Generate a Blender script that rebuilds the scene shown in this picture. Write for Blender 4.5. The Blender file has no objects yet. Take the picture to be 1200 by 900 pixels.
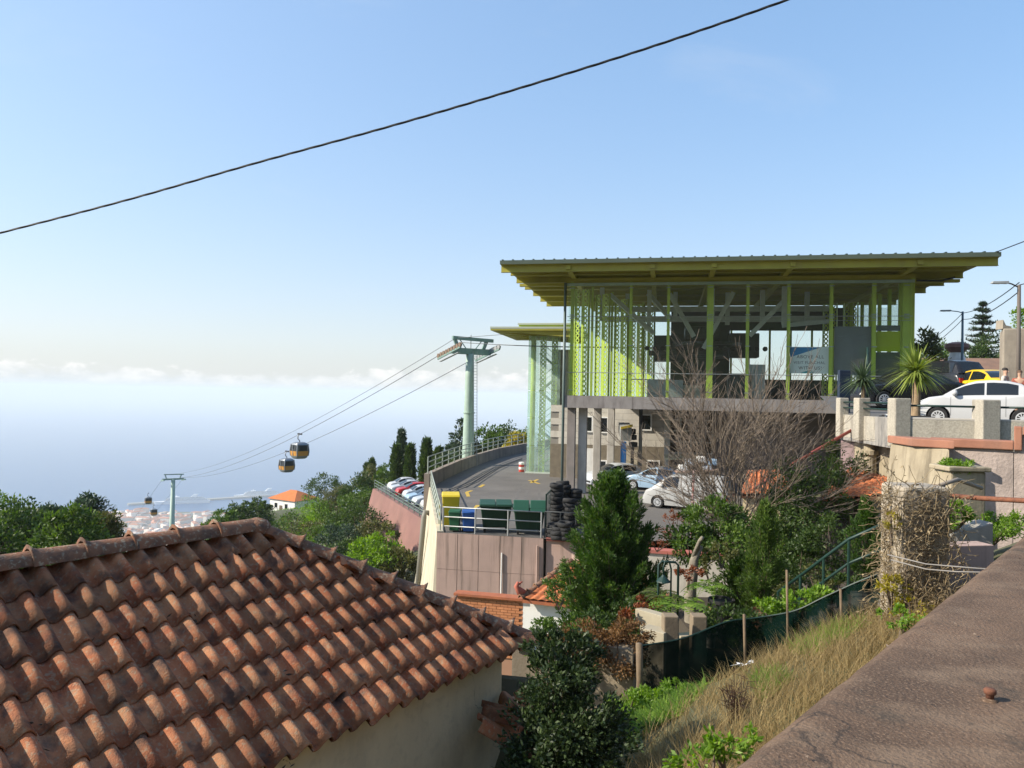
import bpy, bmesh, math, random
import numpy as np
from mathutils import Matrix, Vector

R = math.radians
random.seed(11)
rng = np.random.default_rng(11)
scene = bpy.context.scene
COL = scene.collection

# ------------------------------------------------------------------ camera
FPX = 880.0                       # focal length in photograph pixels (1200 wide)
PITCH, ROLL = 0.8, 1.1
CM = Matrix.Rotation(R(90 + PITCH), 3, 'X') @ Matrix.Rotation(R(ROLL), 3, 'Z')
cam_data = bpy.data.cameras.new('camera')
cam_data.sensor_width = 36.0
cam_data.lens = 36.0 * FPX / 1200.0
cam_data.clip_start = 0.05
cam_data.clip_end = 400000.0
cam = bpy.data.objects.new('camera', cam_data)
COL.objects.link(cam)
cam.matrix_world = CM.to_4x4()
scene.camera = cam

# ------------------------------------------------------------------ sun and sky
SUN_EL, SUN_AZ = R(33.5), R(261.0)      # azimuth clockwise from +Y
sun_dir = Vector((math.sin(SUN_AZ) * math.cos(SUN_EL), math.cos(SUN_AZ) * math.cos(SUN_EL), math.sin(SUN_EL)))
sun_data = bpy.data.lights.new('sun', 'SUN')
sun_data.energy = 5.0
sun_data.angle = R(0.55)
sun_data.color = (1.0, 0.91, 0.76)
sun = bpy.data.objects.new('sun', sun_data)
COL.objects.link(sun)
sun.rotation_euler = sun_dir.to_track_quat('Z', 'Y').to_euler()

world = bpy.data.worlds.new('World')
scene.world = world
world.use_nodes = True
wt = world.node_tree
wt.nodes.clear()
def wn(t, **k):
    n = wt.nodes.new(t)
    for a, b in k.items(): setattr(n, a, b)
    return n
def wl(a, b): wt.links.new(a, b)
def wmath(op, a, b=None, c=None, clamp=False):
    n = wn('ShaderNodeMath', operation=op, use_clamp=clamp)
    for i, x in enumerate((a, b, c)):
        if x is None: continue
        if isinstance(x, (int, float)): n.inputs[i].default_value = x
        else: wl(x, n.inputs[i])
    return n.outputs[0]
tc = wn('ShaderNodeTexCoord')
sep = wn('ShaderNodeSeparateXYZ'); wl(tc.outputs['Generated'], sep.inputs[0])
zc = wmath('MAXIMUM', sep.outputs[2], 0.02)
comb = wn('ShaderNodeCombineXYZ'); wl(sep.outputs[0], comb.inputs[0]); wl(sep.outputs[1], comb.inputs[1]); wl(zc, comb.inputs[2])
sky = wn('ShaderNodeTexSky', sky_type='NISHITA', sun_disc=False)
sky.sun_elevation = SUN_EL; sky.sun_rotation = SUN_AZ
sky.altitude = 550.0; sky.air_density = 1.0; sky.dust_density = 0.35; sky.ozone_density = 2.2
wl(comb.outputs[0], sky.inputs[0])
gm_ = wn('ShaderNodeGamma'); gm_.inputs[1].default_value = 0.5; wl(sky.outputs[0], gm_.inputs[0])
hs_ = wn('ShaderNodeHueSaturation'); hs_.inputs['Saturation'].default_value = 1.6; hs_.inputs['Value'].default_value = 2.45; wl(gm_.outputs[0], hs_.inputs['Color'])
# pale forward-scattered glow of the moist air round the sun's direction
dt = wn('ShaderNodeVectorMath', operation='DOT_PRODUCT'); wl(tc.outputs['Generated'], dt.inputs[0]); dt.inputs[1].default_value = tuple(sun_dir)
au = wmath('POWER', wmath('MULTIPLY_ADD', dt.outputs['Value'], 0.5, 0.5), 2.4)
aus = wn('ShaderNodeVectorMath', operation='SCALE'); aus.inputs[0].default_value = (1.35, 1.15, 0.9); wl(au, aus.inputs[3])
skyc = wn('ShaderNodeVectorMath'); tnt = wn('ShaderNodeVectorMath', operation='MULTIPLY'); tnt.inputs[1].default_value = (0.965, 0.972, 1.02); wl(hs_.outputs[0], tnt.inputs[0]); wl(aus.outputs[0], skyc.inputs[1])
# moist haze layer whitening the sky towards the horizon, all the way round
hzf = wmath('MULTIPLY', wmath('POWER', 2.718, wmath('MULTIPLY', zc, -7.0)), 0.92)
hzm = wn('ShaderNodeMix', data_type='RGBA'); wl(hzf, hzm.inputs[0]); wl(tnt.outputs[0], hzm.inputs[6]); hzm.inputs[7].default_value = (3.35, 3.5, 3.6, 1); wl(hzm.outputs[2], skyc.inputs[0])
# a low bank of cumulus far out over the sea and faint cirrus above (part of the sky, by direction)
mp = wn('ShaderNodeMapping'); mp.inputs['Scale'].default_value = (16, 16, 30); wl(tc.outputs['Generated'], mp.inputs[0])
n1 = wn('ShaderNodeTexNoise'); n1.inputs['Scale'].default_value = 2.2; n1.inputs['Detail'].default_value = 7; n1.inputs['Roughness'].default_value = 0.58
wl(mp.outputs[0], n1.inputs[0])
mp2 = wn('ShaderNodeMapping'); mp2.inputs['Scale'].default_value = (2.2, 2.2, 0.0); mp2.inputs['Location'].default_value = (3.1, 0.4, 0); wl(tc.outputs['Generated'], mp2.inputs[0])
n2 = wn('ShaderNodeTexNoise'); n2.inputs['Scale'].default_value = 1.0; n2.inputs['Detail'].default_value = 2
wl(mp2.outputs[0], n2.inputs[0])
top = wmath('MULTIPLY_ADD', n2.outputs[0], 0.06, -0.002)
bump_ = wmath('MULTIPLY_ADD', n1.outputs[0], 0.05, -0.025)
dens = wmath('SUBTRACT', wmath('ADD', top, bump_), sep.outputs[2])
d1 = wn('ShaderNodeMapRange', interpolation_type='SMOOTHSTEP'); d1.inputs[1].default_value = -0.001; d1.inputs[2].default_value = 0.007
wl(dens, d1.inputs[0])
d2 = wn('ShaderNodeMapRange', interpolation_type='SMOOTHSTEP'); d2.inputs[1].default_value = -0.004; d2.inputs[2].default_value = 0.012
wl(sep.outputs[2], d2.inputs[0])
cfac = wmath('MULTIPLY', wmath('MULTIPLY', d1.outputs[0], d2.outputs[0]), 0.9)
ccol = wn('ShaderNodeMix', data_type='RGBA'); ccol.inputs[0].default_value = 0.5
shade = wn('ShaderNodeMapRange'); shade.inputs[1].default_value = 0.3; shade.inputs[2].default_value = 0.7; wl(n1.outputs[0], shade.inputs[0]); wl(shade.outputs[0], ccol.inputs[0])
ccol.inputs[6].default_value = (3.7, 3.95, 4.1, 1); ccol.inputs[7].default_value = (5.9, 5.8, 5.6, 1)
# thin cirrus
mp3 = wn('ShaderNodeMapping'); mp3.inputs['Scale'].default_value = (3.0, 5.0, 9.0); mp3.inputs['Rotation'].default_value = (0.3, 0.5, 0.4); wl(tc.outputs['Generated'], mp3.inputs[0])
n3 = wn('ShaderNodeTexNoise'); n3.inputs['Scale'].default_value = 1.3; n3.inputs['Detail'].default_value = 8; n3.inputs['Roughness'].default_value = 0.62; n3.inputs['Distortion'].default_value = 0.6
wl(mp3.outputs[0], n3.inputs[0])
c3 = wn('ShaderNodeMapRange', interpolation_type='SMOOTHSTEP'); c3.inputs[1].default_value = 0.56; c3.inputs[2].default_value = 0.80; c3.inputs[4].default_value = 0.10
wl(n3.outputs[0], c3.inputs[0])
mixa = wn('ShaderNodeMix', data_type='RGBA'); wl(c3.outputs[0], mixa.inputs[0]); wl(skyc.outputs[0], mixa.inputs[6]); mixa.inputs[7].default_value = (4.8, 4.9, 5.0, 1)
mixb = wn('ShaderNodeMix', data_type='RGBA'); wl(cfac, mixb.inputs[0]); wl(mixa.outputs[2], mixb.inputs[6]); wl(ccol.outputs[2], mixb.inputs[7])
bg = wn('ShaderNodeBackground'); bg.inputs[1].default_value = 0.125; wl(mixb.outputs[2], bg.inputs[0])
wo = wn('ShaderNodeOutputWorld'); wl(bg.outputs[0], wo.inputs[0])

scene.render.engine = 'CYCLES'
scene.view_settings.view_transform = 'Standard'
scene.view_settings.look = 'None'
scene.view_settings.gamma = 1.0
scene.view_settings.use_curve_mapping = False
scene.view_settings.exposure = 0.6
scene.cycles.use_denoising = True
scene.cycles.max_bounces = 8
scene.cycles.diffuse_bounces = 3
scene.cycles.glossy_bounces = 3
scene.cycles.transparent_max_bounces = 24
scene.cycles.volume_bounces = 1
scene.cycles.sample_clamp_indirect = 6.0

# ------------------------------------------------------------------ helpers
def P(u, v, Y):
    """World point on the photograph's ray (u, v) at depth Y metres ahead."""
    d = CM @ Vector(((u - 600) / FPX, (450 - v) / FPX, -1.0))
    return d * (Y / d.y)
def G(u, v, z):
    """World point where that ray meets the height z."""
    d = CM @ Vector(((u - 600) / FPX, (450 - v) / FPX, -1.0))
    return d * (z / d.z)

WL = {}           # world-built things: root name -> location that is subtracted from their parts
def tag(o, label=None, cat=None, group=None, kind=None):
    if label: o['label'] = label
    if cat: o['category'] = cat
    if group: o['group'] = group
    if kind: o['kind'] = kind
    return o
def thing(name, label, cat, loc, rotz=0.0, group=None, local=False):
    o = bpy.data.objects.new(name, None)
    o.empty_display_size = 0.2
    COL.objects.link(o)
    o.location = loc; o.rotation_euler = (0, 0, rotz)
    tag(o, label, cat, group)
    if name.split('_')[-1] in ('wall', 'steps', 'tower', 'path', 'base', 'parapet', 'stub', 'roof'): o['kind'] = 'thing'
    if not local: WL[o.name] = Vector(loc)
    return o
def root_of(o):
    while o.parent: o = o.parent
    return o
def copy_tree(o, parent=None):
    c = o.copy(); COL.objects.link(c)
    if parent is not None: c.parent = parent
    for ch in list(o.children): copy_tree(ch, c)
    return c
def finish(me, name, mat, parent, smooth, bevel=0.0, co=None):
    """Link a mesh whose vertices are in world (or the parent's local) coordinates."""
    o = bpy.data.objects.new(name, me)
    COL.objects.link(o)
    if mat is not None: me.materials.append(mat)
    off = None
    if parent is not None:
        o.parent = parent
        off = WL.get(root_of(parent).name)
    else:
        n = len(me.vertices)
        a = np.empty(n * 3, np.float32); me.vertices.foreach_get('co', a); a = a.reshape(-1, 3)
        off = Vector(((a[:, 0].min() + a[:, 0].max()) / 2, (a[:, 1].min() + a[:, 1].max()) / 2, a[:, 2].min()))
        o.location = off
    if off is not None: me.transform(Matrix.Translation(-off))
    if smooth:
        me.polygons.foreach_set('use_smooth', [True] * len(me.polygons))
    if bevel:
        b = o.modifiers.new('bevel', 'BEVEL'); b.width = bevel; b.segments = 2; b.limit_method = 'ANGLE'
    return o

class MB:
    def __init__(s): s.v = []; s.f = []
    def add(s, vs, fs):
        n = len(s.v); s.v += [tuple(p) for p in vs]; s.f += [tuple(i + n for i in f) for f in fs]; return s
    def hexa(s, b, t):
        return s.add(list(b) + list(t), [(3, 2, 1, 0), (4, 5, 6, 7), (0, 1, 5, 4), (1, 2, 6, 5), (2, 3, 7, 6), (3, 0, 4, 7)])
    def box(s, x0, x1, y0, y1, z0, z1):
        return s.hexa([(x0, y0, z0), (x1, y0, z0), (x1, y1, z0), (x0, y1, z0)], [(x0, y0, z1), (x1, y0, z1), (x1, y1, z1), (x0, y1, z1)])
    def bar(s, p0, p1, w, h=None, up=(0, 0, 1)):
        p0, p1 = Vector(p0), Vector(p1); h = h or w
        d = (p1 - p0).normalized(); up = Vector(up)
        if abs(d.dot(up)) > 0.98: up = Vector((1, 0, 0)) if abs(d.x) < 0.9 else Vector((0, 1, 0))
        a = d.cross(up).normalized() * (w / 2); b = a.cross(d).normalized() * (h / 2)
        return s.hexa([p0 - a - b, p0 + a - b, p0 + a + b, p0 - a + b], [p1 - a - b, p1 + a - b, p1 + a + b, p1 - a + b])
    def tube(s, pts, r, n=8, caps=True):
        pts = [Vector(p) for p in pts]; k = len(pts)
        rs = r if isinstance(r, (list, tuple)) else [r] * k
        base = len(s.v); prev = None
        for i, p in enumerate(pts):
            d = (pts[min(i + 1, k - 1)] - pts[max(i - 1, 0)]).normalized()
            if prev is None:
                ref = Vector((0, 0, 1)) if abs(d.z) < 0.9 else Vector((1, 0, 0))
                a = d.cross(ref).normalized()
            else:
                a = (prev - d * prev.dot(d)).normalized()
            prev = a; b = d.cross(a)
            for j in range(n):
                t = 2 * math.pi * j / n
                s.v.append(tuple(p + (a * math.cos(t) + b * math.sin(t)) * rs[i]))
        for i in range(k - 1):
            for j in range(n):
                j2 = (j + 1) % n
                s.f.append((base + i * n + j, base + i * n + j2, base + (i + 1) * n + j2, base + (i + 1) * n + j))
        if caps:
            s.f.append(tuple(base + j for j in reversed(range(n)))); s.f.append(tuple(base + (k - 1) * n + j for j in range(n)))
        return s
    def lathe(s, prof, n=16, c=(0, 0, 0), axis='z'):
        base = len(s.v); c = Vector(c)
        for (r, z) in prof:
            for j in range(n):
                t = 2 * math.pi * j / n
                p = (r * math.cos(t), r * math.sin(t), z)
                if axis == 'y': p = (p[0], z, p[1])
                if axis == 'x': p = (z, p[0], p[1])
                s.v.append(tuple(c + Vector(p)))
        for i in range(len(prof) - 1):
            for j in range(n):
                j2 = (j + 1) % n
                s.f.append((base + i * n + j, base + i * n + j2, base + (i + 1) * n + j2, base + (i + 1) * n + j))
        s.f.append(tuple(base + j for j in range(n))); s.f.append(tuple(base + (len(prof) - 1) * n + j for j in range(n)))
        return s
    def prism(s, poly, z0, z1):
        n = len(poly); base = len(s.v)
        s.v += [(p[0], p[1], z0) for p in poly] + [(p[0], p[1], z1) for p in poly]
        s.f.append(tuple(base + i for i in reversed(range(n)))); s.f.append(tuple(base + n + i for i in range(n)))
        for i in range(n):
            j = (i + 1) % n; s.f.append((base + i, base + j, base + n + j, base + n + i))
        return s
    def extrude(s, pts, vec):
        n = len(pts); base = len(s.v); vec = Vector(vec)
        s.v += [tuple(p) for p in pts] + [tuple(Vector(p) + vec) for p in pts]
        s.f.append(tuple(base + i for i in reversed(range(n)))); s.f.append(tuple(base + n + i for i in range(n)))
        for i in range(n):
            j = (i + 1) % n; s.f.append((base + i, base + j, base + n + j, base + n + i))
        return s
    def build(s, name, mat, parent=None, smooth=False, bevel=0.0):
        me = bpy.data.meshes.new(name)
        me.from_pydata(s.v, [], s.f); me.validate()
        bm = bmesh.new(); bm.from_mesh(me); bmesh.ops.recalc_face_normals(bm, faces=bm.faces); bm.to_mesh(me); bm.free()
        return finish(me, name, mat, parent, smooth, bevel)

def np_build(name, V, F, mat, parent=None, smooth=False):
    V = np.asarray(V, np.float32).reshape(-1, 3); F = np.asarray(F, np.int32); k = F.shape[1]
    me = bpy.data.meshes.new(name)
    me.vertices.add(len(V)); me.vertices.foreach_set('co', V.ravel())
    me.loops.add(F.size); me.loops.foreach_set('vertex_index', F.ravel())
    me.polygons.add(len(F)); me.polygons.foreach_set('loop_start', np.arange(0, F.size, k, dtype=np.int32))
    me.update(calc_edges=True); me.validate()
    return finish(me, name, mat, parent, smooth)

def joined(meshes):
    """numpy helper: list of (V, F) -> one (V, F)"""
    vs, fs, n = [], [], 0
    for V, F in meshes:
        vs.append(V); fs.append(F + n); n += len(V)
    return np.concatenate(vs), np.concatenate(fs)

# ------------------------------------------------------------------ materials
MATS = {}
def mat(name, c, c2=None, scale=3.0, rough=0.75, bump=0.0, bscale=30.0, metal=0.0, spec=0.4, rand=0.0, stain=None, stain_amt=0.5,
        stain_scale=(1.2, 1.2, 0.25), contrast=0.25, fine=None, fine_scale=60.0, fine_amt=0.3, emit=None, alpha=None, island=0.0):
    if name in MATS: return MATS[name]
    m = bpy.data.materials.new(name); m.use_nodes = True; MATS[name] = m
    t = m.node_tree; n = t.nodes; n.clear(); L = t.links.new
    out = n.new('ShaderNodeOutputMaterial'); b = n.new('ShaderNodeBsdfPrincipled'); L(b.outputs[0], out.inputs[0])
    b.inputs['Roughness'].default_value = rough; b.inputs['Metallic'].default_value = metal
    b.inputs['Specular IOR Level'].default_value = spec
    tcn = n.new('ShaderNodeTexCoord')
    oi = n.new('ShaderNodeObjectInfo')
    vec = n.new('ShaderNodeVectorMath'); vec.operation = 'MULTIPLY_ADD'
    cmb = n.new('ShaderNodeCombineXYZ')
    for i in range(3): L(oi.outputs['Random'], cmb.inputs[i])
    sc = n.new('ShaderNodeVectorMath'); sc.operation = 'SCALE'; sc.inputs[3].default_value = 37.0 if rand else 0.0
    L(cmb.outputs[0], sc.inputs[0])
    ad = n.new('ShaderNodeVectorMath'); L(tcn.outputs['Object'], ad.inputs[0]); L(sc.outputs[0], ad.inputs[1])
    V = ad.outputs[0]
    def noise(s, det=6, r=0.55, v=None):
        x = n.new('ShaderNodeTexNoise'); x.inputs['Scale'].default_value = s; x.inputs['Detail'].default_value = det; x.inputs['Roughness'].default_value = r
        L(v if v is not None else V, x.inputs[0]); return x.outputs[0]
    def ramp(f, lo, hi):
        x = n.new('ShaderNodeMapRange'); x.interpolation_type = 'SMOOTHSTEP'; x.inputs[1].default_value = lo; x.inputs[2].default_value = hi; L(f, x.inputs[0]); return x.outputs[0]
    def mix(f, a, bb, blend='MIX'):
        x = n.new('ShaderNodeMix'); x.data_type = 'RGBA'; x.blend_type = blend
        if isinstance(f, (int, float)): x.inputs[0].default_value = f
        else: L(f, x.inputs[0])
        for i, y in ((6, a), (7, bb)):
            if isinstance(y, tuple): x.inputs[i].default_value = (*y[:3], 1)
            else: L(y, x.inputs[i])
        return x.outputs[2]
    col = tuple(c)
    if c2 is not None:
        col = mix(ramp(noise(scale), 0.5 - contrast, 0.5 + contrast), tuple(c), tuple(c2))
    if fine is not None:
        f = ramp(noise(fine_scale, 3), 0.52, 0.68)
        mm = n.new('ShaderNodeMath'); mm.operation = 'MULTIPLY'; mm.inputs[1].default_value = fine_amt; L(f, mm.inputs[0])
        col = mix(mm.outputs[0], col, tuple(fine))
    if stain is not None:
        mpn = n.new('ShaderNodeMapping'); mpn.inputs['Scale'].default_value = stain_scale; L(V, mpn.inputs[0])
        f = ramp(noise(1.6, 8, 0.62, mpn.outputs[0]), 0.45, 0.72)
        mm = n.new('ShaderNodeMath'); mm.operation = 'MULTIPLY'; mm.inputs[1].default_value = stain_amt; L(f, mm.inputs[0])
        col = mix(mm.outputs[0], col, tuple(stain))
    if rand or island:
        src = oi.outputs['Random']
        if island:
            gg = n.new('ShaderNodeNewGeometry'); src = gg.outputs['Random Per Island']
        amt = rand or island
        mr = n.new('ShaderNodeMapRange'); mr.inputs[3].default_value = 1 - amt; mr.inputs[4].default_value = 1 + amt; L(src, mr.inputs[0])
        hs = n.new('ShaderNodeHueSaturation'); L(mr.outputs[0], hs.inputs['Value'])
        if isinstance(col, tuple): hs.inputs['Color'].default_value = (*col[:3], 1)
        else: L(col, hs.inputs['Color'])
        col = hs.outputs[0]
    if isinstance(col, tuple): b.inputs['Base Color'].default_value = (*col[:3], 1)
    else: L(col, b.inputs['Base Color'])
    if bump:
        bn = n.new('ShaderNodeBump'); bn.inputs['Strength'].default_value = bump; bn.inputs['Distance'].default_value = 0.02
        L(noise(bscale, 5, 0.6), bn.inputs['Height']); L(bn.outputs[0], b.inputs['Normal'])
    if emit:
        b.inputs['Emission Color'].default_value = (*emit[:3], 1); b.inputs['Emission Strength'].default_value = emit[3]
    return m

def leaf_mat(name, dark, mid, light, trans=0.35, rough=0.5, big=1.2):
    if name in MATS: return MATS[name]
    m = bpy.data.materials.new(name); m.use_nodes = True; MATS[name] = m
    t = m.node_tree; n = t.nodes; n.clear(); L = t.links.new
    out = n.new('ShaderNodeOutputMaterial')
    g = n.new('ShaderNodeNewGeometry'); cr = n.new('ShaderNodeValToRGB')
    dark, mid, light = [tuple(min(c * k, .8) for c, k in zip(x, (1.32, 1.28, 1.1))) for x in (dark, mid, light)]
    cr.color_ramp.elements[0].color = (*dark, 1); cr.color_ramp.elements[1].color = (*light, 1)
    e = cr.color_ramp.elements.new(0.55); e.color = (*mid, 1)
    tcn = n.new('ShaderNodeTexCoord'); no = n.new('ShaderNodeTexNoise'); no.inputs['Scale'].default_value = big; L(tcn.outputs['Object'], no.inputs[0])
    ma = n.new('ShaderNodeMath'); ma.operation = 'MULTIPLY_ADD'; ma.inputs[1].default_value = 0.55; ma.inputs[2].default_value = -0.02; L(g.outputs['Random Per Island'], ma.inputs[0])
    mb = n.new('ShaderNodeMath'); mb.operation = 'MULTIPLY_ADD'; mb.inputs[1].default_value = 0.6; L(no.outputs[0], mb.inputs[0]); L(ma.outputs[0], mb.inputs[2])
    mc = n.new('ShaderNodeMath'); mc.operation = 'SUBTRACT'; mc.inputs[1].default_value = 0.06; L(mb.outputs[0], mc.inputs[0])
    L(mc.outputs[0], cr.inputs[0])
    b = n.new('ShaderNodeBsdfPrincipled'); b.inputs['Roughness'].default_value = rough; b.inputs['Specular IOR Level'].default_value = 0.35
    L(cr.outputs[0], b.inputs['Base Color'])
    tr = n.new('ShaderNodeBsdfTranslucent')
    hs = n.new('ShaderNodeHueSaturation'); hs.inputs['Saturation'].default_value = 1.15; hs.inputs['Value'].default_value = 1.5; L(cr.outputs[0], hs.inputs['Color']); L(hs.outputs[0], tr.inputs[0])
    mx = n.new('ShaderNodeMixShader'); mx.inputs[0].default_value = trans; L(b.outputs[0], mx.inputs[1]); L(tr.outputs[0], mx.inputs[2]); L(mx.outputs[0], out.inputs[0])
    return m

def glass_mat(name, tint=(0.9, 0.97, 0.95), ior=1.45, rough=0.0, dirt_veil=0.0, veil_col=(0.5, 0.5, 0.45)):
    if name in MATS: return MATS[name]
    m = bpy.data.materials.new(name); m.use_nodes = True; MATS[name] = m
    t = m.node_tree; n = t.nodes; n.clear(); L = t.links.new
    out = n.new('ShaderNodeOutputMaterial')
    tr = n.new('ShaderNodeBsdfTransparent'); tr.inputs[0].default_value = (*tint, 1)
    gl = n.new('ShaderNodeBsdfGlossy'); gl.inputs['Roughness'].default_value = rough; gl.inputs[0].default_value = (1, 1, 1, 1)
    lw = n.new('ShaderNodeLayerWeight'); pw5 = n.new('ShaderNodeMath'); pw5.operation = 'POWER'; pw5.inputs[1].default_value = 5.0; L(lw.outputs['Facing'], pw5.inputs[0])
    fr = n.new('ShaderNodeMath'); fr.operation = 'MULTIPLY_ADD'; fr.inputs[1].default_value = 0.9; fr.inputs[2].default_value = ((ior - 1) / (ior + 1)) ** 2; L(pw5.outputs[0], fr.inputs[0])
    mx = n.new('ShaderNodeMixShader'); L(fr.outputs[0], mx.inputs[0]); L(tr.outputs[0], mx.inputs[1]); L(gl.outputs[0], mx.inputs[2])
    if dirt_veil:
        df = n.new('ShaderNodeBsdfDiffuse'); df.inputs[0].default_value = (*veil_col, 1)
        no = n.new('ShaderNodeTexNoise'); no.inputs['Scale'].default_value = 1.7; no.inputs['Detail'].default_value = 8
        tcn = n.new('ShaderNodeTexCoord'); L(tcn.outputs['Object'], no.inputs[0])
        mm = n.new('ShaderNodeMath'); mm.operation = 'MULTIPLY'; mm.inputs[1].default_value = dirt_veil * 2; L(no.outputs[0], mm.inputs[0])
        m2 = n.new('ShaderNodeMixShader'); L(mm.outputs[0], m2.inputs[0]); L(mx.outputs[0], m2.inputs[1]); L(df.outputs[0], m2.inputs[2]); mx = m2
    L(mx.outputs[0], out.inputs[0])
    return m

concrete = mat('concrete', (0.34, 0.32, 0.29), (0.24, 0.225, 0.205), 1.3, 0.9, 0.25, 40, stain=(0.12, 0.11, 0.10), stain_amt=0.5)
concrete_light = mat('concrete_light', (0.50, 0.47, 0.42), (0.40, 0.37, 0.33), 1.5, 0.9, 0.2, 40, stain=(0.22, 0.20, 0.17), stain_amt=0.5)
pinkwall = mat('pink_concrete', (0.45, 0.315, 0.265), (0.35, 0.25, 0.215), 0.8, 0.92, 0.25, 18, stain=(0.13, 0.10, 0.08), stain_amt=0.95, stain_scale=(2.6, 2.6, 0.14))
redwall = mat('red_retaining', (0.25, 0.135, 0.115), (0.19, 0.10, 0.088), 0.4, 0.92, 0.35, 6, stain=(0.19, 0.11, 0.09), stain_amt=0.8, stain_scale=(0.5, 0.5, 0.2))
cream = mat('cream_render', (0.55, 0.49, 0.37), (0.44, 0.39, 0.29), 1.0, 0.9, 0.25, 30, stain=(0.27, 0.24, 0.18), stain_amt=0.6)
white_paint = mat('white_paint', (0.78, 0.77, 0.74), (0.68, 0.67, 0.64), 2.0, 0.8, 0.1, 30, stain=(0.45, 0.43, 0.38), stain_amt=0.35)
asphalt = mat('asphalt', (0.135, 0.125, 0.115), (0.10, 0.093, 0.087), 0.35, 0.9, 0.3, 120, fine=(0.17, 0.16, 0.15), fine_scale=90, stain=(0.17, 0.155, 0.14), stain_amt=0.6, stain_scale=(0.25, 0.25, 0.25))
terracotta = mat('terracotta_plain', (0.46, 0.15, 0.065), (0.36, 0.115, 0.055), 5, 0.85, 0.3, 50, rand=0.15, stain=(0.2, 0.09, 0.06), stain_amt=0.4)
steel_galv = mat('galvanised_steel', (0.42, 0.43, 0.43), (0.33, 0.34, 0.34), 6, 0.5, metal=0.6)
steel_dark = mat('dark_steel', (0.05, 0.055, 0.06), (0.035, 0.04, 0.042), 4, 0.5, metal=0.3)
steel_grey = mat('grey_steel_paint', (0.30, 0.31, 0.30), (0.24, 0.25, 0.245), 3, 0.55)
green_steel = mat('lime_green_steel', (0.43, 0.52, 0.07), (0.36, 0.45, 0.055), 1.5, 0.5, stain=(0.25, 0.27, 0.09), stain_amt=0.3)
lime_soffit = mat('yellow_green_soffit', (0.40, 0.36, 0.055), (0.33, 0.30, 0.045), 1.2, 0.6, stain=(0.33, 0.27, 0.08), stain_amt=0.4)
pale_green = mat('pale_green_steel', (0.36, 0.47, 0.40), (0.30, 0.40, 0.34), 2, 0.5, stain=(0.26, 0.31, 0.26), stain_amt=0.4)
teal_steel = mat('dark_green_steel', (0.010, 0.036, 0.027), (0.008, 0.028, 0.021), 5, 0.45)
black_rubber = mat('black_rubber', (0.014, 0.014, 0.015), (0.022, 0.022, 0.022), 9, 0.8)
dark_glass = mat('dark_glass', (0.012, 0.015, 0.017), rough=0.06, spec=0.6)
chrome = mat('chrome', (0.6, 0.6, 0.6), rough=0.18, metal=1.0)
rust = mat('rusty_pipe', (0.22, 0.085, 0.045), (0.12, 0.05, 0.03), 14, 0.9, 0.3, 60)
bark = mat('bark', (0.16, 0.12, 0.085), (0.09, 0.068, 0.05), 9, 0.95, 0.6, 40)
twig_bark = mat('twig_bark', (0.25, 0.20, 0.155), (0.16, 0.125, 0.095), 5, 0.9, island=0.25)
# ------------------------------------------------------------------ terrain, sea, haze, far town
CTRL = np.array([
 (-4,0,-5.6),(-9,-2,-7.5),(-20,0,-12),(-60,5,-26),(4,-1,-3.5),(10,2,-2.9),(20,5,-2.9),(60,10,-3),(-150,10,-70),(-600,20,-260),
 (0,1,-3.6),(1.2,5,-3.4),(1.2,7,-3.7),(0.2,7,-4.6),(3,6.5,-3.0),(5,9,-2.75),(6,10,-2.75),(1.8,11,-4.5),(0.5,10,-4.9),(4.6,10.6,-3.2),(3.2,10.2,-3.7),
 (-3,6,-5.6),(-8,5,-6.5),(3,13.5,-5.6),(6,14,-4.6),(8,12,-2.3),(9.5,14,-2.5),(13,13,-2.4),(2,20,-7.1),(6,20,-6.6),(9,19,-5.2),(12,21,-4.2),(-4,20,-9.6),
 (0,24,-9.6),(-10,25,-12),(4,28,-8.6),(9,30,-8),(0,32,-11),(0,40,-12),(6,50,-11),(12,50,-9),(14,36,-8),(22,45,-4.5),(30,30,-3.5),(45,30,-3),(-3.5,40,-12.5),
 (-8,40,-15),(-20,45,-17),(-40,60,-24),(-12,62,-17.5),(-17,72,-18.5),(-21,90,-19),(-10,92,-12.6),(0,90,-9.5),(6,112,-9),(-12,115,-12.5),(-30,132,-23.5),(-28,118,-22.5),(-56,192,-31),(-40,160,-25),
 (-90,200,-52),(-150,200,-70),(-60,260,-60),(0,200,-28),(-20,220,-38),(50,200,-26),(35,120,-5),(60,110,-4),(60,70,-3),(80,250,-45),(0,500,-120),(-300,500,-170),(300,600,-150),(-450,1000,-290),
 (0,1000,-250),(600,1000,-260),(-900,2000,-455),(0,2000,-430),(900,2000,-350),(-1800,2700,-524),(-1300,2700,-522),(-900,2700,-520),(0,2700,-500),(1500,2700,-430),
 (-1700,3280,-548.5),(-1200,3300,-548.5),(0,3300,-548.5),(2500,3300,-548),(-5000,2500,-540),(-5000,3300,-556),(-1700,3700,-562),(0,3700,-562),(-3000,4500,-575),(0,4500,-575),(3000,4500,-575),(5000,3000,-548),
 (4,-8,-1.9),(0,-14,0.5),(-12,-16,-4),(14,-14,1.5),(0,-30,9),(-40,-30,-6),(40,-30,8),(0,-80,30),(-100,-60,-20),(100,-80,30),(0,-400,140),(-500,-300,0),(500,-300,120),(-2000,-800,-100),(0,-2500,500),(2500,-1500,400),(-5000,-2500,-300),
 (-600,200,-260),(-2000,500,-470),(-4000,200,-560),(800,200,-30),(2500,800,-220)], float)
def warp(x, y): return np.stack([np.arcsinh(x / 12.0), np.arcsinh(y / 12.0)], -1)
_q = warp(CTRL[:, 0], CTRL[:, 1]); _n = len(_q)
_d = np.linalg.norm(_q[:, None] - _q[None], axis=-1)
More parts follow.
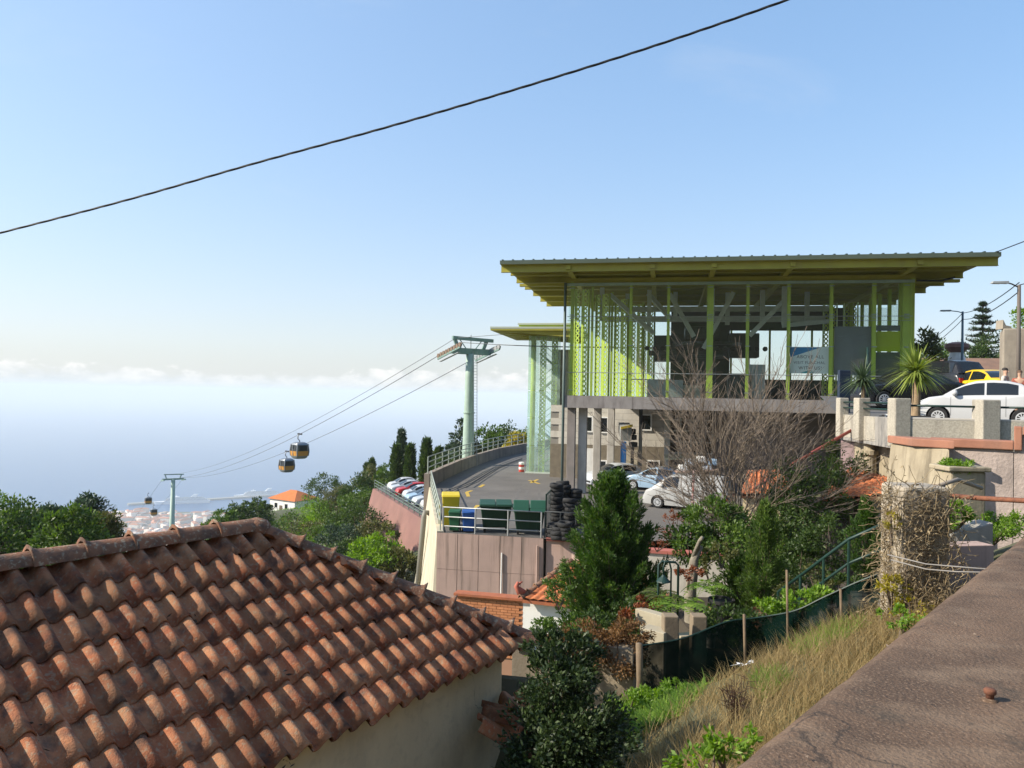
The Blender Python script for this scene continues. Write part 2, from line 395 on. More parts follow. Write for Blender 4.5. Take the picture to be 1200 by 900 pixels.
_A = np.zeros((_n + 3, _n + 3)); _A[:_n, :_n] = -_d - 0.0; _A[:_n, _n:] = np.c_[np.ones(_n), _q]; _A[_n:, :_n] = _A[:_n, _n:].T
_w = np.linalg.solve(_A + 1e-9 * np.eye(_n + 3), np.r_[CTRL[:, 2], 0, 0, 0])
def ground_z(x, y):
    x = np.asarray(x, float); y = np.asarray(y, float); q = warp(x, y)
    d = np.linalg.norm(q[..., None, :] - _q, axis=-1)
    return -(d @ _w[:_n]) + _w[_n] + q @ _w[_n + 1:]
def gz(x, y): return float(ground_z(x, y))

az = np.radians(np.linspace(-180, 180, 361)); rr = np.geomspace(1.2, 6500, 230)
AA, RR = np.meshgrid(az, rr)
tx, ty = RR * np.sin(AA), RR * np.cos(AA)
tz = ground_z(tx, ty)
bumps = (np.sin(tx * 1.9 + 1.3 * np.sin(ty * 1.1)) * np.cos(ty * 1.7 + np.sin(tx * 0.7))) * 0.05
tz = tz + bumps + np.where(RR > 60, np.sin(tx / 9.0) * np.cos(ty / 11.0) * np.minimum(RR / 90, 4.0) * 0.5 * (RR < 2300), 0)
Vt = np.stack([tx, ty, tz], -1).reshape(-1, 3)
ii = np.arange(229)[:, None] * 361 + np.arange(360)[None]
Ft = np.stack([ii, ii + 1, ii + 362, ii + 361], -1).reshape(-1, 4)
soil = mat('hillside_soil', (0.10, 0.085, 0.055), (0.055, 0.075, 0.028), 0.45, 0.95, 0.5, 8, fine=(0.17, 0.14, 0.09), fine_scale=14, fine_amt=0.5, stain=(0.06, 0.09, 0.028), stain_amt=0.6, stain_scale=(0.05, 0.05, 0.05))
terrain = np_build('hillside', Vt, Ft, soil, smooth=True); tag(terrain, kind='structure')

sea_m = bpy.data.materials.new('sea_water'); sea_m.use_nodes = True
t = sea_m.node_tree; b = t.nodes['Principled BSDF']
b.inputs['Base Color'].default_value = (0.010, 0.075, 0.20, 1); b.inputs['Roughness'].default_value = 0.32; b.inputs['IOR'].default_value = 1.33
tcn = t.nodes.new('ShaderNodeTexCoord'); no = t.nodes.new('ShaderNodeTexNoise'); no.inputs['Scale'].default_value = 0.02; no.inputs['Detail'].default_value = 6
t.links.new(tcn.outputs['Object'], no.inputs[0]); bu = t.nodes.new('ShaderNodeBump'); bu.inputs['Strength'].default_value = 0.35; bu.inputs['Distance'].default_value = 6.0
t.links.new(no.outputs[0], bu.inputs['Height']); t.links.new(bu.outputs[0], b.inputs['Normal'])
SEA = -550.0
sr = np.array([0, 3000, 4000, 6000, 9000, 14000, 25000, 45000, 95000.0]); sa = np.linspace(0, 2 * np.pi, 73)[:-1]
SV = [(0, 0, SEA)] + [(r * math.cos(a), r * math.sin(a), SEA) for r in sr[1:] for a in sa]
sm = MB(); sm.v = SV
for j in range(72): sm.f.append((0, 1 + j, 1 + (j + 1) % 72))
for i in range(len(sr) - 2):
    for j in range(72):
        a, c = 1 + i * 72 + j, 1 + i * 72 + (j + 1) % 72; sm.f.append((a, a + 72, c + 72, c))
tag(sm.build('sea', sea_m), kind='structure')

# air: one even closed box round everything, sky outside
hz = MB(); hz.box(-97000, 97000, -97000, 97000, -600, 46.0)
haze_m = bpy.data.materials.new('haze_air'); haze_m.use_nodes = True
t = haze_m.node_tree; t.nodes.clear(); o = t.nodes.new('ShaderNodeOutputMaterial'); pv = t.nodes.new('ShaderNodeVolumePrincipled')
pv.inputs['Color'].default_value = (0.88, 0.95, 1.0, 1); pv.inputs['Density'].default_value = 1.2e-4; pv.inputs['Anisotropy'].default_value = 0.0
t.links.new(pv.outputs[0], o.inputs['Volume'])
hob = hz.build('haze', haze_m); tag(hob, kind='stuff')

# far town by the shore: small houses, alike at this distance
town_wall = mat('town_wall', (0.70, 0.66, 0.60), rough=0.9, rand=0.3)
town_roof = mat('town_roof', (0.42, 0.19, 0.12), rough=0.9, rand=0.3)
def town_house(w, d, h):
    m = MB(); m.box(-w / 2, w / 2, -d / 2, d / 2, -6, h); me = m.build('town_house', town_wall)
    r = MB(); k = 0.8
    r.add([(-w/2-k, -d/2-k, h), (w/2+k, -d/2-k, h), (w/2+k, d/2+k, h), (-w/2-k, d/2+k, h), (-w/4, 0, h + d * .25), (w/4, 0, h + d * .25)], [(0,1,5,4),(1,2,5),(2,3,4,5),(3,0,4),(3,2,1,0)])
    n0 = len(me.data.vertices)
    ro = r.build('town_house_roof', town_roof)
    return me, ro
protos = []
for (w, d, h) in ((26, 14, 10), (18, 14, 7), (40, 15, 18), (22, 20, 12), (60, 18, 24)):
    wob, rob = town_house(w, d, h)
    # one mesh with two materials per house shape
    bm = bmesh.new(); bm.from_mesh(wob.data)
    for v in bm.verts: v.co += wob.location
    nf = len(bm.faces)
    tmp = rob.data.copy()
    for v in tmp.vertices: v.co += rob.location
    bm.from_mesh(tmp); bm.faces.ensure_lookup_table()
    for i, f in enumerate(bm.faces): f.material_index = 0 if i < nf else 1
    me = bpy.data.meshes.new('town_house'); bm.to_mesh(me); bm.free()
    me.materials.append(town_wall); me.materials.append(town_roof)
    for o_ in (wob, rob): bpy.data.objects.remove(o_)
    protos.append(me)
n_town = 0
while n_town < 290:
    y = rng.uniform(2560, 3240); x = -y * rng.uniform(0.325, 0.56)
    o = bpy.data.objects.new('town_house', protos[int(rng.integers(0, 5) if rng.random() > .3 else rng.integers(0, 2))])
    COL.objects.link(o); o.location = (x, y, gz(x, y)); o.rotation_euler = (0, 0, rng.uniform(0, 3.14)); o.scale = (1, 1, rng.uniform(.7, 1.3))
    tag(o, 'tiny pale hazy house in the town on the far shore', 'house', 'houses of the far town by the shore'); n_town += 1
# the rest of the town as one mass
bmv, bmf, k = [], [], 0
for i in range(900):
    y = rng.uniform(2300, 3260); x = -y * rng.uniform(0.10, 0.75)
    w, d, h, a = rng.uniform(10, 36), rng.uniform(9, 20), rng.uniform(6, 16), rng.uniform(0, 3.14); z = gz(x, y)
    ca, sa_ = math.cos(a), math.sin(a)
    cs = [(x + ca * p - sa_ * q, y + sa_ * p + ca * q) for p, q in ((-w/2, -d/2), (w/2, -d/2), (w/2, d/2), (-w/2, d/2))]
    bmv += [(p[0], p[1], z - 6) for p in cs] + [(p[0], p[1], z + h) for p in cs]
    bmf += [(k+4,k+5,k+6,k+7), (k,k+1,k+5,k+4), (k+1,k+2,k+6,k+5), (k+2,k+3,k+7,k+6), (k+3,k,k+4,k+7)]; k += 8
tm = np_build('far_town', bmv, bmf, mat('town_mass', (0.60, 0.50, 0.44), rough=0.9, island=0.45)); tag(tm, 'pale mass of the far town', kind='stuff')

# breakwater and cruise ships
quay = MB(); qa, qb = G(150, 591, SEA + 4), G(330, 580, SEA + 4)
quay.bar((qa.x, qa.y, SEA + 1), (qb.x, qb.y, SEA + 1), 34, 14)
tag(quay.build('breakwater', mat('quay', (0.30, 0.29, 0.27), rough=0.9)), 'long grey harbour breakwater below the cruise ships', 'breakwater')
mole = MB(); qa, qb = G(206, 604, SEA + 3), G(262, 599, SEA + 3); mole.bar((qa.x, qa.y, SEA + 1), (qb.x, qb.y, SEA + 1), 26, 12)
tag(mole.build('harbour_mole', mat('quay', (0.3, 0.29, 0.27))), 'short inner harbour mole close to the far town', 'mole')
ship_white = mat('ship_white', (0.88, 0.88, 0.88), rough=0.5); ship_band = mat('ship_window_band', (0.10, 0.12, 0.15), rough=0.3)
def ship(label, pa, pb):
    L_ = (pb - pa).length; c = (pa + pb) / 2
    ro = thing('cruise_ship', label, 'ship', (c.x, c.y, SEA), math.atan2(pb.y - pa.y, pb.x - pa.x), 'cruise ships in the harbour', local=True)
    h = L_ / 2; w = L_ * 0.055
    hull = MB(); prof = [(-h, .75), (-h * .9, 1), (h * .55, 1), (h * .8, .7), (h * .94, .3), (h, .03)]
    base = 0
    for x, k in prof: hull.v += [(x * (0.97 if x > 0 else 1), -w * k * .8, -2), (x * (0.97 if x > 0 else 1), w * k * .8, -2), (x, w * k, L_ * .052), (x, -w * k, L_ * .052)]
    for i in range(len(prof) - 1):
        for j in range(4):
            a, b2 = i * 4 + j, i * 4 + (j + 1) % 4; hull.f.append((a, b2, b2 + 4, a + 4))
    hull.f += [(0, 1, 2, 3), (20, 21, 22, 23)]
    hull.build('hull', ship_white, ro)
    z = L_ * .052
    for i, (x0, x1) in enumerate(((-.92, .62), (-.9, .58), (-.84, .55), (-.8, .52), (-.74, .45))):
        m = MB(); m.box(x0 * h, x1 * h, -w * .96, w * .96, z, z + L_ * .009); m.build('deck', ship_white, ro)
        m = MB(); m.box((x0 + .01) * h, (x1 - .01) * h, -w * .93, w * .93, z + L_ * .009, z + L_ * .0135); m.build('window_band', ship_band, ro)
        z += L_ * .0135
    m = MB(); m.hexa([(-.5 * h, -w * .5, z), (-.3 * h, -w * .5, z), (-.3 * h, w * .5, z), (-.5 * h, w * .5, z)], [(-.58 * h, -w * .35, z + L_ * .055), (-.42 * h, -w * .35, z + L_ * .055), (-.42 * h, w * .35, z + L_ * .055), (-.58 * h, w * .35, z + L_ * .055)])
    m.build('funnel', ship_white, ro)
    m = MB(); m.tube([(.2 * h, 0, z), (.2 * h, 0, z + L_ * .05)], L_ * .006, 6); m.box(.1 * h, .3 * h, -w * .6, w * .6, z, z + L_ * .014); m.build('mast', ship_white, ro)
pa, pb = G(246, 589, SEA), G(180, 591, SEA); ship('white cruise ship moored behind the thin far pylon', pa, pb)
pa, pb = G(330, 581, SEA), G(274, 583, SEA); ship('white cruise ship moored nearest the orange roofed house', pa, pb)
# ------------------------------------------------------------------ tiled house below the camera
tile_m = mat('roof_tile_clay', (0.275, 0.078, 0.031), (0.39, 0.185, 0.09), 3.0, 0.9, 0.45, 70, rand=0.34, fine=(0.30, 0.25, 0.17), fine_scale=30, fine_amt=0.6,
             stain=(0.065, 0.042, 0.034), stain_amt=0.9, stain_scale=(3.0, 3.0, 3.0), contrast=0.2)
ridge_m = mat('ridge_tile_clay', (0.27, 0.115, 0.06), (0.17, 0.095, 0.06), 5, 0.95, 0.5, 60, rand=0.18, fine=(0.36, 0.31, 0.22), fine_scale=26, fine_amt=0.7,
              stain=(0.055, 0.045, 0.04), stain_amt=0.9, stain_scale=(4, 4, 4))
RA = P(300, 623, 8.2)                       # roof apex, where ridge and hip meet
EH = Vector((math.sin(R(35)), math.cos(R(35)), 0))          # along the eave, away from the camera
DH = Vector((EH.y, -EH.x, 0))                               # down the visible slope, in plan
HW = 0.2665 * 8.2 * 1.0
DROP = 0.1736 * 8.2 - 0.10
PITCHA = math.atan2(DROP, HW)
SL = math.hypot(HW, DROP)
DS = (DH * HW + Vector((0, 0, -DROP))).normalized()         # down-slope unit vector
NS = EH.cross(DS); NS = NS if NS.z > 0 else -NS
TP, TE = 0.212, SL / 8.0                                    # column pitch, row exposure
LEN = 7.4                                                   # ridge length towards the camera
hb = Vector((RA.x, RA.y, -9.0))
house = thing('tiled_house', 'plastered outbuilding with weathered clay tile hip roof beside the road parapet', 'house', hb)

def tile_profile(s, k):
    """height of the tile across its width; s in 0..1, k widens the barrel towards the lower end"""
    w = 0.60 + 0.06 * k
    if s < w:
        return (0.072 + 0.012 * k) * math.sin(math.pi * s / w) ** 0.8
    q = (s - w) / (1 - w)
    return -0.014 * math.sin(math.pi * q)
def tile_mesh(tl=None, tw=TP, seg=15):
    tl = tl or TE + 0.055
    V, F = [], []
    n = seg + 1
    xs = [i / seg * 1.06 - 0.03 for i in range(n)]
    for (yy, k, lift) in ((0.0, 0.0, 0.001), (tl * 0.5, 0.5, 0.008), (tl, 1.0, 0.016)):
        for s in xs:
            V.append((s * tw, yy, tile_profile(min(max(s, 0), 1), k) + lift))
    for s in xs: V.append((s * tw, tl - 0.001, tile_profile(min(max(s, 0), 1), 1.0) + 0.016 - 0.014))
    for s in xs: V.append((s * tw, 0.0, tile_profile(min(max(s, 0), 1), 0.0) + 0.002 - 0.014))
    for r in range(2):
        for i in range(seg): F.append((r * n + i, r * n + i + 1, (r + 1) * n + i + 1, (r + 1) * n + i))
    for i in range(seg): F.append((2 * n + i, 2 * n + i + 1, 3 * n + i + 1, 3 * n + i))
    for i in range(seg): F.append((3 * n + i, 3 * n + i + 1, 4 * n + i + 1, 4 * n + i))
    return V, F
tv, tf = tile_mesh()
tile_me = bpy.data.meshes.new('roof_tile'); tile_me.from_pydata(tv, [], tf); tile_me.materials.append(tile_m)
tile_me.polygons.foreach_set('use_smooth', [i < 30 for i in range(len(tile_me.polygons))])

# roof deck under the tiles (four planes) and plastered walls
rb = RA - EH * LEN
def slope_pt(a, s, back=False):            # a along the ridge from the apex (+ away), s down the slope 0..1
    d = DH * HW * (-1 if back else 1)
    return RA + EH * a + d * s + Vector((0, 0, -DROP * s))
deck = MB(); dn = Vector((0, 0, -0.035)); k = 0.98
Cn, Cb = slope_pt(HW * k, k), slope_pt(HW * k, k, True)
deck.add([RA + dn, Cn + dn, slope_pt(-LEN, k) + dn, rb + dn, Cb + dn, slope_pt(-LEN, k, True) + dn], [(0, 3, 2, 1), (0, 4, 5, 3), (0, 1, 4), (1, 2, 5, 4), (2, 3, 5)])
roof = deck.build('roof', mat('roof_deck', (0.05, 0.035, 0.03), rough=0.95), house)
ek = (HW - 0.24) / HW
wall = MB(); zt = RA.z - DROP * ek - 0.05
c1 = slope_pt(HW * ek, ek); c2 = slope_pt(-LEN, ek); c3 = slope_pt(-LEN, ek, True); c4 = slope_pt(HW * ek, ek, True)
wall.prism([(p.x, p.y) for p in (c1, c2, c3, c4)], -9.0, zt)
plaster = mat('old_plaster', (0.74, 0.62, 0.41), (0.62, 0.51, 0.33), 1.4, 0.92, 0.35, 22, fine=(0.46, 0.38, 0.25), fine_scale=9, fine_amt=0.3, stain=(0.40, 0.33, 0.22), stain_amt=0.45, stain_scale=(1.6, 1.6, 0.45))
wall.build('wall', plaster, house, bevel=0.02)
M3 = Matrix((-EH, DS, NS)).transposed()
hip_n = Vector((EH.x - DH.x, EH.y - DH.y, 0)).normalized()      # plane through the apex, normal across the hip (towards the hip end)
n_tiles = 0
for row in range(8):
    s0 = row * TE
    for cidx in range(-34, 13):
        a = cidx * TP
        p = RA + EH * a + DS * (s0 - 0.02)
        # skip tiles wholly past the hip or far behind the camera
        near = [(p + EH * dx + DS * dy - RA).dot(hip_n) for dx in (0, TP) for dy in (0, TE)]
        if min(near) > 0.0 or a < -5.1: continue
        p = p + EH * TP
        jit = Matrix.Rotation(R(random.gauss(0, 1.1)), 3, 'Z') @ Matrix.Rotation(R(random.uniform(-.5, .6)), 3, 'X') @ Matrix.Rotation(R(random.gauss(0, 1.0)), 3, 'Y')
        rot = M3 @ jit
        p = p + EH * random.uniform(-.006, .006) + DS * random.uniform(-.012, .012) + NS * random.uniform(0, .005)
        if random.random() < .07: p = p + DS * random.uniform(.01, .045) + EH * random.uniform(-.015, .015)
        me = tile_me
        if max(near) > 0.0:
            bm = bmesh.new(); bm.from_mesh(tile_me)
            inv = rot.inverted()
            bmesh.ops.bisect_plane(bm, geom=bm.verts[:] + bm.edges[:] + bm.faces[:], plane_co=inv @ (RA - p), plane_no=inv @ hip_n, clear_outer=True)
            if len(bm.faces) < 3: bm.free(); continue
            me = bpy.data.meshes.new('roof_tile'); bm.to_mesh(me); bm.free()
            me.materials.append(tile_m)
        o = bpy.data.objects.new('roof_tile', me); COL.objects.link(o); o.parent = roof
        o.matrix_local = Matrix.Translation(p - hb) @ rot.to_4x4(); n_tiles += 1
# tiles of the hip end, turned away from the camera, joined
hv, hf = [], []
DE = (EH * HW + Vector((0, 0, -DROP))).normalized(); NE = (-DH).cross(DE); NE = NE if NE.z > 0 else -NE
TV, TF = np.array(tv), np.array(tf)
for row in range(8):
    for cidx in range(-11, 11):
        a = cidx * TP; s = (row + 0.75) * TE / SL
        if abs(a + TP / 2) > HW * s: continue
        org = RA + DH * a + DE * (row * TE - .02)
        hv.append(TV[:, :1] * np.array(DH) + TV[:, 1:2] * np.array(DE) + TV[:, 2:] * np.array(NE) + np.array(org)); hf.append(TF)
V, F = joined(list(zip(hv, hf)))
tag(np_build('hip_end_tile', V, F, tile_m, roof), kind='stuff')

def half_tube(L_, r0, r1, horn, seg=9, th=0.018):
    """ridge tile: half barrel along +x, flared and raised at the far end"""
    V, F = [], []
    st = [(0, r0, 0), (L_ * .45, r0 + (r1 - r0) * .4, 0), (L_ * .82, r1, 0), (L_ * .93, r1 * 1.05, horn * .35), (L_, r1 * 1.12, horn)]
    for (x, r, h) in st:
        for j in range(seg + 1):
            t = math.pi * j / seg; V.append((x, r * math.cos(t), r * math.sin(t) * .95 + h * max(0, math.sin(t)) ** 6))
    for j in range(seg + 1):
        t = math.pi * j / seg; V.append((L_, (r1 * 1.12 - th) * math.cos(t), (r1 * 1.12 - th) * math.sin(t) * .9 + horn * max(0, math.sin(t)) ** 6 * .6))
    n = seg + 1
    for i in range(len(st)):
        for j in range(seg): F.append((i * n + j, i * n + j + 1, (i + 1) * n + j + 1, (i + 1) * n + j))
    me = bpy.data.meshes.new('ridge_tile'); me.from_pydata(V, [], F); me.materials.append(ridge_m)
    me.polygons.foreach_set('use_smooth', [True] * len(F)); return me
rt = half_tube(0.47, 0.118, 0.125, 0.04); ht = half_tube(0.42, 0.092, 0.105, 0.055)
def put_ridge(me, p, d, up, sc=1.0):
    d = d.normalized(); y = up.cross(d).normalized(); z = d.cross(y)
    rot = Matrix((d, y, z)).transposed() @ Matrix.Rotation(R(random.uniform(-3, 3)), 3, 'Z') @ Matrix.Rotation(R(random.uniform(-4, 4)), 3, 'X')
    o = bpy.data.objects.new('ridge_tile', me); COL.objects.link(o); o.parent = roof
    o.matrix_local = Matrix.Translation(p - hb) @ rot.to_4x4() @ Matrix.Scale(sc, 4)
for i in range(10): put_ridge(rt, RA - EH * (0.05 + i * 0.435) + Vector((0, 0, .035)), -EH, Vector((0, 0, 1)))
hd = (Cn - RA)
for i in range(9): put_ridge(ht, RA + hd.normalized() * (0.10 + i * hd.length / 9.05) + Vector((0, 0, .03)), hd, Vector((0, 0, 1)))
hd2 = (Cb - RA)
for i in range(9): put_ridge(ht, RA + hd2.normalized() * (0.10 + i * hd2.length / 9.05) + Vector((0, 0, .03)), hd2, Vector((0, 0, 1)))
# the mortared knot of tiles at the apex
ap = MB(); ap.lathe([(0.15, -.07), (0.16, .03), (0.12, .09), (0.03, .12)], 12, RA + Vector((0, 0, .03)))
ap.build('apex_cap', ridge_m, roof, smooth=True)
mor = MB(); mor.lathe([(0.10, -.05), (.11, .02), (.05, .06)], 9, slope_pt(HW * .99, .99) + Vector((-0.02, .05, -.09))); mor.build('mortar', white_paint, roof, smooth=True)
# little weeds and leaf litter caught in the channels
lv = []
for i in range(16):
    a = random.uniform(-4.2, 1.0); s = random.uniform(.35, .98)
    if a > s * HW - .2: continue
    a = round(a / TP) * TP + TP * .8
    for j in range(22):
        p = RA + EH * (a + random.gauss(0, .03)) + DS * (s * SL + random.gauss(0, .07)) + NS * random.uniform(.005, .035); lv.append(p)
lv = np.array([tuple(p) for p in lv]); dv = rng.normal(size=lv.shape); dv[:, 2] *= .4; dv /= np.linalg.norm(dv, axis=1)[:, None]
bv = np.cross(dv, rng.normal(size=lv.shape)); bv /= np.linalg.norm(bv, axis=1)[:, None]
Ls = rng.uniform(.02, .075, len(lv))[:, None]
V = np.stack([lv, lv + dv * Ls * .5 + bv * Ls * .14, lv + dv * Ls, lv + dv * Ls * .5 - bv * Ls * .14], 1).reshape(-1, 3)
tag(np_build('leaf_litter', V, np.arange(len(V)).reshape(-1, 4), mat('litter', (0.05, 0.035, 0.022), rough=.95, island=.5), roof), kind='stuff')

# ------------------------------------------------------------------ road parapet in front of the camera
PZ = -0.75
pa_, pb_ = G(862, 888, PZ), G(1200, 625, PZ)
pd = (pb_ - pa_).normalized(); pn = Vector((pd.y, -pd.x, 0))
parm = mat('parapet_concrete', (0.145, 0.089, 0.055), (0.088, 0.054, 0.034), 3.4, 0.95, 0.6, 95, fine=(0.27, 0.185, 0.125), fine_scale=140, fine_amt=0.6,
           stain=(0.205, 0.14, 0.092), stain_amt=0.75, stain_scale=(2.6, 4.4, 2.6), contrast=0.16)
def add_cracks(m, scale, width, col, amt, moss=None):
    t = m.node_tree; n = t.nodes; L = t.links.new; b = n['Principled BSDF'] if 'Principled BSDF' in n else [x for x in n if x.type == 'BSDF_PRINCIPLED'][0]
    src = b.inputs['Base Color'].links[0].from_socket
    tcn = n.new('ShaderNodeTexCoord'); no = n.new('ShaderNodeTexNoise'); no.inputs['Scale'].default_value = 2.3; no.inputs['Detail'].default_value = 6; L(tcn.outputs['Object'], no.inputs[0])
    va = n.new('ShaderNodeVectorMath'); va.operation = 'MULTIPLY_ADD'; L(no.outputs['Color'], va.inputs[0]); va.inputs[1].default_value = (.5, .5, .5); L(tcn.outputs['Object'], va.inputs[2])
    vo = n.new('ShaderNodeTexVoronoi'); vo.feature = 'DISTANCE_TO_EDGE'; vo.inputs['Scale'].default_value = scale; L(va.outputs[0], vo.inputs[0])
    mr = n.new('ShaderNodeMapRange'); mr.inputs[1].default_value = 0; mr.inputs[2].default_value = width; mr.inputs[3].default_value = amt; mr.inputs[4].default_value = 0; L(vo.outputs['Distance'], mr.inputs[0])
    n2 = n.new('ShaderNodeTexNoise'); n2.inputs['Scale'].default_value = 1.1; L(tcn.outputs['Object'], n2.inputs[0]); r2 = n.new('ShaderNodeMapRange'); r2.inputs[1].default_value = .48; r2.inputs[2].default_value = .56; L(n2.outputs[0], r2.inputs[0])
    mu = n.new('ShaderNodeMath'); mu.operation = 'MULTIPLY'; L(mr.outputs[0], mu.inputs[0]); L(r2.outputs[0], mu.inputs[1])
    mx = n.new('ShaderNodeMix'); mx.data_type = 'RGBA'; L(mu.outputs[0], mx.inputs[0]); L(src, mx.inputs[6]); mx.inputs[7].default_value = (*col, 1); out = mx.outputs[2]
    if moss:
        n3 = n.new('ShaderNodeTexNoise'); n3.inputs['Scale'].default_value = 5.5; n3.inputs['Detail'].default_value = 9; n3.inputs['Roughness'].default_value = .7; L(tcn.outputs['Object'], n3.inputs[0]); r3 = n.new('ShaderNodeMapRange'); r3.inputs[1].default_value = .56; r3.inputs[2].default_value = .66; r3.inputs[4].default_value = .75; L(n3.outputs[0], r3.inputs[0])
        m3 = n.new('ShaderNodeMix'); m3.data_type = 'RGBA'; L(r3.outputs[0], m3.inputs[0]); L(out, m3.inputs[6]); m3.inputs[7].default_value = (*moss, 1); out = m3.outputs[2]
    L(out, b.inputs['Base Color'])
add_cracks(parm, .9, .006, (.035, .026, .02), .8, (.06, .045, .032))
add_cracks(plaster, .7, .005, (.22, .18, .12), .7)
par = thing('road_parapet', 'broad brown weathered concrete parapet along the road with a cut pipe stub', 'parapet', (pa_.x, pa_.y, -3.8))
o0, o1 = pa_ - pd * 1.6, pa_ + pd * 8.5
nseg, ncr = 110, 16; WTH = 0.62
V = []
for i in range(nseg + 1):
    c = o0 + (o1 - o0) * (i / nseg)
    for j in range(ncr + 1):
        t = j / ncr; e = 0.005 * math.sin(i * 2.7) * math.sin(i * .93) if j == 0 else 0
        zz = PZ - (0.022 if j in (0, ncr) else 0) + 0.0012 * math.sin(i * .9 + j)
        q = c + pn * (t * WTH + e * .5); V.append((q.x, q.y, zz))
    for (off, zz) in ((WTH + .0, -1.62), (-0.012, -4.4)):
        q = c + pn * off; V.append((q.x, q.y, zz))
n = ncr + 3; F = []
for i in range(nseg):
    for j in range(ncr + 1): F.append((i * n + j, i * n + j + 1, (i + 1) * n + j + 1, (i + 1) * n + j))
    F.append((i * n + ncr + 2, i * n, (i + 1) * n, (i + 1) * n + ncr + 2))
np_build('wall', V, F, parm, par, smooth=False)
sp = G(1160, 821, PZ)
st = MB(); st.lathe([(.009, 0), (.010, .016), (.014, .018), (.0145, .027), (.011, .031)], 12, sp); st.build('pipe_stub', rust, par, smooth=True)
mo = MB(); mo.lathe([(.02, -.004), (.018, .003), (.010, .006)], 10, sp); mo.build('mortar_ring', parm, par, smooth=True)
# small chips, lichen crumbs and twigs on the parapet
V = []
for i in range(46):
    q = pa_ + pd * random.uniform(-.8, 4.5) + pn * random.uniform(.02, .58); s = random.uniform(.0015, .005); a = random.uniform(0, 6.3)
    V += [(q.x + s * math.cos(a + k2 * 2.1), q.y + s * 2 * math.sin(a + k2 * 2.1), PZ + .008 + .002 * k2) for k2 in range(3)]
tag(np_build('grit', V, np.arange(len(V)).reshape(-1, 3), mat('grit', (0.15, 0.11, 0.08), rough=.95, island=.5), par), kind='stuff')
road = MB(); r0, r1 = o0 + pn * WTH, o1 + pn * WTH
road.add([(r0.x, r0.y, -1.6), (r1.x, r1.y, -1.6), (r1.x + pn.x * 6, r1.y + pn.y * 6, -1.6), (r0.x + pn.x * 6, r0.y + pn.y * 6, -1.6)], [(0, 1, 2, 3)])
tag(road.build('road', asphalt), kind='structure')
# ------------------------------------------------------------------ cable car station
SL0 = P(662, 463, 46.0); SL0.z = 0.0
SROT = -math.atan2(3.9, 19.26)
E1 = Vector((math.cos(SROT), math.sin(SROT), 0)); E2 = Vector((-math.sin(SROT), math.cos(SROT), 0))
SW = 19.65
def a_of(u, b=0.0):
    k = (u - 600) / FPX; o = SL0 + E2 * b
    return (k * o.y - o.x) / (E1.x - k * E1.y)
def S(a, b, z): p = SL0 + E1 * a + E2 * b; return Vector((p.x, p.y, z))
def to_local(p): d = p - SL0; return Vector((d.dot(E1), d.dot(E2), p.z))
station = thing('cable_car_station', 'glazed lime green steel cable car station under a wide flat overhanging roof', 'station', (SL0.x, SL0.y, 0), SROT, local=True)
glass = glass_mat('station_glass', (0.95, 0.985, 0.965), 1.42, dirt_veil=0.006)
glass_t = glass_mat('tower_glass', (0.93, 0.985, 0.955), 1.45, dirt_veil=0.17, veil_col=(0.72, 0.90, 0.80))  # mint diffuse veil puts the tower glass's pale glow and reflection into colour

# deck slab and edge beam
DX = 0.39
m = MB(); m.prism([(0.25, .3), (SW + 1.5, .3), (SW + 1.5, 15), (DX * 14.5 + .25, 15)], -0.62, -0.02); m.build('deck', concrete, station)
for i in range(5):
    x0, x1 = i * (SW + 1) / 5, (i + 1) * (SW + 1) / 5 - 0.012
    m = MB(); m.box(x0, x1, -0.05, 0.3, -0.74, 0.0)
    m.build('edge_beam', mat('edge_beam_concrete', (0.30, 0.275, 0.26), (0.23, 0.21, 0.20), 0.9, 0.9, 0.25, 30, stain=(0.15, 0.13, 0.125), stain_amt=0.7, stain_scale=(1.5, 1.5, 0.3)), station, bevel=0.01)
m = MB(); m.hexa([(.0, .3, -.74), (.3, .3, -.74), (DX * 14 + .3, 14.3, -.74), (DX * 14, 14.3, -.74)], [(.0, .3, -.01), (.3, .3, -.01), (DX * 14 + .3, 14.3, -.01), (DX * 14, 14.3, -.01)]); m.build('side_beam', concrete, station)

# front posts: thick ones at the roof beams, slim ones between
posts = [(669, .16), (738, .17), (782, .17), (831, .36), (875, .17), (923, .17), (973, .18), (1023, .20), (1061, .42)]
pa = [(a_of(u, .25), w) for u, w in posts]
for a, w in pa:
    m = MB()
    m.box(a - w / 2, a + w / 2, 0.14, 0.17, 0, 7.0); m.box(a - w / 2, a + w / 2, 0.17 + w * .8, 0.20 + w * .8, 0, 7.0); m.box(a - .02, a + .02, .17, .17 + w * .8, 0, 7.0)
    p_ = m.build('post', green_steel, station)
    for z in (0.35, 1.42, 3.1, 4.75, 4.95, 6.6):
        m = MB(); m.bar((a - .14, .13, z), (a + .14, .13, z), .035, .05); m.build('glass_clamp', steel_galv, p_)
# glass panes, one per bay and height
edges = [0.0] + [a for a, w in pa[1:-1]] + [SW]
for i in range(len(edges) - 1):
    for z0, z1 in ((0.04, 1.42), (1.44, 4.84), (4.86, 6.74)):
        m = MB(); m.box(edges[i] + .012, edges[i + 1] - .012, 0.085, 0.10, z0, z1); m.build('pane', glass, station)
for z, r in ((1.43, .022), (4.85, .02), (4.60, .014)):
    m = MB(); m.tube([(0.05, .11, z), (SW - .05, .11, z)], r, 6); m.build('transom', steel_galv, station)
m = MB(); m.box(-0.02, SW + .02, .03, .13, 6.74, 6.90); m.build('glazing_head', pale_green, station)
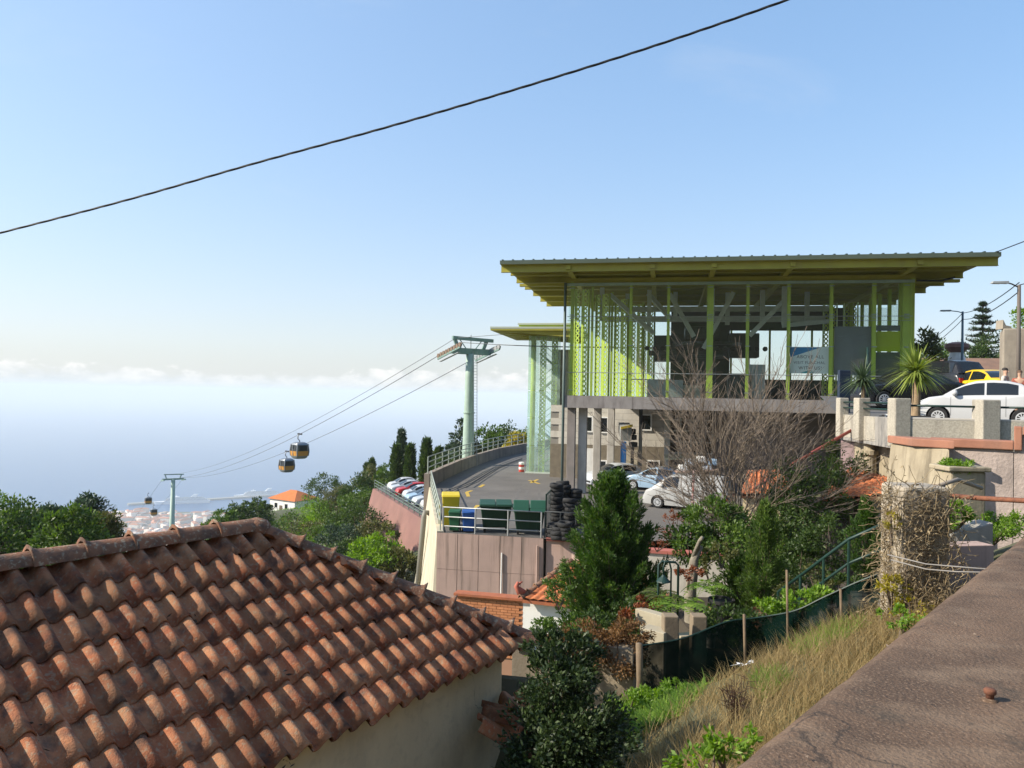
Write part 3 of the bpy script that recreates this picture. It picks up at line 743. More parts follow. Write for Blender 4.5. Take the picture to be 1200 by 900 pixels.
# left and right side glazing
for s_, aa in ((0, 0.05), (1, SW - .05)):
    for k in range(6):
        for z0, z1 in ((0.04, 3.1), (3.12, 6.74)):
            m = MB(); y0, y1 = .2 + k * 2.2, 2.36 + k * 2.2; d0, d1 = (0, 0) if s_ else (DX * y0, DX * y1)
            m.hexa([(aa + d0 - .006, y0, z0), (aa + d0 + .006, y0, z0), (aa + d1 + .006, y1, z0), (aa + d1 - .006, y1, z0)], [(aa + d0 - .006, y0, z1), (aa + d0 + .006, y0, z1), (aa + d1 + .006, y1, z1), (aa + d1 - .006, y1, z1)]); m.build('pane', glass, station)
        if s_:
            m = MB(); m.box(aa - .1, aa + .1, .1 + k * 2.2, .28 + k * 2.2, 0, 7.0); m.build('post', green_steel, station)

# perforated lime columns behind the glass
def perforated(wd, ht, hole, pitch, th=0.03):
    """plate standing in x-z with a row of octagonal holes"""
    v, f = [], []
    n = int(ht / pitch); a8 = [(math.cos(R(22.5 + 45 * i)), math.sin(R(22.5 + 45 * i))) for i in range(8)]
    sq = [(1, .4142), (.4142, 1), (-.4142, 1), (-1, .4142), (-1, -.4142), (-.4142, -1), (.4142, -1), (1, -.4142)]
    for k in range(n):
        zc_ = (k + .5) * pitch; b0 = len(v)
        for y in (0, th):
            for (x, z) in a8: v.append((x * hole, y, zc_ + z * hole))
            for (x, z) in sq: v.append((x * wd / 2, y, zc_ + z * pitch / 2))
        for i in range(8):
            j = (i + 1) % 8
            f += [(b0 + i, b0 + j, b0 + 8 + j, b0 + 8 + i), (b0 + 16 + i, b0 + 24 + i, b0 + 24 + j, b0 + 16 + j), (b0 + i, b0 + 16 + i, b0 + 16 + j, b0 + j)]
    return v, f
pv_, pf_ = perforated(0.30, 6.6, 0.085, 0.30)
lime_bright = mat('lime_bright_steel', (0.46, 0.54, 0.075), (0.40, 0.48, 0.06), 1.2, 0.45)
def lime_column(loc, w=0.62, htop=6.6, parent=station, sc=1.0):
    c = MB(); c.box(-.10, .10, .10, .14, 0, htop); c.box(-w / 2 - .17, -w / 2 - .13, -.02, .16, 0, htop); c.box(w / 2 + .13, w / 2 + .17, -.02, .16, 0, htop)
    o = c.build('lime_column', lime_bright, parent); o.location = loc; o.rotation_euler = (0, 0, R(-35))
    for sx in (-1, 1):
        q = MB(); q.add([(x + sx * w / 2 * .78, y, z) for x, y, z in pv_], pf_); q.build('perforated_web', lime_bright, o)
    return o
for a, b_ in ((0.85, .75), (1.95, 2.9), (3.0, 5.6), (4.0, 8.4), (4.7, 10.6)): lime_column((a, b_, 0), .78)
for a, b_ in ((.35, .5), (1.42, 1.85), (2.5, 4.2), (3.5, 7.0), (4.38, 9.5)):
    m = MB(); m.box(a - .07, a + .07, b_ - .07, b_ + .07, 0, 6.9); m.build('lime_mullion', lime_bright, station)
for a, b_ in ((16.9, 8.5), (18.1, 8.0)): lime_column((a, b_, 0))

# inside: floor, dark rear screen, drive machinery, hangers and braces under the roof
steel_light = mat('light_grey_steel', (.52, .54, .52), (.44, .46, .44), 3, .5)
inner_floor = mat('inner_floor', (0.12, 0.12, 0.12), rough=0.7)
m = MB(); m.prism([(.35, .4), (SW, .4), (SW, 14.4), (DX * 14 + .4, 14.4)], 0.0, .02); m.build('floor', inner_floor, station)
dark_panel = mat('dark_panel', (0.03, 0.034, 0.036), (0.045, 0.048, 0.05), 1.2, 0.6)
m = MB(); m.box(6.4, 10.8, 13.6, 13.8, 0, 6.9); m.build('rear_wall', dark_panel, station)
m = MB(); m.box(10.8, SW, 13.6, 13.8, 5.2, 6.9); m.build('rear_wall', dark_panel, station)
m = MB(); m.box(10.8, SW, 13.6, 13.8, 0, 1.5); m.build('rear_wall', dark_panel, station)
for a in (10.9, 12.2, 13.7, 15.2, 16.7, 18.2):
    m = MB(); m.box(a - .07, a + .07, 13.5, 13.62, 1.5, 5.2); m.build('rear_mullion', green_steel, station)
for i, (a, b_, zz) in enumerate(((1.9, 3.2, 4.9), (3.4, 6.2, 5.0), (4.9, 4.5, 4.6), (6.6, 5.5, 5.1), (8.9, 4.2, 4.8), (10.0, 6.0, 4.9), (12.1, 5, 5.0), (13.2, 3.4, 4.7), (15, 6, 5.2))):
    m = MB(); m.box(a - .14, a + .14, b_ - .14, b_ + .14, zz, 7.05); m.build('hanger', steel_light, station)
for p0, p1 in (((2.4, 3.2, 6.6), (5.2, 4.5, 4.2)), ((6.2, 4.4, 6.8), (7.8, 4.6, 4.0)), ((10.2, 4.0, 6.8), (8.4, 4.2, 3.2)), ((13.3, 3.4, 6.3), (11.2, 3.8, 4.0)), ((13.1, 3.2, 4.6), (16.2, 4.4, 5.0)), ((4.8, 5, 6.9), (6.4, 6, 5.2))):
    m = MB(); m.bar(p0, p1, .22, .26); m.build('brace', steel_light, station)
for k, zz in enumerate((5.9, 5.3)):
    m = MB(); m.box(1.5, 16.5, 6.8 + k, 7.1 + k, zz, zz + .35); m.build('cross_beam', steel_light, station)
m = MB(); m.lathe([(2.1, -.12), (2.35, -.12), (2.35, .12), (2.1, .12)], 40, (8.8, 8.2, 3.7)); m.build('bullwheel', steel_dark, station)
for i in range(6):
    t_ = i * math.pi / 6; m = MB(); m.bar((8.8 - 2.2 * math.cos(t_), 8.2 - 2.2 * math.sin(t_), 3.7), (8.8 + 2.2 * math.cos(t_), 8.2 + 2.2 * math.sin(t_), 3.7), .14, .1); m.build('wheel_spoke', steel_dark, station)
for (x0, x1, y0, y1, z0, z1) in ((7.3, 9.6, 7, 9.4, 4.0, 4.9), (8.2, 9.4, 7.4, 9, 0, 3.5), (5.2, 7.2, 8.5, 10.5, 2.6, 4.4), (10.4, 12.4, 8.8, 10.2, 2.9, 4.6), (4.9, 6.8, 5.6, 5.9, 2.8, 3.15), (7.6, 9.8, 4.4, 4.7, 2.6, 2.85)):
    m = MB(); m.box(x0, x1, y0, y1, z0, z1); m.build('drive_unit', steel_dark, station, bevel=.05)
for i in range(16):
    a = 4.8 + i * .5; m = MB(); m.lathe([(.16, -.06), (.16, .06)], 10, (a, 5.0 + (i % 3) * .05, 3.25), 'y'); m.build('guide_tyre', black_rubber, station, smooth=False)
for (a, b_, w, h, mt) in ((6.0, 2.6, 2.2, 1.1, steel_grey), (7.3, 3.6, 1.9, .8, mat('cabinet_beige', (.42, .42, .34), rough=.6)), (10.6, 4, 1.4, 1.6, steel_dark), (11.7, 4.4, 1.0, 2.2, mat('cabinet_light', (.45, .46, .46), rough=.5))):
    m = MB(); m.box(a - w / 2, a + w / 2, b_ - .4, b_ + .4, .02, h); m.build('control_cabinet', mt, station, bevel=.02)
m = MB(); m.tube([(3.3, 2, .05), (3.3, 2, 1.1), (6.4, 2.4, 1.1), (6.4, 2.4, .05)], .035, 6); m.build('guard_rail', steel_galv, station)

# roof: ribbed metal sheet, fascia, soffit, purlins and rafters
RA0, RA1, RB0, RB1 = -3.55, 22.8, -3.05, 15.5
roof_teal = mat('roof_teal_metal', (0.04, 0.075, 0.075), (0.03, 0.055, 0.055), 1.2, 0.5, metal=.2)
m = MB(); m.box(RA0, RA1, RB0, RB1, 7.70, 7.78); st_roof = m.build('roof', roof_teal, station)
nr = 44
for i in range(nr):
    a = RA0 + .15 + i * (RA1 - RA0 - .3) / (nr - 1)
    m = MB(); m.box(a - .05, a + .05, RB0 - .02, RB1, 7.78, 7.86); m.build('roof_rib', roof_teal, st_roof)
m = MB(); m.box(RA0, RA1, RB0 - .05, RB0, 7.57, 7.80); m.build('fascia', mat('fascia_grey_green', (0.085, 0.11, 0.08), (.07, .09, .065), 1, .5), station)
m = MB(); m.box(RA0 + .02, RA1 - .02, RB0, RB1, 7.56, 7.69); m.build('soffit', lime_soffit, station)
for i, (b_, h) in enumerate(((-2.75, .42), (-1.1, .34), (1.9, .34), (4.9, .34), (8.2, .34), (11.5, .34), (14.6, .34))):
    m = MB(); a0, a1 = RA0 + (.02 if i != 1 else .25), RA1 - (.02 if i != 1 else .9)
    z1 = 7.56; z0 = z1 - h
    m.box(a0, a1, b_ - .03, b_ + .03, z0, z1); m.box(a0, a1, b_ - .11, b_ + .11, z0, z0 + .03); m.box(a0, a1, b_ - .11, b_ + .11, z1 - .03, z1 - .002); m.build('purlin', lime_soffit, station)
for a in (a_of(668, -1), a_of(763, -1), pa[3][0], a_of(921, -1), a_of(1064, -1)):
    m = MB()
    for (x0, x1) in ((a - .14, a + .14),):
        m.hexa([(x0, -2.9, 7.26), (x1, -2.9, 7.26), (x1, 14, 6.72), (x0, 14, 6.72)], [(x0, -2.9, 7.50), (x1, -2.9, 7.50), (x1, 14, 7.14), (x0, 14, 7.14)])
    m.build('rafter', lime_soffit, station)
m = MB(); m.box(-.1, SW + .1, .14, .46, 6.90, 7.2); m.build('eave_beam', lime_soffit, station)
m = MB(); m.box(RA0 + .3, RA1 - .3, 1.5, 1.8, 6.95, 7.12); m.build('eave_beam', lime_soffit, station)
m = MB(); m.tube([(-.08, -.05, 6.9), (-.08, -.05, -6.0)], .085, 10); m.build('drainpipe', mat('drain_grey_green', (.11, .15, .14), rough=.5), station, smooth=True)
m = MB(); m.tube([(SW + 2.2, .4, 7.05), (SW + 1.6, .6, 6.9), (SW + .15, .1, 6.85)], .06, 8); m.build('gutter_pipe', steel_dark, station, smooth=True)

# grey and lime infill panels at the street end
panel_grey = mat('panel_grey', (0.17, 0.18, 0.18), (.14, .15, .15), 1, .45)
a0, a1 = a_of(977, .6), a_of(1022, .6)
m = MB(); m.box(a0, a1, .55, .62, 1.5, 4.3); m.build('infill_panel', panel_grey, station)
a0b, a1b = a_of(1026, .6), a_of(1056, .6)
m = MB(); m.box(a0b, a1b, .9, .97, 2.9, 4.05); m.build('infill_panel', mat('panel_lime', (0.45, 0.52, 0.02), rough=.5), station)
m = MB(); m.box(a0b, a1b, .9, .97, .1, 2.85); m.build('infill_panel', mat('panel_olive', (0.13, 0.14, 0.10), rough=.5), station)
m = MB(); m.box(a0b, a1b, .9, .97, 4.08, 4.4); m.build('infill_panel', panel_grey, station)
# banner in the bay beside them
ab0, ab1 = a_of(925, .5), a_of(971, .5)
banner = thing('banner', 'white banner with lettering and blue corner hung behind the station glass', 'banner', S(ab0, .45, 1.55), SROT, local=True)
bw, bh = ab1 - ab0, 1.55
m = MB(); m.box(0, bw, 0, .02, 0, bh); m.build('sheet', mat('banner_white', (0.72, 0.74, 0.72), rough=.6), banner)
m = MB(); m.extrude([(0, -.003, bh - .03), (0, -.003, bh - .62), (bw * .78, -.003, bh - .03)], (0, .0025, 0)); m.build('blue_corner', mat('banner_blue', (0.03, 0.20, 0.42), rough=.6), banner)
m = MB(); m.extrude([(bw * .25, -.003, .02), (bw * .62, -.003, .02), (bw * .55, -.003, .22)], (0, .0025, 0)); m.build('teal_corner', mat('banner_teal', (0.03, 0.30, 0.33), rough=.6), banner)
def lettering(txt, parent, x, z, size, mt, y=-.006, name='lettering'):
    cu = bpy.data.curves.new('lettering', 'FONT'); cu.body = txt; cu.size = size; cu.align_x = 'CENTER'; cu.space_character = 1.12
    ob = bpy.data.objects.new('tmp', cu); COL.objects.link(ob)
    bpy.context.view_layer.update()
    me = bpy.data.meshes.new_from_object(ob.evaluated_get(bpy.context.evaluated_depsgraph_get()))
    bpy.data.objects.remove(ob)
    me.transform(Matrix.Translation((x, y, z)) @ Matrix.Rotation(R(90), 4, 'X'))
    me.materials.clear(); me.materials.append(mt)
    o = bpy.data.objects.new(name, me); COL.objects.link(o); o.parent = parent; return o
dark_ink = mat('ink_dark', (0.05, 0.045, 0.05), rough=.6); pink_ink = mat('ink_pink', (.55, .16, .14), rough=.6)
lettering('ABOVE ALL', banner, bw * .52, bh * .57, .27, dark_ink)
lettering('VISIT FUNCHAL', banner, bw * .5, bh * .36, .225, dark_ink)
lettering('WITH US!', banner, bw * .52, bh * .15, .27, dark_ink)

# storey below the deck: block wall, rough base, small windows, columns
blockm = mat('pale_block', (0.60, 0.56, 0.49), (.52, .485, .425), 1.6, .9, .3, 30, rand=.06, stain=(.30, .27, .23), stain_amt=.4)
rough_base = mat('rough_base', (0.22, 0.185, 0.135), (.16, .135, .10), 3, .95, .6, 30)
WB = 9.0
wl0, wl1 = a_of(662, WB) - 1.0, a_of(838, WB)
m = MB(); m.box(wl0, wl1, WB + .06, WB + .5, -6.1, -.7); m.build('lower_wall', mat('wall_core', (.25, .23, .2), rough=.9), station)
rowh = .47
for r_ in range(6):
    z1 = -.74 - r_ * rowh
    n_ = 5
    for c_ in range(n_):
        x0 = wl0 + (wl1 - wl0) * c_ / n_ + (.6 if r_ % 2 else 0); x1 = wl0 + (wl1 - wl0) * (c_ + 1) / n_ + (.6 if r_ % 2 else 0)
        if x0 < wl0: x0 = wl0
        m = MB(); m.box(x0 + .006, min(x1, wl1) - .006, WB + random.uniform(-.004, .004), WB + .06, z1 - rowh + .012, z1); m.build('block', blockm, station, bevel=.008)
m = MB(); m.box(wl0, wl1, WB - .03, WB + .05, -6.05, -.74 - 6 * rowh); m.build('base_course', rough_base, station)
frame_w = mat('window_white', (0.80, 0.79, 0.76), rough=.5)
def window(a, z, w, h, b_, mt=dark_glass, parent=station, bars=0):
    f = MB(); t_ = .09
    f.box(a - w/2 - t_, a + w/2 + t_, b_ - .09, b_, z - h/2 - t_, z - h/2); f.box(a - w/2 - t_, a + w/2 + t_, b_ - .09, b_, z + h/2, z + h/2 + t_)
    f.box(a - w/2 - t_, a - w/2, b_ - .09, b_, z - h/2, z + h/2); f.box(a + w/2, a + w/2 + t_, b_ - .09, b_, z - h/2, z + h/2)
    fo = f.build('window', frame_w, parent)
    g = MB(); g.box(a - w/2, a + w/2, b_ - .04, b_ - .02, z - h/2, z + h/2); g.build('window_glass', mt, fo)
    return fo
def zv(u, v, b_):     # height of a pixel on the plane b_ of the station
    a = a_of(u, b_); p = S(a, b_, 0); q = P(u, v, p.y); return q.z
for (u, v, w, h) in ((691, 497, .42, 1.0), (709, 498, .42, 1.0), (758, 495, .62, 1.0), (767, 544, .75, .4), (787, 545, .5, .38), (708, 547, .42, .8)):
    window(a_of(u, WB), zv(u, v, WB), w, h, WB - .01)
for u, mt in ((693, white_paint), (741, cream)):
    m = MB(); a = a_of(u, WB); m.box(a - .45, a + .45, WB - .06, WB - .012, -6.0, -6.0 + 2.2); d_ = m.build('door', mt, station); 
    m = MB(); m.box(a + .3, a + .36, WB - .10, WB - .062, -4.95, -4.85); m.build('handle', steel_dark, d_)
for (u, b_, w) in ((684, 1.0, .52), (701, 3.9, .50), (717, 6.6, .48)):
    a = a_of(u, b_); m = MB(); m.box(a - w / 2, a + w / 2, b_ - .25, b_ + .25, -6.3, -.62); m.build('column', concrete_light, station, bevel=.03)
m = MB(); m.box(.12, .62, .35, .85, -6.3, -.74); m.build('column', mat('column_brown', (.27, .235, .215), (.2, .18, .165), 1.5, .9, .2, 30), station, bevel=.02)
m = MB(); m.box(4.25, 4.5, 7.9, 8.05, -6.0, -.7); m.build('dark_duct', steel_dark, station)
# gridded window bay further along and the recessed dark wall
g0, g1, gb = a_of(786, 4.5), a_of(836, 4.5), 4.5
gm = mat('grid_frame', (.40, .37, .33), rough=.85)
m = MB(); m.box(g0 - .35, g0, gb - .2, gb + 3, -6.1, -.7); m.build('column', concrete_light, station)
for i in range(4):
    for j in range(4):
        x0 = g0 + i * (g1 - g0) / 4; x1 = x0 + (g1 - g0) / 4; z0 = -3.6 + j * .72
        m = MB(); m.box(x0 + .05, x1 - .05, gb + .05, gb + .07, z0 + .05, z0 + .67); m.build('pane', mat('grid_glass', (.05, .038, .03), rough=.15), station)
for i in range(5):
    x0 = g0 + i * (g1 - g0) / 4; m = MB(); m.box(x0 - .05, x0 + .05, gb - .02, gb + .12, -3.6, -.72); m.build('window_bar', gm, station)
for j in range(5):
    m = MB(); m.box(g0, g1, gb - .03, gb + .11, -3.65 + j * .72, -3.55 + j * .72); m.build('window_bar', gm, station)
m = MB(); m.box(g0, SW + 1, gb + .2, gb + .5, -6.1, -.7); m.build('recess_wall', mat('recess_wall', (.20, .165, .165), (.15, .125, .125), .8, .9, .2, 20), station)
m = MB(); m.hexa([(g0 - .3, gb - 1.3, -3.95), (g1 - .8, gb - 1.3, -3.95), (g1 - .8, gb, -3.75), (g0 - .3, gb, -3.75)], [(g0 - .3, gb - 1.3, -3.88), (g1 - .8, gb - 1.3, -3.88), (g1 - .8, gb, -3.68), (g0 - .3, gb, -3.68)]); m.build('awning', mat('awning_cream', (.62, .56, .36), rough=.8), station)
m = MB(); m.tube([(4.9, 8.7, -.9), (7.0, 8.7, -1.1), (7.0, 8.7, -.8)], .09, 8); m.build('vent_duct', concrete_light, station)

# ------------------------------------------------------------------ glazed stair tower behind
tb = G(637, 554, -6.0); tb = Vector((P(639, 500, 57.5).x, 57.5, -6.0))
tower = thing('stair_tower', 'slim glazed stair tower with bright lime columns and a thin flat roof', 'tower', tb, SROT, local=True)
def ta(u): 
    p = P(u, 500, 57.5); return (p - tb).dot(E1)
zT = 4.55 + 6
m = MB(); m.box(ta(577), ta(672), -2.2, 8, zT + .35, zT + .5); m.build('roof', mat('tower_roof', (.42, .46, .38), rough=.5), tower)
m = MB(); m.box(ta(600), ta(672), 1.0, 10, zT + .95, zT + 1.08); m.build('upper_roof', mat('tower_roof', (.42, .46, .38), rough=.5), tower)
m = MB(); m.box(ta(601), ta(672), 1.1, 9.8, zT + .5, zT + .95); m.build('roof_band', green_steel, tower)
m = MB(); m.box(ta(577) + .02, ta(672), -2.18, 8, zT + .22, zT + .35); m.build('soffit', lime_soffit, tower)
for y_ in (-1.9, .3, 2.6, 5):
    m = MB(); m.hexa([(ta(585), y_ - .1, zT + .2), (ta(672), y_ - .1, zT - .25), (ta(672), y_ + .1, zT - .25), (ta(585), y_ + .1, zT + .2)], [(ta(585), y_ - .1, zT + .23), (ta(672), y_ - .1, zT + .23), (ta(672), y_ + .1, zT + .23), (ta(585), y_ + .1, zT + .23)]); m.build('roof_beam', lime_soffit, tower)
c_ = MB(); x = ta(622); c_.tube([(x, .45, 0), (x, .45, zT + .1)], .2, 12); c_.build('column', lime_bright, tower, smooth=True)
pv2, pf2 = perforated(.36, zT, .07, .3)
for u in (634, 648):
    x = ta(u); c_ = MB(); c_.add([(x + q[0], q[1] + .4, q[2]) for q in pv2], pf2); c_.box(x - .22, x - .18, .3, .6, 0, zT); c_.box(x + .18, x + .22, .3, .6, 0, zT); c_.build('perforated_column', lime_bright, tower)
xs = [ta(617), ta(629), ta(642), ta(656)]
for i in range(3):
    for j in range(5):
        m = MB(); m.box(xs[i] + .01, xs[i + 1] - .01, 0, .02, j * zT / 5 + .03, (j + 1) * zT / 5 - .01); m.build('pane', glass_t, tower)
for j in range(5):
    m = MB(); m.box(xs[0] - .01, xs[0] + .01, .05, 5, j * zT / 5 + .03, (j + 1) * zT / 5 - .01); m.build('pane', glass_t, tower)
for j in range(6):
    z0 = .3 + j * 1.5; xa, xb = ta(626), ta(654); d = (xa, xb) if j % 2 == 0 else (xb, xa)
    m = MB(); m.bar((d[0], 2.2, z0), (d[1], 2.2, z0 + 1.5), .9, .12); m.build('stair_flight', pale_green, tower)
    m = MB(); m.bar((d[0], 1.7, z0 + .95), (d[1], 1.7, z0 + 2.45), .05, .05); m.bar((d[0], 1.7, z0 + .5), (d[1], 1.7, z0 + 2.0), .03, .03); m.build('stair_rail', pale_green, tower)
m = MB(); m.box(xs[-1] - .7, xs[-1] + .9, .8, 3, -.2, zT - 1.0); m.build('lift_shaft', concrete, tower)
m = MB(); m.box(xs[0] - .1, xs[-1], -.12, .0, -.02, .10); m.build('plinth', mat('plinth_pale', (.5, .56, .48), rough=.7), tower)

# ------------------------------------------------------------------ cable pylon, ropes and cabins
UPV = Vector((0, 0, 1))
PY = 63.0
pyb = P(548, 560, PY); pyt = P(553, 412, PY)
RD = Vector((-0.54, 0.84, 0)).normalized(); RP = Vector((RD.y, -RD.x, 0))       # rope direction (downhill) and across
pylon = thing('cable_pylon', 'tall pale green tapered cable pylon with crossarm and sheave wheels beside the yard', 'pylon', (pyb.x, pyb.y, -13))
tip = Vector((pyb.x + .05, pyb.y, pyt.z))
m = MB(); zs = np.linspace(-13, tip.z - .2, 9)
m.lathe([(0.66 - 0.33 * (z + 13) / (tip.z + 12.8), z) for z in zs], 20, (pyb.x, pyb.y, 0)); m.build('column', pale_green, pylon, smooth=True)
for z in (-8.0, -4.8, -1.6):
    m = MB(); rr_ = 0.68 - 0.33 * (z + 13) / (tip.z + 12.8); m.lathe([(rr_, z - .06), (rr_ + .05, z - .05), (rr_ + .05, z + .05), (rr_, z + .06)], 20, (pyb.x, pyb.y, 0)); m.build('flange', pale_green, pylon)
q0 = Vector((pyb.x, pyb.y, 0)) + Vector((.72, -.35, 0)); q1 = Vector((pyb.x, pyb.y, 0)) + Vector((.42, -.2, 0))
for k_ in (-.17, .17):
    m = MB(); m.tube([(q0.x + k_, q0.y, -12.5), (q1.x + k_, q1.y, tip.z)], .025, 5); m.build('ladder_rail', steel_galv, pylon)
for i in range(46):
    z = -8 + i * (tip.z + 7.8) / 46; f_ = (z + 12.5) / (tip.z + 12.5); c = q0.lerp(q1, f_)
    m = MB(); m.bar((c.x - .17, c.y, z), (c.x + .17, c.y, z), .025); m.build('ladder_rung', steel_galv, pylon)
cz = tip.z
HALF = 1.85
m = MB(); m.bar(tip - RP * HALF + UPV * .0, tip + RP * HALF, .42, .5); m.build('crossarm', mat('crossarm_green', (.20, .30, .27), (.16, .25, .22), 2, .5), pylon)
armm = MATS['crossarm_green']
m = MB(); m.bar(tip - RP * (HALF - .1) + UPV * 1.08, tip + RP * (HALF + .3) + UPV * 1.0, .25, .28); m.build('lifting_beam', armm, pylon)
for s_ in (-1, 1):
    m = MB(); m.bar(tip + RP * s_ * 1.1, tip + RP * s_ * 1.55 + UPV * 1.0, .16, .3); m.build('frame_leg', armm, pylon)
    m = MB(); m.tube([tip + RP * s_ * .25, tip + RP * s_ * 1.1 + UPV * 1.0], .045, 5); m.build('frame_stay', armm, pylon)
    m = MB(); m.bar(tip + RP * s_ * HALF * .95 - RD * 1.2 - UPV * .18, tip + RP * s_ * HALF * .95 + RD * 2.1 - UPV * .85, .22, .05); m.build('walkway', steel_galv, pylon)
m = MB(); m.tube([tip, tip + UPV * 1.4], .04, 5); m.build('mast_ladder', steel_galv, pylon)
sheave_m = mat('sheave_copper', (.26, .17, .11), (.16, .12, .09), 8, .5, metal=.3)
for s_ in (-1, 1):
    base = tip + RP * s_ * HALF
    bt = MB(); bt.bar(base - RD * 1.6 + UPV * .25, base + RD * 2.4 - UPV * .62, .12, .16); bo = bt.build('sheave_battery', armm, pylon)
    for i in range(9):
        c = base + RD * (-1.5 + i * .47) + UPV * (.42 - i * .098)
        w_ = MB()
        vs = [(.05, -.07), (.20, -.07), (.20, -.04), (.165, -.02), (.165, .02), (.20, .04), (.20, .07), (.05, .07)]
        w_.lathe(vs, 12, (0, 0, 0), 'x')
        ang = math.atan2(RP.y, RP.x); w_.v = [tuple(Matrix.Rotation(ang, 3, 'Z') @ Vector(p) + c) for p in w_.v]
        w_.build('sheave', sheave_m if s_ < 0 else steel_galv, bo)

rope_m = mat('steel_rope', (.12, .125, .13), rough=.5, metal=.3)
FY = 200.0
fpb, fpt = P(201, 640, FY), P(203.5, 561.5, FY)
ftip = Vector((fpb.x, fpb.y, fpt.z))
far_pylon = thing('cable_pylon', 'thin far cable pylon rising behind the tiled roof ridge', 'pylon', (fpb.x, fpb.y, -62))
m = MB(); m.lathe([(1.0, -62), (.5, ftip.z)], 14, (fpb.x, fpb.y, 0)); m.build('column', mat('far_pylon_green', (.26, .36, .31), rough=.5), far_pylon, smooth=True)
m = MB(); m.bar(ftip - RP * 2.6, ftip + RP * 2.6, .45, .4); m.build('crossarm', armm, far_pylon)
m = MB(); m.bar(ftip - RP * 2.3 + UPV * 1.3, ftip + RP * 2.6 + UPV * 1.2, .25, .25); m.build('lifting_beam', armm, far_pylon)
for s_ in (-1, 1):
    m = MB(); m.bar(ftip + RP * s_ * 1.6, ftip + RP * s_ * 2.0 + UPV * 1.2, .2, .25); m.build('frame_leg', armm, far_pylon)
    m = MB(); m.bar(ftip + RP * s_ * 2.55 - RD * 2.5 + UPV * .1, ftip + RP * s_ * 2.55 + RD * 2.5 - UPV * .6, .3, .35); m.build('sheave_battery', armm, far_pylon)
def sag(p0, p1, s, n=24): return [p0.lerp(p1, i / n) - UPV * (4 * s * (i / n) * (1 - i / n)) for i in range(n + 1)]
def rope(label, pts, r):
    m = MB(); m.tube(pts, r, 6); return tag(m.build('haul_rope', rope_m, smooth=True), label, 'rope')
stl = S(4.0, 9.0, 3.4)
ends = {}
for s_, nm in ((-1, 'seaward'), (1, 'landward')):
    p0 = tip + RP * s_ * HALF + RD * 2.2 + UPV * (-.42 + .1); p1 = ftip + RP * s_ * 1.85 + UPV * .3
    pts = sag(p0, p1, 2.85, 60)
    q_ = tip + RP * s_ * HALF - RD * 1.5 + UPV * .6
    sp_ = S(2.5 + (s_ + 1) * 2.2, 9, 3.6)
    rope('steel haul rope from the station over the %s sheaves towards the far pylon' % nm, sag(sp_, q_, .12, 8) + sag(q_, p0, -.05, 6)[1:] + pts[1:], .03)
    ends[s_] = pts
    fp1 = P(-260 + s_ * 8, 1100, 420) if False else ftip + RD * 220 + RP * s_ * 2.55 - UPV * 62
    rope('steel haul rope descending from the far pylon on its %s side' % nm, sag(ftip + RP * s_ * 2.55 + UPV * .3, fp1, 3, 20), .03)
p0 = tip + RP * (HALF - .4) * -1 + UPV * 1.05
rope('thin signal cable running above the haul ropes from pylon to pylon', [S(3.5, 9, 5.2)] + sag(p0, ftip - RP * 2.2 + UPV * 1.4, 2.9, 50), .022)

cab_silver = mat('cabin_silver', (.22, .24, .26), rough=.35, metal=.4); cab_orange = mat('cabin_orange', (.50, .24, .05), rough=.45); cab_dark = mat('cabin_window', (.02, .025, .03), rough=.08, spec=.6)
def make_cabin(lod=1):
    ro = thing('gondola_cabin', '', 'gondola', (0, 0, 0), 0, 'gondola cabins on the ropes', local=True)
    def ring(m, zz, hx, hy, n=20):
        for j in range(n):
            t_ = 2 * math.pi * j / n; c, s = math.cos(t_), math.sin(t_)
            m.v.append((hx * math.copysign(abs(c) ** .45, c), hy * math.copysign(abs(s) ** .45, s), zz))
    def shell(rows, name, mt, n=20):
        m = MB()
        for r_ in rows: ring(m, *r_)
        for i in range(len(rows) - 1):
            for j in range(n): m.f.append((i * n + j, i * n + (j + 1) % n, (i + 1) * n + (j + 1) % n, (i + 1) * n + j))
        m.f += [tuple(range(n)), tuple((len(rows) - 1) * n + j for j in range(n))]
        return m.build(name, mt, ro, smooth=False)
    shell([(-3.15, .62, .62), (-3.00, .82, .82), (-2.75, .9, .9)], 'floor_pan', cab_silver)
    shell([(-2.75, .91, .91), (-2.15, .985, .985)], 'lower_panel', cab_orange)
    shell([(-2.15, .97, .97), (-1.45, .9, .9), (-1.35, .88, .88)], 'window_band', cab_dark)
    shell([(-1.35, .9, .9), (-1.15, .78, .78), (-1.02, .5, .5)], 'roof_shell', cab_silver)
    for x, y in ((.93, .93), (-.93, .93), (.93, -.93), (-.93, -.93)):
        m = MB(); m.bar((x * .86, y * .86, -2.80), (x * .93, y * .93, -2.15), .12); m.bar((x * .93, y * .93, -2.15), (x * .82, y * .82, -1.25), .12); m.build('corner_post', cab_silver, ro)
    for y in (-.97, .97):
        m = MB(); m.box(-.04, .04, y - .03, y + .03, -2.70, -1.35); m.build('door_post', cab_silver, ro)
    m = MB(); m.tube([(0, 0, -1.05), (0, 0, -.85), (0, .26, -.6), (0, .28, -.3), (0, .1, -.08), (0, 0, 0)], .07, 8); m.build('hanger_arm', cab_silver, ro, smooth=True)
    m = MB(); m.bar((-.45, 0, .02), (.45, 0, .02), .16, .2); m.build('grip', steel_dark, ro)
    return ro
cab0 = make_cabin()
def on_rope(pts, Y):
    for a, b2 in zip(pts, pts[1:]):
        if a.y <= Y <= b2.y: return a.lerp(b2, (Y - a.y) / (b2.y - a.y))
    return pts[-1]
rz = math.atan2(RD.y, RD.x)
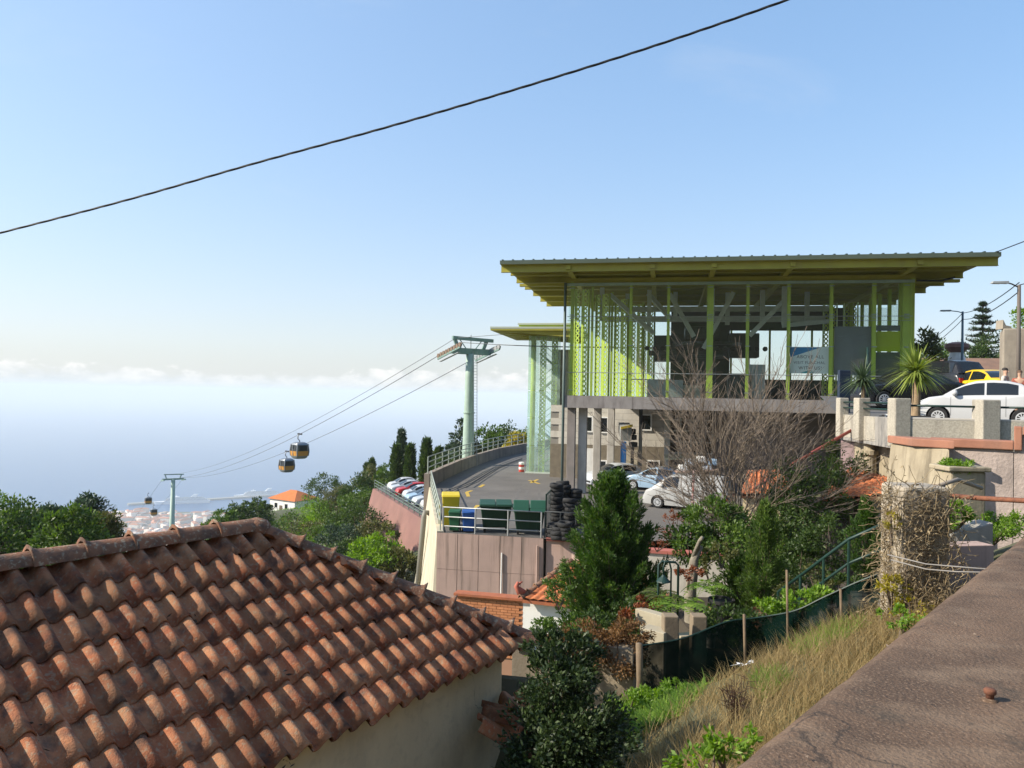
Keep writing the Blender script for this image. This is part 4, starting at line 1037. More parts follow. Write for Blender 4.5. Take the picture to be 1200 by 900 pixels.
cabs = [(on_rope(ends[-1], 97.5), 'nearest hanging gondola cabin, dark windows above an orange band'), (on_rope(ends[1], 115.6), 'gondola cabin hanging just below and behind the nearest cabin')]
far_pts = sag(ftip - RP * 2.55 + UPV * .3, ftip + RD * 220 - RP * 2.55 - UPV * 62, 3, 40); far_pts2 = sag(ftip + RP * 2.55 + UPV * .3, ftip + RD * 220 + RP * 2.55 - UPV * 62, 3, 40)
cabs += [(P(174, 578, 222), 'upper of two tiny gondola cabins beside the far pylon'), (P(180.5, 592, 232), 'lower of two tiny gondola cabins beside the far pylon')]
for i, (p, lab) in enumerate(cabs):
    o = cab0 if i == 0 else copy_tree(cab0)
    o.location = p; o.rotation_euler = (0, 0, rz + (0.25 if i < 2 else 0)); o['label'] = lab
# ------------------------------------------------------------------ concrete yard below the station
YZ = -6.0
yA = G(512, 624, YZ); yB = G(637, 631, YZ); yC = G(503, 572, YZ); yD = G(560, 545, YZ); yE = G(615, 530, YZ)
edge = [yC, G(520, 563, YZ), G(540, 553, YZ), yD, G(585, 536.5, YZ), yE, Vector((yE.x + 5, yE.y + 14, YZ))]
yard_poly = [yA, yB, Vector((yB.x + 2.4, yB.y - .6, YZ)), Vector((12.5, 33, YZ)), Vector((16, 44, YZ)), Vector((20, 70, YZ)), edge[-1]] + edge[-2::-1]
m = MB(); m.add([(p.x, p.y, YZ) for p in yard_poly], [tuple(range(len(yard_poly)))])
yard = m.build('yard_pavement', asphalt); tag(yard, kind='structure')
mark_y = mat('yellow_marking', (.55, .36, .05), (.40, .28, .06), 5, .8); groove = mat('drain_groove', (.02, .02, .02), rough=.9)
def strip(name, pts, w, mt, parent, dz=.006):
    pts = [Vector(p) for p in pts]; m = MB()
    L_, R_ = [], []
    for i, p in enumerate(pts):
        d = (pts[min(i + 1, len(pts) - 1)] - pts[max(i - 1, 0)]); d.z = 0; d.normalize(); nn = Vector((-d.y, d.x, 0)) * w / 2
        L_.append(p + nn); R_.append(p - nn)
    k = len(pts)
    m.v = [(p.x, p.y, p.z + dz) for p in L_ + R_]; m.f = [(i, i + 1, k + i + 1, k + i) for i in range(k - 1)]
    return m.build(name, mt, parent)
WL[yard.name] = yard.location.copy()
for du in (0, 8, 16):
    pts = [G(526 + du + (620 - 620), 612, YZ), G(521 + du * .9, 590, YZ), G(519 + du * .75, 577, YZ), G(550 + du * .6, 565, YZ), G(578 + du * .4, 549, YZ), G(612, 537 + du * .1, YZ)]
    strip('drain_groove', pts, .13, groove, yard, .004)
for arc in ([(604, 590), (606, 579), (612, 570), (622, 563)], [(640, 597), (634, 590), (631, 582), (633, 574)], [(618, 592), (615, 583), (618, 574)]):
    strip('tyre_mark', [G(a[0], a[1], YZ) for a in arc], .16, mat('tyre_dust', (.15, .14, .13), (.10, .095, .09), 2, .9), yard, .005)
for (a, b_) in (((556, 597), (560, 592)), ((547, 577), (549, 582)), ((547, 577), (553, 575)), ((562, 571), (567, 568)), ((541, 596), (556, 596)), ((620, 563), (632, 567)), ((622, 566), (630, 562))):
    strip('lane_marking', [G(a[0], a[1], YZ), G(b_[0], b_[1], YZ)], .22, mark_y, yard, .009)

# pink retaining wall under the yard edge: cast panels with recessed joints
rw = thing('retaining_wall', 'streaked pinkish cast concrete retaining wall below the waste containers', 'wall', (yA.x, yA.y, -15))
dirf = (yB - yA); dirf.z = 0; Lf = dirf.length; dirf.normalize(); nf_ = Vector((dirf.y, -dirf.x, 0))
m = MB(); a, b_ = yA - nf_ * .05, yB - nf_ * .05
m.hexa([tuple(Vector((p.x, p.y, -15))) for p in (a, b_, b_ - nf_ * .5, a - nf_ * .5)], [tuple(Vector((p.x, p.y, -6.02))) for p in (a, b_, b_ - nf_ * .5, a - nf_ * .5)]); m.build('core', concrete, rw)
for i in range(5):
    for j in range(3):
        s0, s1 = i / 5 * Lf, (i + 1) / 5 * Lf; z1 = -6.0 - j * 1.55; z0 = z1 - 1.55
        p0, p1 = yA + dirf * (s0 + .012), yA + dirf * (s1 - .012); o_ = nf_ * random.uniform(0, .012)
        m = MB(); q = [p0 - nf_ * .05, p1 - nf_ * .05]
        m.hexa([(p0.x + o_.x, p0.y + o_.y, z0 + .012), (p1.x + o_.x, p1.y + o_.y, z0 + .012), (q[1].x, q[1].y, z0 + .012), (q[0].x, q[0].y, z0 + .012)], [(p0.x + o_.x, p0.y + o_.y, z1), (p1.x + o_.x, p1.y + o_.y, z1), (q[1].x, q[1].y, z1), (q[0].x, q[0].y, z1)])
        m.build('panel', pinkwall, rw)
m = MB(); pp = yA + dirf * (Lf * .62); m.tube([(pp.x + nf_.x * .06, pp.y + nf_.y * .06, -6.7), (pp.x + nf_.x * .06, pp.y + nf_.y * .06, -10)], .035, 6); m.build('drainpipe', white_paint, rw)
pp = yB - dirf * .25; m = MB(); m.tube([(pp.x + nf_.x * .08, pp.y + nf_.y * .08, -6.3), (pp.x + nf_.x * .08, pp.y + nf_.y * .08, -10)], .05, 6); m.build('drainpipe', pinkwall, rw)
# its continuation with red coping, towards the garden
rw2 = thing('coped_retaining_wall', 'pinkish retaining wall with thin red coping behind the tall conifer', 'wall', (yB.x, yB.y, -13))
wpts = [yB + Vector((.12, .1, 0)), G(670, 638, YZ - .2), Vector((5.2, 28.6, YZ)), Vector((9.0, 27.6, YZ)), Vector((12.5, 27.5, YZ))]
for i in range(4):
    a, b_ = wpts[i], wpts[i + 1]; d = (b_ - a); d.z = 0; d.normalize(); nn = Vector((d.y, -d.x, 0)); top_ = -6.1 if i < 2 else -5.9
    m = MB(); m.hexa([(p.x, p.y, -13) for p in (a, b_, b_ - nn * .4, a - nn * .4)], [(p.x, p.y, top_) for p in (a, b_, b_ - nn * .4, a - nn * .4)]); m.build('wall_length', pinkwall if i < 2 else concrete_light, rw2)
    m = MB(); a2, b2 = a + nn * .08, b_ + nn * .08
    m.hexa([(p.x, p.y, top_ + .003) for p in (a2, b2, b_ - nn * .45, a - nn * .45)], [(p.x, p.y, top_ + .12) for p in (a2, b2, b_ - nn * .45, a - nn * .45)]); m.build('coping', mat('red_coping', (.42, .13, .10), (.34, .11, .09), 3, .8), rw2)
# cream side wall with battered face, and the parapet round the far edge
cw = thing('yard_side_wall', 'tall cream rendered yard side wall catching the sun, with a grey downpipe', 'wall', (yC.x, yC.y, -16))
a, b_ = yA.copy(), yC.copy(); d = (b_ - a); d.z = 0; d.normalize(); nn = Vector((-d.y, d.x, 0))
m = MB()
m.hexa([(a.x + nn.x * .45 , a.y + nn.y * .45 + .3, -15), (b_.x + nn.x * 1.2, b_.y + nn.y * 1.2, -15), (b_.x - nn.x * .3, b_.y - nn.y * .3, -15), (a.x - nn.x * .3, a.y - nn.y * .3, -15)],
       [(a.x, a.y, -5.94), (b_.x, b_.y, -5.94), (b_.x - nn.x * .3, b_.y - nn.y * .3, -5.94), (a.x - nn.x * .3, a.y - nn.y * .3, -5.94)]); m.build('wall', cream, cw)
dp = P(497, 600, 44); dpb = P(490, 690, 43)
m = MB(); m.tube([dp + Vector((.3, .2, -.1)), dp + Vector((.05, 0, 0)), dp + Vector((0, 0, -.3)), Vector((dp.x - .35, dp.y - .3, dp.z - 5.5))], .16, 8); m.build('downpipe', mat('downpipe_grey', (.20, .19, .16), rough=.6), cw, smooth=True)
pw = thing('yard_parapet', 'low curved concrete parapet wall along the far side of the yard', 'wall', (yD.x, yD.y, -14))
for i in range(len(edge) - 1):
    a, b_ = edge[i], edge[i + 1]; d = (b_ - a); d.z = 0; d.normalize(); nn = Vector((-d.y, d.x, 0))
    m = MB(); m.hexa([(p.x, p.y, -14) for p in (a + nn * .35, b_ + nn * .35, b_, a)], [(p.x, p.y, -5.1) for p in (a + nn * .35, b_ + nn * .35, b_, a)]); m.build('wall_length', mat('parapet_brown', (.27, .22, .18), (.20, .165, .14), 1, .9, .3, 20, stain=(.1, .085, .07), stain_amt=.6), pw)
# railings
def railing(name, label, pts, zb, h, mt, step=1.3, rails=(1.0, .55), r=.028, pr=.03):
    pts = [Vector(p) for p in pts]; ro = thing(name, label, 'railing', (pts[0].x, pts[0].y, zb))
    for f_ in rails:
        m = MB(); m.tube([(p.x, p.y, zb + h * f_) for p in pts], r, 6); m.build('rail', mt, ro, smooth=True)
    for a, b2 in zip(pts, pts[1:]):
        n_ = max(1, int((b2 - a).length / step))
        for i in range(n_ + 1):
            if i == 0 and a is not pts[0]: continue
            p = a.lerp(b2, i / n_); m = MB(); m.tube([(p.x, p.y, zb), (p.x, p.y, zb + h)], pr, 6); m.build('post', mt, ro)
    return ro
rail_gr = mat('railing_grey_green', (.34, .38, .32), (.28, .31, .27), 4, .5)
off = [p + Vector((-.12, .12, 0)) for p in edge[:-1]]
railing('yard_railing', 'pale grey railing on the curved parapet at the far side of the yard', off, -5.1, 1.05, rail_gr, 1.9, (1.0, .68, .36), .035, .045)
railing('side_railing', 'pale railing on top of the cream side wall', [yA + Vector((.12, .2, 0)), yC + Vector((.12, -.2, 0))], -5.94, 1.05, rail_gr, 1.6, (1.0, .68, .36), .03, .035)
fr0, fr1 = yA + Vector((.25, .12, 0)), yB + Vector((-.1, .12, 0))
railing('container_railing', 'galvanised three bar railing in front of the waste containers', [fr0, fr1], YZ, 1.08, steel_galv, 1.1, (1.0, .62, .25), .028, .04)
fx0, fx1 = yB + Vector((0.05, .15, 0)), wpts[1] + Vector((0, .25, 0)); fx1.z = YZ
railing('tyre_railing', 'dark railing in front of the heap of tyres', [fx0, Vector((fx1.x + .8, fx1.y - .3, YZ))], -6.0, 1.1, steel_dark, .5, (1.0, .35), .025, .03)
gf = thing('mesh_gate', 'dark green wire mesh gate panel beside the tyres', 'gate', (yB.x + .1, yB.y + .4, YZ))
g0_, g1_ = yB + Vector((.1, .5, 0)), yB + Vector((.75, 4.2, 0))
for f_ in (0.05, 1.75):
    m = MB(); m.tube([(g0_.x, g0_.y, YZ + f_), (g1_.x, g1_.y, YZ + f_)], .03, 6); m.build('frame_rail', teal_steel, gf)
for i in range(14):
    p = g0_.lerp(g1_, i / 13); m = MB(); m.tube([(p.x, p.y, YZ), (p.x, p.y, YZ + 1.8)], .03 if i in (0, 13) else .01, 5); m.build('upright', teal_steel, gf)

# waste containers
def big_container(label, p, rz, lid_open):
    ro = thing('waste_container', label, 'container', (p.x, p.y, YZ), rz, 'large green waste containers', local=True)
    bg_ = mat('container_green', (.010, .045, .022), (.008, .034, .018), 3, .5); lg = mat('container_lid_' + ('pale' if lid_open else 'dark'), (.012, .055, .03) if not lid_open else (.03, .12, .075), rough=.5)
    m = MB(); m.hexa([(-.55, -.42, .22), (.55, -.42, .22), (.55, .42, .22), (-.55, .42, .22)], [(-.67, -.53, 1.12), (.67, -.53, 1.12), (.67, .53, 1.12), (-.67, .53, 1.12)]); m.build('body', bg_, ro, bevel=.04)
    m = MB(); m.box(-.72, .72, -.58, .58, 1.12, 1.19); m.build('rim', bg_, ro, bevel=.02)
    for x in (-.36, 0, .36):
        m = MB(); m.hexa([(x - .05, -.46, .3), (x + .05, -.46, .3), (x + .05, -.40, .3), (x - .05, -.40, .3)], [(x - .05, -.56, 1.1), (x + .05, -.56, 1.1), (x + .05, -.5, 1.1), (x - .05, -.5, 1.1)]); m.build('rib', bg_, ro)
    for x in (-.36, .36):
        m = MB()
        if lid_open: m.hexa([(x - .33, -.62, 1.0), (x + .33, -.62, 1.0), (x + .33, -.57, 1.0), (x - .33, -.57, 1.0)], [(x - .33, -.5, 1.5), (x + .33, -.5, 1.5), (x + .33, -.44, 1.5), (x - .33, -.44, 1.5)])
        else: m.hexa([(x - .34, -.56, 1.19), (x + .34, -.56, 1.19), (x + .34, .56, 1.22), (x - .34, .56, 1.22)], [(x - .34, -.54, 1.24), (x + .34, -.54, 1.24), (x + .34, .54, 1.32), (x - .34, .54, 1.32)])
        m.build('lid', lg, ro, bevel=.02)
    for sx in (-1, 1):
        m = MB(); m.tube([(sx * .72, -.2, 1.0), (sx * .80, -.2, 1.0), (sx * .80, .2, 1.0), (sx * .72, .2, 1.0)], .02, 6); m.build('handle', steel_galv, ro)
        for y in (-.35, .35):
            m = MB(); m.lathe([(.03, -.04), (.10, -.04), (.10, .04), (.03, .04)], 12, (sx * .48, y, .10), 'x'); m.box(sx * .48 - .05, sx * .48 + .05, y - .03, y + .03, .1, .23); m.build('wheel', black_rubber, ro)
big_container('large green waste container with closed dark lids beside the blue bin', G(580, 626, YZ) + Vector((0, .75, 0)), 0.05, False)
big_container('large green waste container with pale green double lid raised, beside the mesh gate', G(620, 629, YZ) + Vector((0, .8, 0)), 0.02, True)
def wheelie(label, p, rz, mt, h=1.05, w=.52):
    ro = thing('wheelie_bin', label, 'bin', (p.x, p.y, YZ), rz, 'small wheeled bins by the railing', local=True)
    k = w / 2
    m = MB(); m.hexa([(-k * .8, -k * .75, .06), (k * .8, -k * .75, .06), (k * .8, k * .85, .06), (-k * .8, k * .85, .06)], [(-k, -k, h * .9), (k, -k, h * .9), (k, k, h * .9), (-k, k, h * .9)]); m.build('body', mt, ro, bevel=.03)
    m = MB(); m.hexa([(-k * 1.08, -k * 1.15, h * .9 + .003), (k * 1.08, -k * 1.15, h * .9 + .003), (k * 1.08, k * 1.1, h * .9 + .003), (-k * 1.08, k * 1.1, h * .9 + .003)], [(-k, -k, h * .96), (k, -k, h * .96), (k, k * 1.1, h), (-k, k * 1.1, h)]); m.build('lid', mt, ro, bevel=.02)
    for sx in (-1, 1):
        m = MB(); m.lathe([(.02, -.03), (.1, -.03), (.1, .03), (.02, .03)], 12, (sx * k * .9, k * .9, .1), 'x'); m.build('wheel', black_rubber, ro)
    m = MB(); m.tube([(-k * .8, k * 1.1, h * .92), (-k * .8, k * 1.35, h * .92), (k * .8, k * 1.35, h * .92), (k * .8, k * 1.1, h * .92)], .018, 6); m.build('handle', mt, ro)
wheelie('tall yellow recycling bin at the corner of the yard railing', G(526, 620, YZ) + Vector((0, .8, 0)), .1, mat('bin_yellow', (.62, .47, .02), (.55, .42, .02), 3, .5), 1.5, .78)
wheelie('small dark green wheeled bin in front of the yellow bin', G(529, 624, YZ) + Vector((.12, .25, 0)), -.05, mat('bin_green', (.02, .10, .045), rough=.5), .95, .5)
wheelie('small blue wheeled bin beside the closed green container', G(547, 625, YZ) + Vector((.05, .3, 0)), .05, mat('bin_blue', (.02, .085, .30), (.018, .07, .25), 3, .5), .95, .55)

# tyre stacks
tyre_v = MB()
prof = [(.17, -.085), (.27, -.1), (.305, -.07), (.315, 0), (.305, .07), (.27, .1), (.17, .085), (.17, -.085)]
tyre_v.lathe(prof[:-1], 18); tyre_v.f = tyre_v.f[:-2]
n18 = 18; tyre_v.f += [(6 * n18 + j, 6 * n18 + (j + 1) % n18, (j + 1) % n18, j) for j in range(n18)]
stacks = [(653, 625, 11, 2.6), (662, 622, 11, 3.4), (670, 628, 8, 2.0), (677, 622, 9, 3.3), (648, 632, 3, 1.2), (655, 634, 3, .8), (663, 635, 4, .9)]
names_st = ['tallest stack nearest the mesh gate', 'tall stack second from the mesh gate', 'middle stack of the heap', 'stack closest to the conifer', 'low pile at the railing corner', 'low pile behind the dark railing', 'low pile in front of the middle stack']
t_proto = None
for si, (u, v, n_, dy) in enumerate(stacks):
    base = G(u, v, YZ); base.y += dy * .4
    for k_ in range(n_):
        if t_proto is None:
            t_proto = tyre_v.build('tyre', black_rubber, smooth=True); o = t_proto; o.data.transform(Matrix.Translation(o.location))
        else: o = t_proto.copy(); COL.objects.link(o)
        o.location = (base.x + random.uniform(-.05, .05), base.y + random.uniform(-.06, .06), YZ + .1 + k_ * .185); o.rotation_euler = (R(random.uniform(-7, 7)), R(random.uniform(-7, 7)), random.uniform(0, 6))
        pos = 'bottom' if k_ == 0 else ('topmost' if k_ == n_ - 1 else 'number %d up' % (k_ + 1))
        words_ = ['bottom', 'second', 'third', 'fourth', 'fifth', 'sixth', 'seventh', 'eighth', 'ninth', 'tenth', 'eleventh']
        tag(o, 'black tyre, %s, %s' % ('topmost' if k_ == n_ - 1 else (words_[k_] + (' from the bottom' if k_ else '')), names_st[si]), 'tyre', 'black tyres stacked in the yard')

# ------------------------------------------------------------------ cars
def interp(x, pts):
    xs = [p[0] for p in pts]; ys = [p[1] for p in pts]
    if xs[0] > xs[-1]: xs, ys = xs[::-1], ys[::-1]
    return float(np.interp(x, xs, ys))
CARS = {
 'small': dict(L=3.57, W=1.63, wb=2.30, fx=1.10, wr=.30, top=[(1.785, .52), (1.76, .66), (1.66, .78), (1.4, .90), (.95, .97), (.5, .98), (-.5, 1.0), (-1.2, 1.02), (-1.55, .99), (-1.70, .85), (-1.785, .6)],
               roof=[(1.0, .97), (.7, 1.17), (.35, 1.36), (.05, 1.455), (-.4, 1.485), (-.8, 1.46), (-1.15, 1.37), (-1.45, 1.19), (-1.66, .97)], wins=[(.62, -.18), (-.24, -1.08)], shield=(.95, .33), rear=(-1.2, -1.6)),
 'hatch': dict(L=4.0, W=1.74, wb=2.55, fx=1.22, wr=.31, top=[(2.0, .50), (1.96, .66), (1.8, .80), (1.3, .92), (.85, .97), (-.5, 1.0), (-1.4, 1.04), (-1.8, 1.0), (-1.95, .85), (-2.0, .55)],
               roof=[(1.05, .96), (.6, 1.2), (.2, 1.41), (-.2, 1.48), (-.8, 1.48), (-1.3, 1.43), (-1.6, 1.28), (-1.85, 1.0)], wins=[(.6, -.3), (-.38, -1.35)], shield=(1.0, .18), rear=(-1.36, -1.8)),
 'saloon': dict(L=4.4, W=1.78, wb=2.65, fx=1.32, wr=.32, top=[(2.2, .50), (2.15, .66), (1.95, .78), (1.4, .88), (.95, .95), (-.5, .98), (-1.3, 1.02), (-1.7, 1.04), (-2.1, .98), (-2.2, .6)],
               roof=[(1.15, .94), (.6, 1.22), (.2, 1.40), (-.2, 1.46), (-.7, 1.44), (-1.2, 1.28), (-1.6, 1.04)], wins=[(.65, -.25), (-.33, -1.25)], shield=(1.1, .2), rear=(-.95, -1.55)),
 'suv': dict(L=4.5, W=1.85, wb=2.65, fx=1.3, wr=.36, top=[(2.25, .6), (2.2, .85), (1.95, 1.0), (1.2, 1.08), (.9, 1.12), (-.5, 1.14), (-1.8, 1.16), (-2.15, 1.1), (-2.25, .7)],
               roof=[(1.1, 1.1), (.65, 1.42), (.3, 1.66), (-.2, 1.74), (-1.2, 1.74), (-1.8, 1.66), (-2.12, 1.14)], wins=[(.7, -.2), (-.28, -1.1), (-1.2, -1.8)], shield=(1.05, .3), rear=(-1.82, -2.1)),
 'van': dict(L=4.6, W=1.85, wb=2.7, fx=1.4, wr=.33, top=[(2.3, .55), (2.26, .8), (2.0, 1.0), (1.6, 1.1), (1.2, 1.15), (-.5, 1.15), (-2.2, 1.15), (-2.28, .9), (-2.3, .6)],
               roof=[(1.75, 1.1), (1.2, 1.55), (.8, 1.78), (.3, 1.84), (-1.6, 1.84), (-2.05, 1.8), (-2.27, 1.16)], wins=[(1.15, .3)], shield=(1.68, .85), rear=(-2.08, -2.2)),
}
def car(name, label, loc, rz, kind, paint, cat='car', group=None, nx=44, detail=True, roofmat=None):
    c = CARS[kind]; L_, W, wr = c['L'], c['W'], c['wr']; h2 = L_ / 2
    fxc, rxc = c['fx'], c['fx'] - c['wb']
    ro = thing(name, label, cat, loc, rz, group, local=True)
    def hw(x, z, zt):
        e = abs(x) / h2; t_ = 1 - .16 * max(0, (e - .55) / .45) ** 2.2
        f_ = z / zt if zt else 0
        return W / 2 * t_ * (0.93 + .07 * math.sin(math.pi * min(max(f_, 0), 1) * .85 + .1))
    ar = wr + .055
    def zbot(x):
        zb = .20
        for cx in (fxc, rxc):
            if abs(x - cx) < ar: zb = max(zb, wr + math.sqrt(max(0, ar * ar - (x - cx) ** 2)) - .0)
        return zb
    xs = sorted(set([h2 - 1e-3, -h2 + 1e-3] + [h2 - L_ * i / nx for i in range(nx + 1)] + [cx + s * ar * k for cx in (fxc, rxc) for s in (-1, 1) for k in (1.0, 1.001, .97, .85, .6, .3, 0)]))
    rows, tr = 6, 6
    V, F = [], []
    for x in xs:
        zt = interp(x, c['top']); zb = min(zbot(x), zt - .02)
        ring = []
        for sy in (1,):
            for r_ in range(rows + 1):
                z = zb + (zt - zb) * r_ / rows; ring.append((x, hw(x, z, zt), z))
        y1 = hw(x, zt, zt)
        for r_ in range(1, tr):
            k = 1 - 2 * r_ / tr; ring.append((x, y1 * k, zt + .035 * (1 - k * k)))
        for r_ in range(rows, -1, -1):
            z = zb + (zt - zb) * r_ / rows; ring.append((x, -hw(x, z, zt), z))
        V += ring
    n_ = len(ring)
    for i in range(len(xs) - 1):
        for j in range(n_ - 1): F.append((i * n_ + j, i * n_ + j + 1, (i + 1) * n_ + j + 1, (i + 1) * n_ + j))
    F += [tuple(range(n_)), tuple((len(xs) - 1) * n_ + j for j in range(n_))]
    b = MB(); b.v, b.f = V, F; b.build('body', paint, ro, smooth=True)
    # dark underside
    u_ = MB(); u_.box(-h2 * .92, h2 * .92, -W * .40, W * .40, .22, .55); u_.build('underbody', black_rubber, ro)
    rpts = c['roof']; rx0, rx1 = rpts[0][0], rpts[-1][0]
    def belt(x): return interp(x, c['top']) - .01
    def gy(x, f_): return hw(x, 1, 1) * (0.95 - .20 * f_ - .05 * f_ * f_)
    gx = [rx0 + (rx1 - rx0) * i / 26 for i in range(27)]
    V, F = [], []
    for x in gx:
        zt = max(interp(x, rpts), belt(x) + .002); zb = belt(x); ring = []
        for r_ in range(5): f_ = r_ / 4; ring.append((x, gy(x, f_ * min(1, (zt - zb) / .4)), zb + (zt - zb) * f_))
        y1 = ring[-1][1]
        for r_ in range(1, 6): k = 1 - 2 * r_ / 6; ring.append((x, y1 * k, zt + .03 * (1 - k * k)))
        for r_ in range(4, -1, -1): f_ = r_ / 4; ring.append((x, -gy(x, f_ * min(1, (zt - zb) / .4)), zb + (zt - zb) * f_))
        V += ring
    n_ = len(ring)
    for i in range(26):
        for j in range(n_ - 1): F.append((i * n_ + j, i * n_ + j + 1, (i + 1) * n_ + j + 1, (i + 1) * n_ + j))
    b = MB(); b.v, b.f = V, F; b.build('cabin', roofmat or paint, ro, smooth=True)
    for (x0, x1) in c['wins']:
        for sy in (1, -1):
            q = MB(); k = 9
            for i in range(k + 1):
                x = x0 + (x1 - x0) * i / k; zt = interp(x, rpts); zb = belt(x)
                for r_ in range(4):
                    f_ = .07 + .80 * r_ / 3; z = zb + (zt - zb) * f_
                    q.v.append((x, sy * (gy(x, f_ * min(1, (zt - zb) / .4)) + .008), z))
            q.f = [(i * 4 + j, i * 4 + j + 1, (i + 1) * 4 + j + 1, (i + 1) * 4 + j) for i in range(k) for j in range(3)]
            q.build('window', dark_glass, ro, smooth=True)
    for nm, (x0, x1) in (('windscreen', c['shield']), ('rear_window', c['rear'])):
        q = MB(); k = 6
        for i in range(k + 1):
            x = x0 + (x1 - x0) * i / k; zt = max(interp(x, rpts), belt(x) + .002); zb = belt(x); y1 = gy(x, min(1, (zt - zb) / .4)) * .93
            for r_ in range(7): kk = 1 - 2 * r_ / 6; q.v.append((x + .006, y1 * kk, zt + .03 * (1 - kk * kk) + .012))
        q.f = [(i * 7 + j, i * 7 + j + 1, (i + 1) * 7 + j + 1, (i + 1) * 7 + j) for i in range(k) for j in range(6)]
        q.build(nm, dark_glass, ro, smooth=True)
    for cx in (fxc, rxc):
        for sy in (1, -1):
            yw = W / 2 - .10
            w_ = MB(); w_.lathe([(wr * .62, -.09), (wr * .92, -.10), (wr, -.06), (wr, .06), (wr * .92, .10), (wr * .62, .09)], 24 if detail else 14, (cx, sy * yw, wr), 'y'); wo_ = w_.build('wheel', black_rubber, ro)
            r2 = MB(); ys = sy * (yw + sy * 0) ; yo = sy * (yw) + sy * .085
            r2.lathe([(wr * .20, 0), (wr * .60, -.0), (wr * .64, .02)], 20, (cx, yo, wr), 'y') if False else None
            r2.lathe([(wr * .52, 0), (wr * .64, 0), (wr * .64, sy * .02), (wr * .52, sy * .02)], 24, (cx, yo, wr), 'y'); r2.f = r2.f[:-2]
            r2.lathe([(.01, 0), (wr * .16, 0), (wr * .14, sy * .03), (.01, sy * .03)], 12, (cx, yo, wr), 'y')
            if detail:
                for k in range(10):
                    t_ = k * math.pi / 5; r2.bar((cx + wr * .1 * math.cos(t_), yo + sy * .012, wr + wr * .1 * math.sin(t_)), (cx + wr * .56 * math.cos(t_), yo + sy * .012, wr + wr * .56 * math.sin(t_)), .03, .03, up=(0, 1, 0))
            r2.build('rim', mat('rim_silver', (.52, .53, .54), rough=.35, metal=.2), wo_)
    for sy in (1, -1):
        x = h2 - .14; zt = interp(x, c['top'])
        l_ = MB(); l_.lathe([(.02, .05), (.09, .03), (.11, -.05)], 12, (h2 - .20, sy * (W / 2 - .30), zt - .06), 'x'); l_.build('headlight', mat('headlight', (.75, .75, .73), rough=.15), ro, smooth=True)
        l_ = MB(); l_.box(-h2 - .01, -h2 + .10, sy * (W / 2 - .26) - .09, sy * (W / 2 - .26) + .09, .72, .92); l_.build('tail_light', mat('tail_light', (.4, .02, .015), rough=.2), ro)
        if detail:
            x = c['wins'][0][0] + .02; yb = gy(x, 0)
            l_ = MB(); l_.lathe([(.02, -.08), (.085, -.06), (.10, .02), (.07, .07)], 10, (x - .02, sy * (yb + .13), belt(x) + .10), 'x'); l_.bar((x, sy * yb, belt(x) + .03), (x, sy * (yb + .1), belt(x) + .07), .05); l_.build('mirror', paint, ro, smooth=True)
            xd = (c['wins'][0][1] + (c['wins'][1][0] if len(c['wins']) > 1 else -.9)) / 2
            for xx in (xd - .55 if kind == 'small' else xd, c['wins'][0][0] + .12):
                l_ = MB()
                for r_ in range(5):
                    z0 = .34 + (belt(xx) - .36) * r_ / 5; z1 = .34 + (belt(xx) - .36) * (r_ + 1) / 5; zt = interp(xx, c['top'])
                    l_.bar((xx, sy * (hw(xx, z0, zt) + .001), z0), (xx, sy * (hw(xx, z1, zt) + .001), z1), .012, .006)
                l_.build('door_seam', black_rubber, ro)
            l_ = MB(); xx = xd + (.15 if kind != 'small' else -.35); l_.bar((xx, sy * (hw(xx, .8, 1) + .02), .82), (xx + .16, sy * (hw(xx, .8, 1) + .02), .82), .03, .03); l_.build('door_handle', chrome, ro)
    l_ = MB(); l_.box(h2 - .06, h2 + .012, -W * .36, W * .36, .28, .42); l_.build('bumper', black_rubber if kind != 'small' else paint, ro, bevel=.03)
    return ro
def paintm(name, c, rough=.25): return mat('paint_' + name, c, rough=rough, spec=.5, metal=0.0)
pw_, ps_, pb_l, pk_, pr_, pdb = paintm('white', (.47, .475, .48)), paintm('silver', (.42, .45, .48), .3), paintm('pale_blue', (.30, .42, .55)), paintm('black', (.012, .012, .014)), paintm('red', (.40, .02, .02)), paintm('dark_blue', (.03, .05, .10))

# ------------------------------------------------------------------ car park on the hillside
CPZ = -11.6
w0, w1 = G(497, 612, CPZ), G(437, 574, CPZ)
wd = (w1 - w0); wd.z = 0; wlen = wd.length; wd.normalize(); wn_ = Vector((-wd.y, wd.x, 0))
if wn_.x > 0: wn_ = -wn_
cp = thing('car_park_wall', 'long reddish battered retaining wall under the hillside car park', 'wall', (w0.x, w0.y, -22))
s0 = w0 - wd * 8; s1 = w1
nb = 14
for i in range(nb):
    a, b_ = s0.lerp(s1, i / nb), s0.lerp(s1, (i + 1) / nb)
    m = MB(); m.hexa([(p.x, p.y, -24) for p in (a + wn_ * 3.2, b_ + wn_ * 3.2, b_ - wn_ * .5, a - wn_ * .5)], [(p.x, p.y, CPZ + .15) for p in (a, b_, b_ - wn_ * .5, a - wn_ * .5)]); m.build('wall_length', redwall, cp)
railing('car_park_railing', 'dark green railing along the top of the reddish car park wall', [s0 - wn_ * .2, s1 - wn_ * .2], CPZ + .15, 1.0, mat('rail_dull_green', (.12, .16, .13), rough=.6), 2.0, (1.0, .66, .33), .04, .05)
m = MB(); e_ = [s0, s1, s1 + wd * 3 - wn_ * 2, s1 - wn_ * 26 + wd * 3, s0 - wn_ * 26]
m.add([(p.x, p.y, CPZ) for p in e_], [tuple(range(5))]); tag(m.build('car_park_pavement', mat('carpark_asphalt', (.13, .13, .13), (.10, .10, .10), .3, .9)), kind='structure')
rzc = math.atan2(wn_.y, wn_.x)
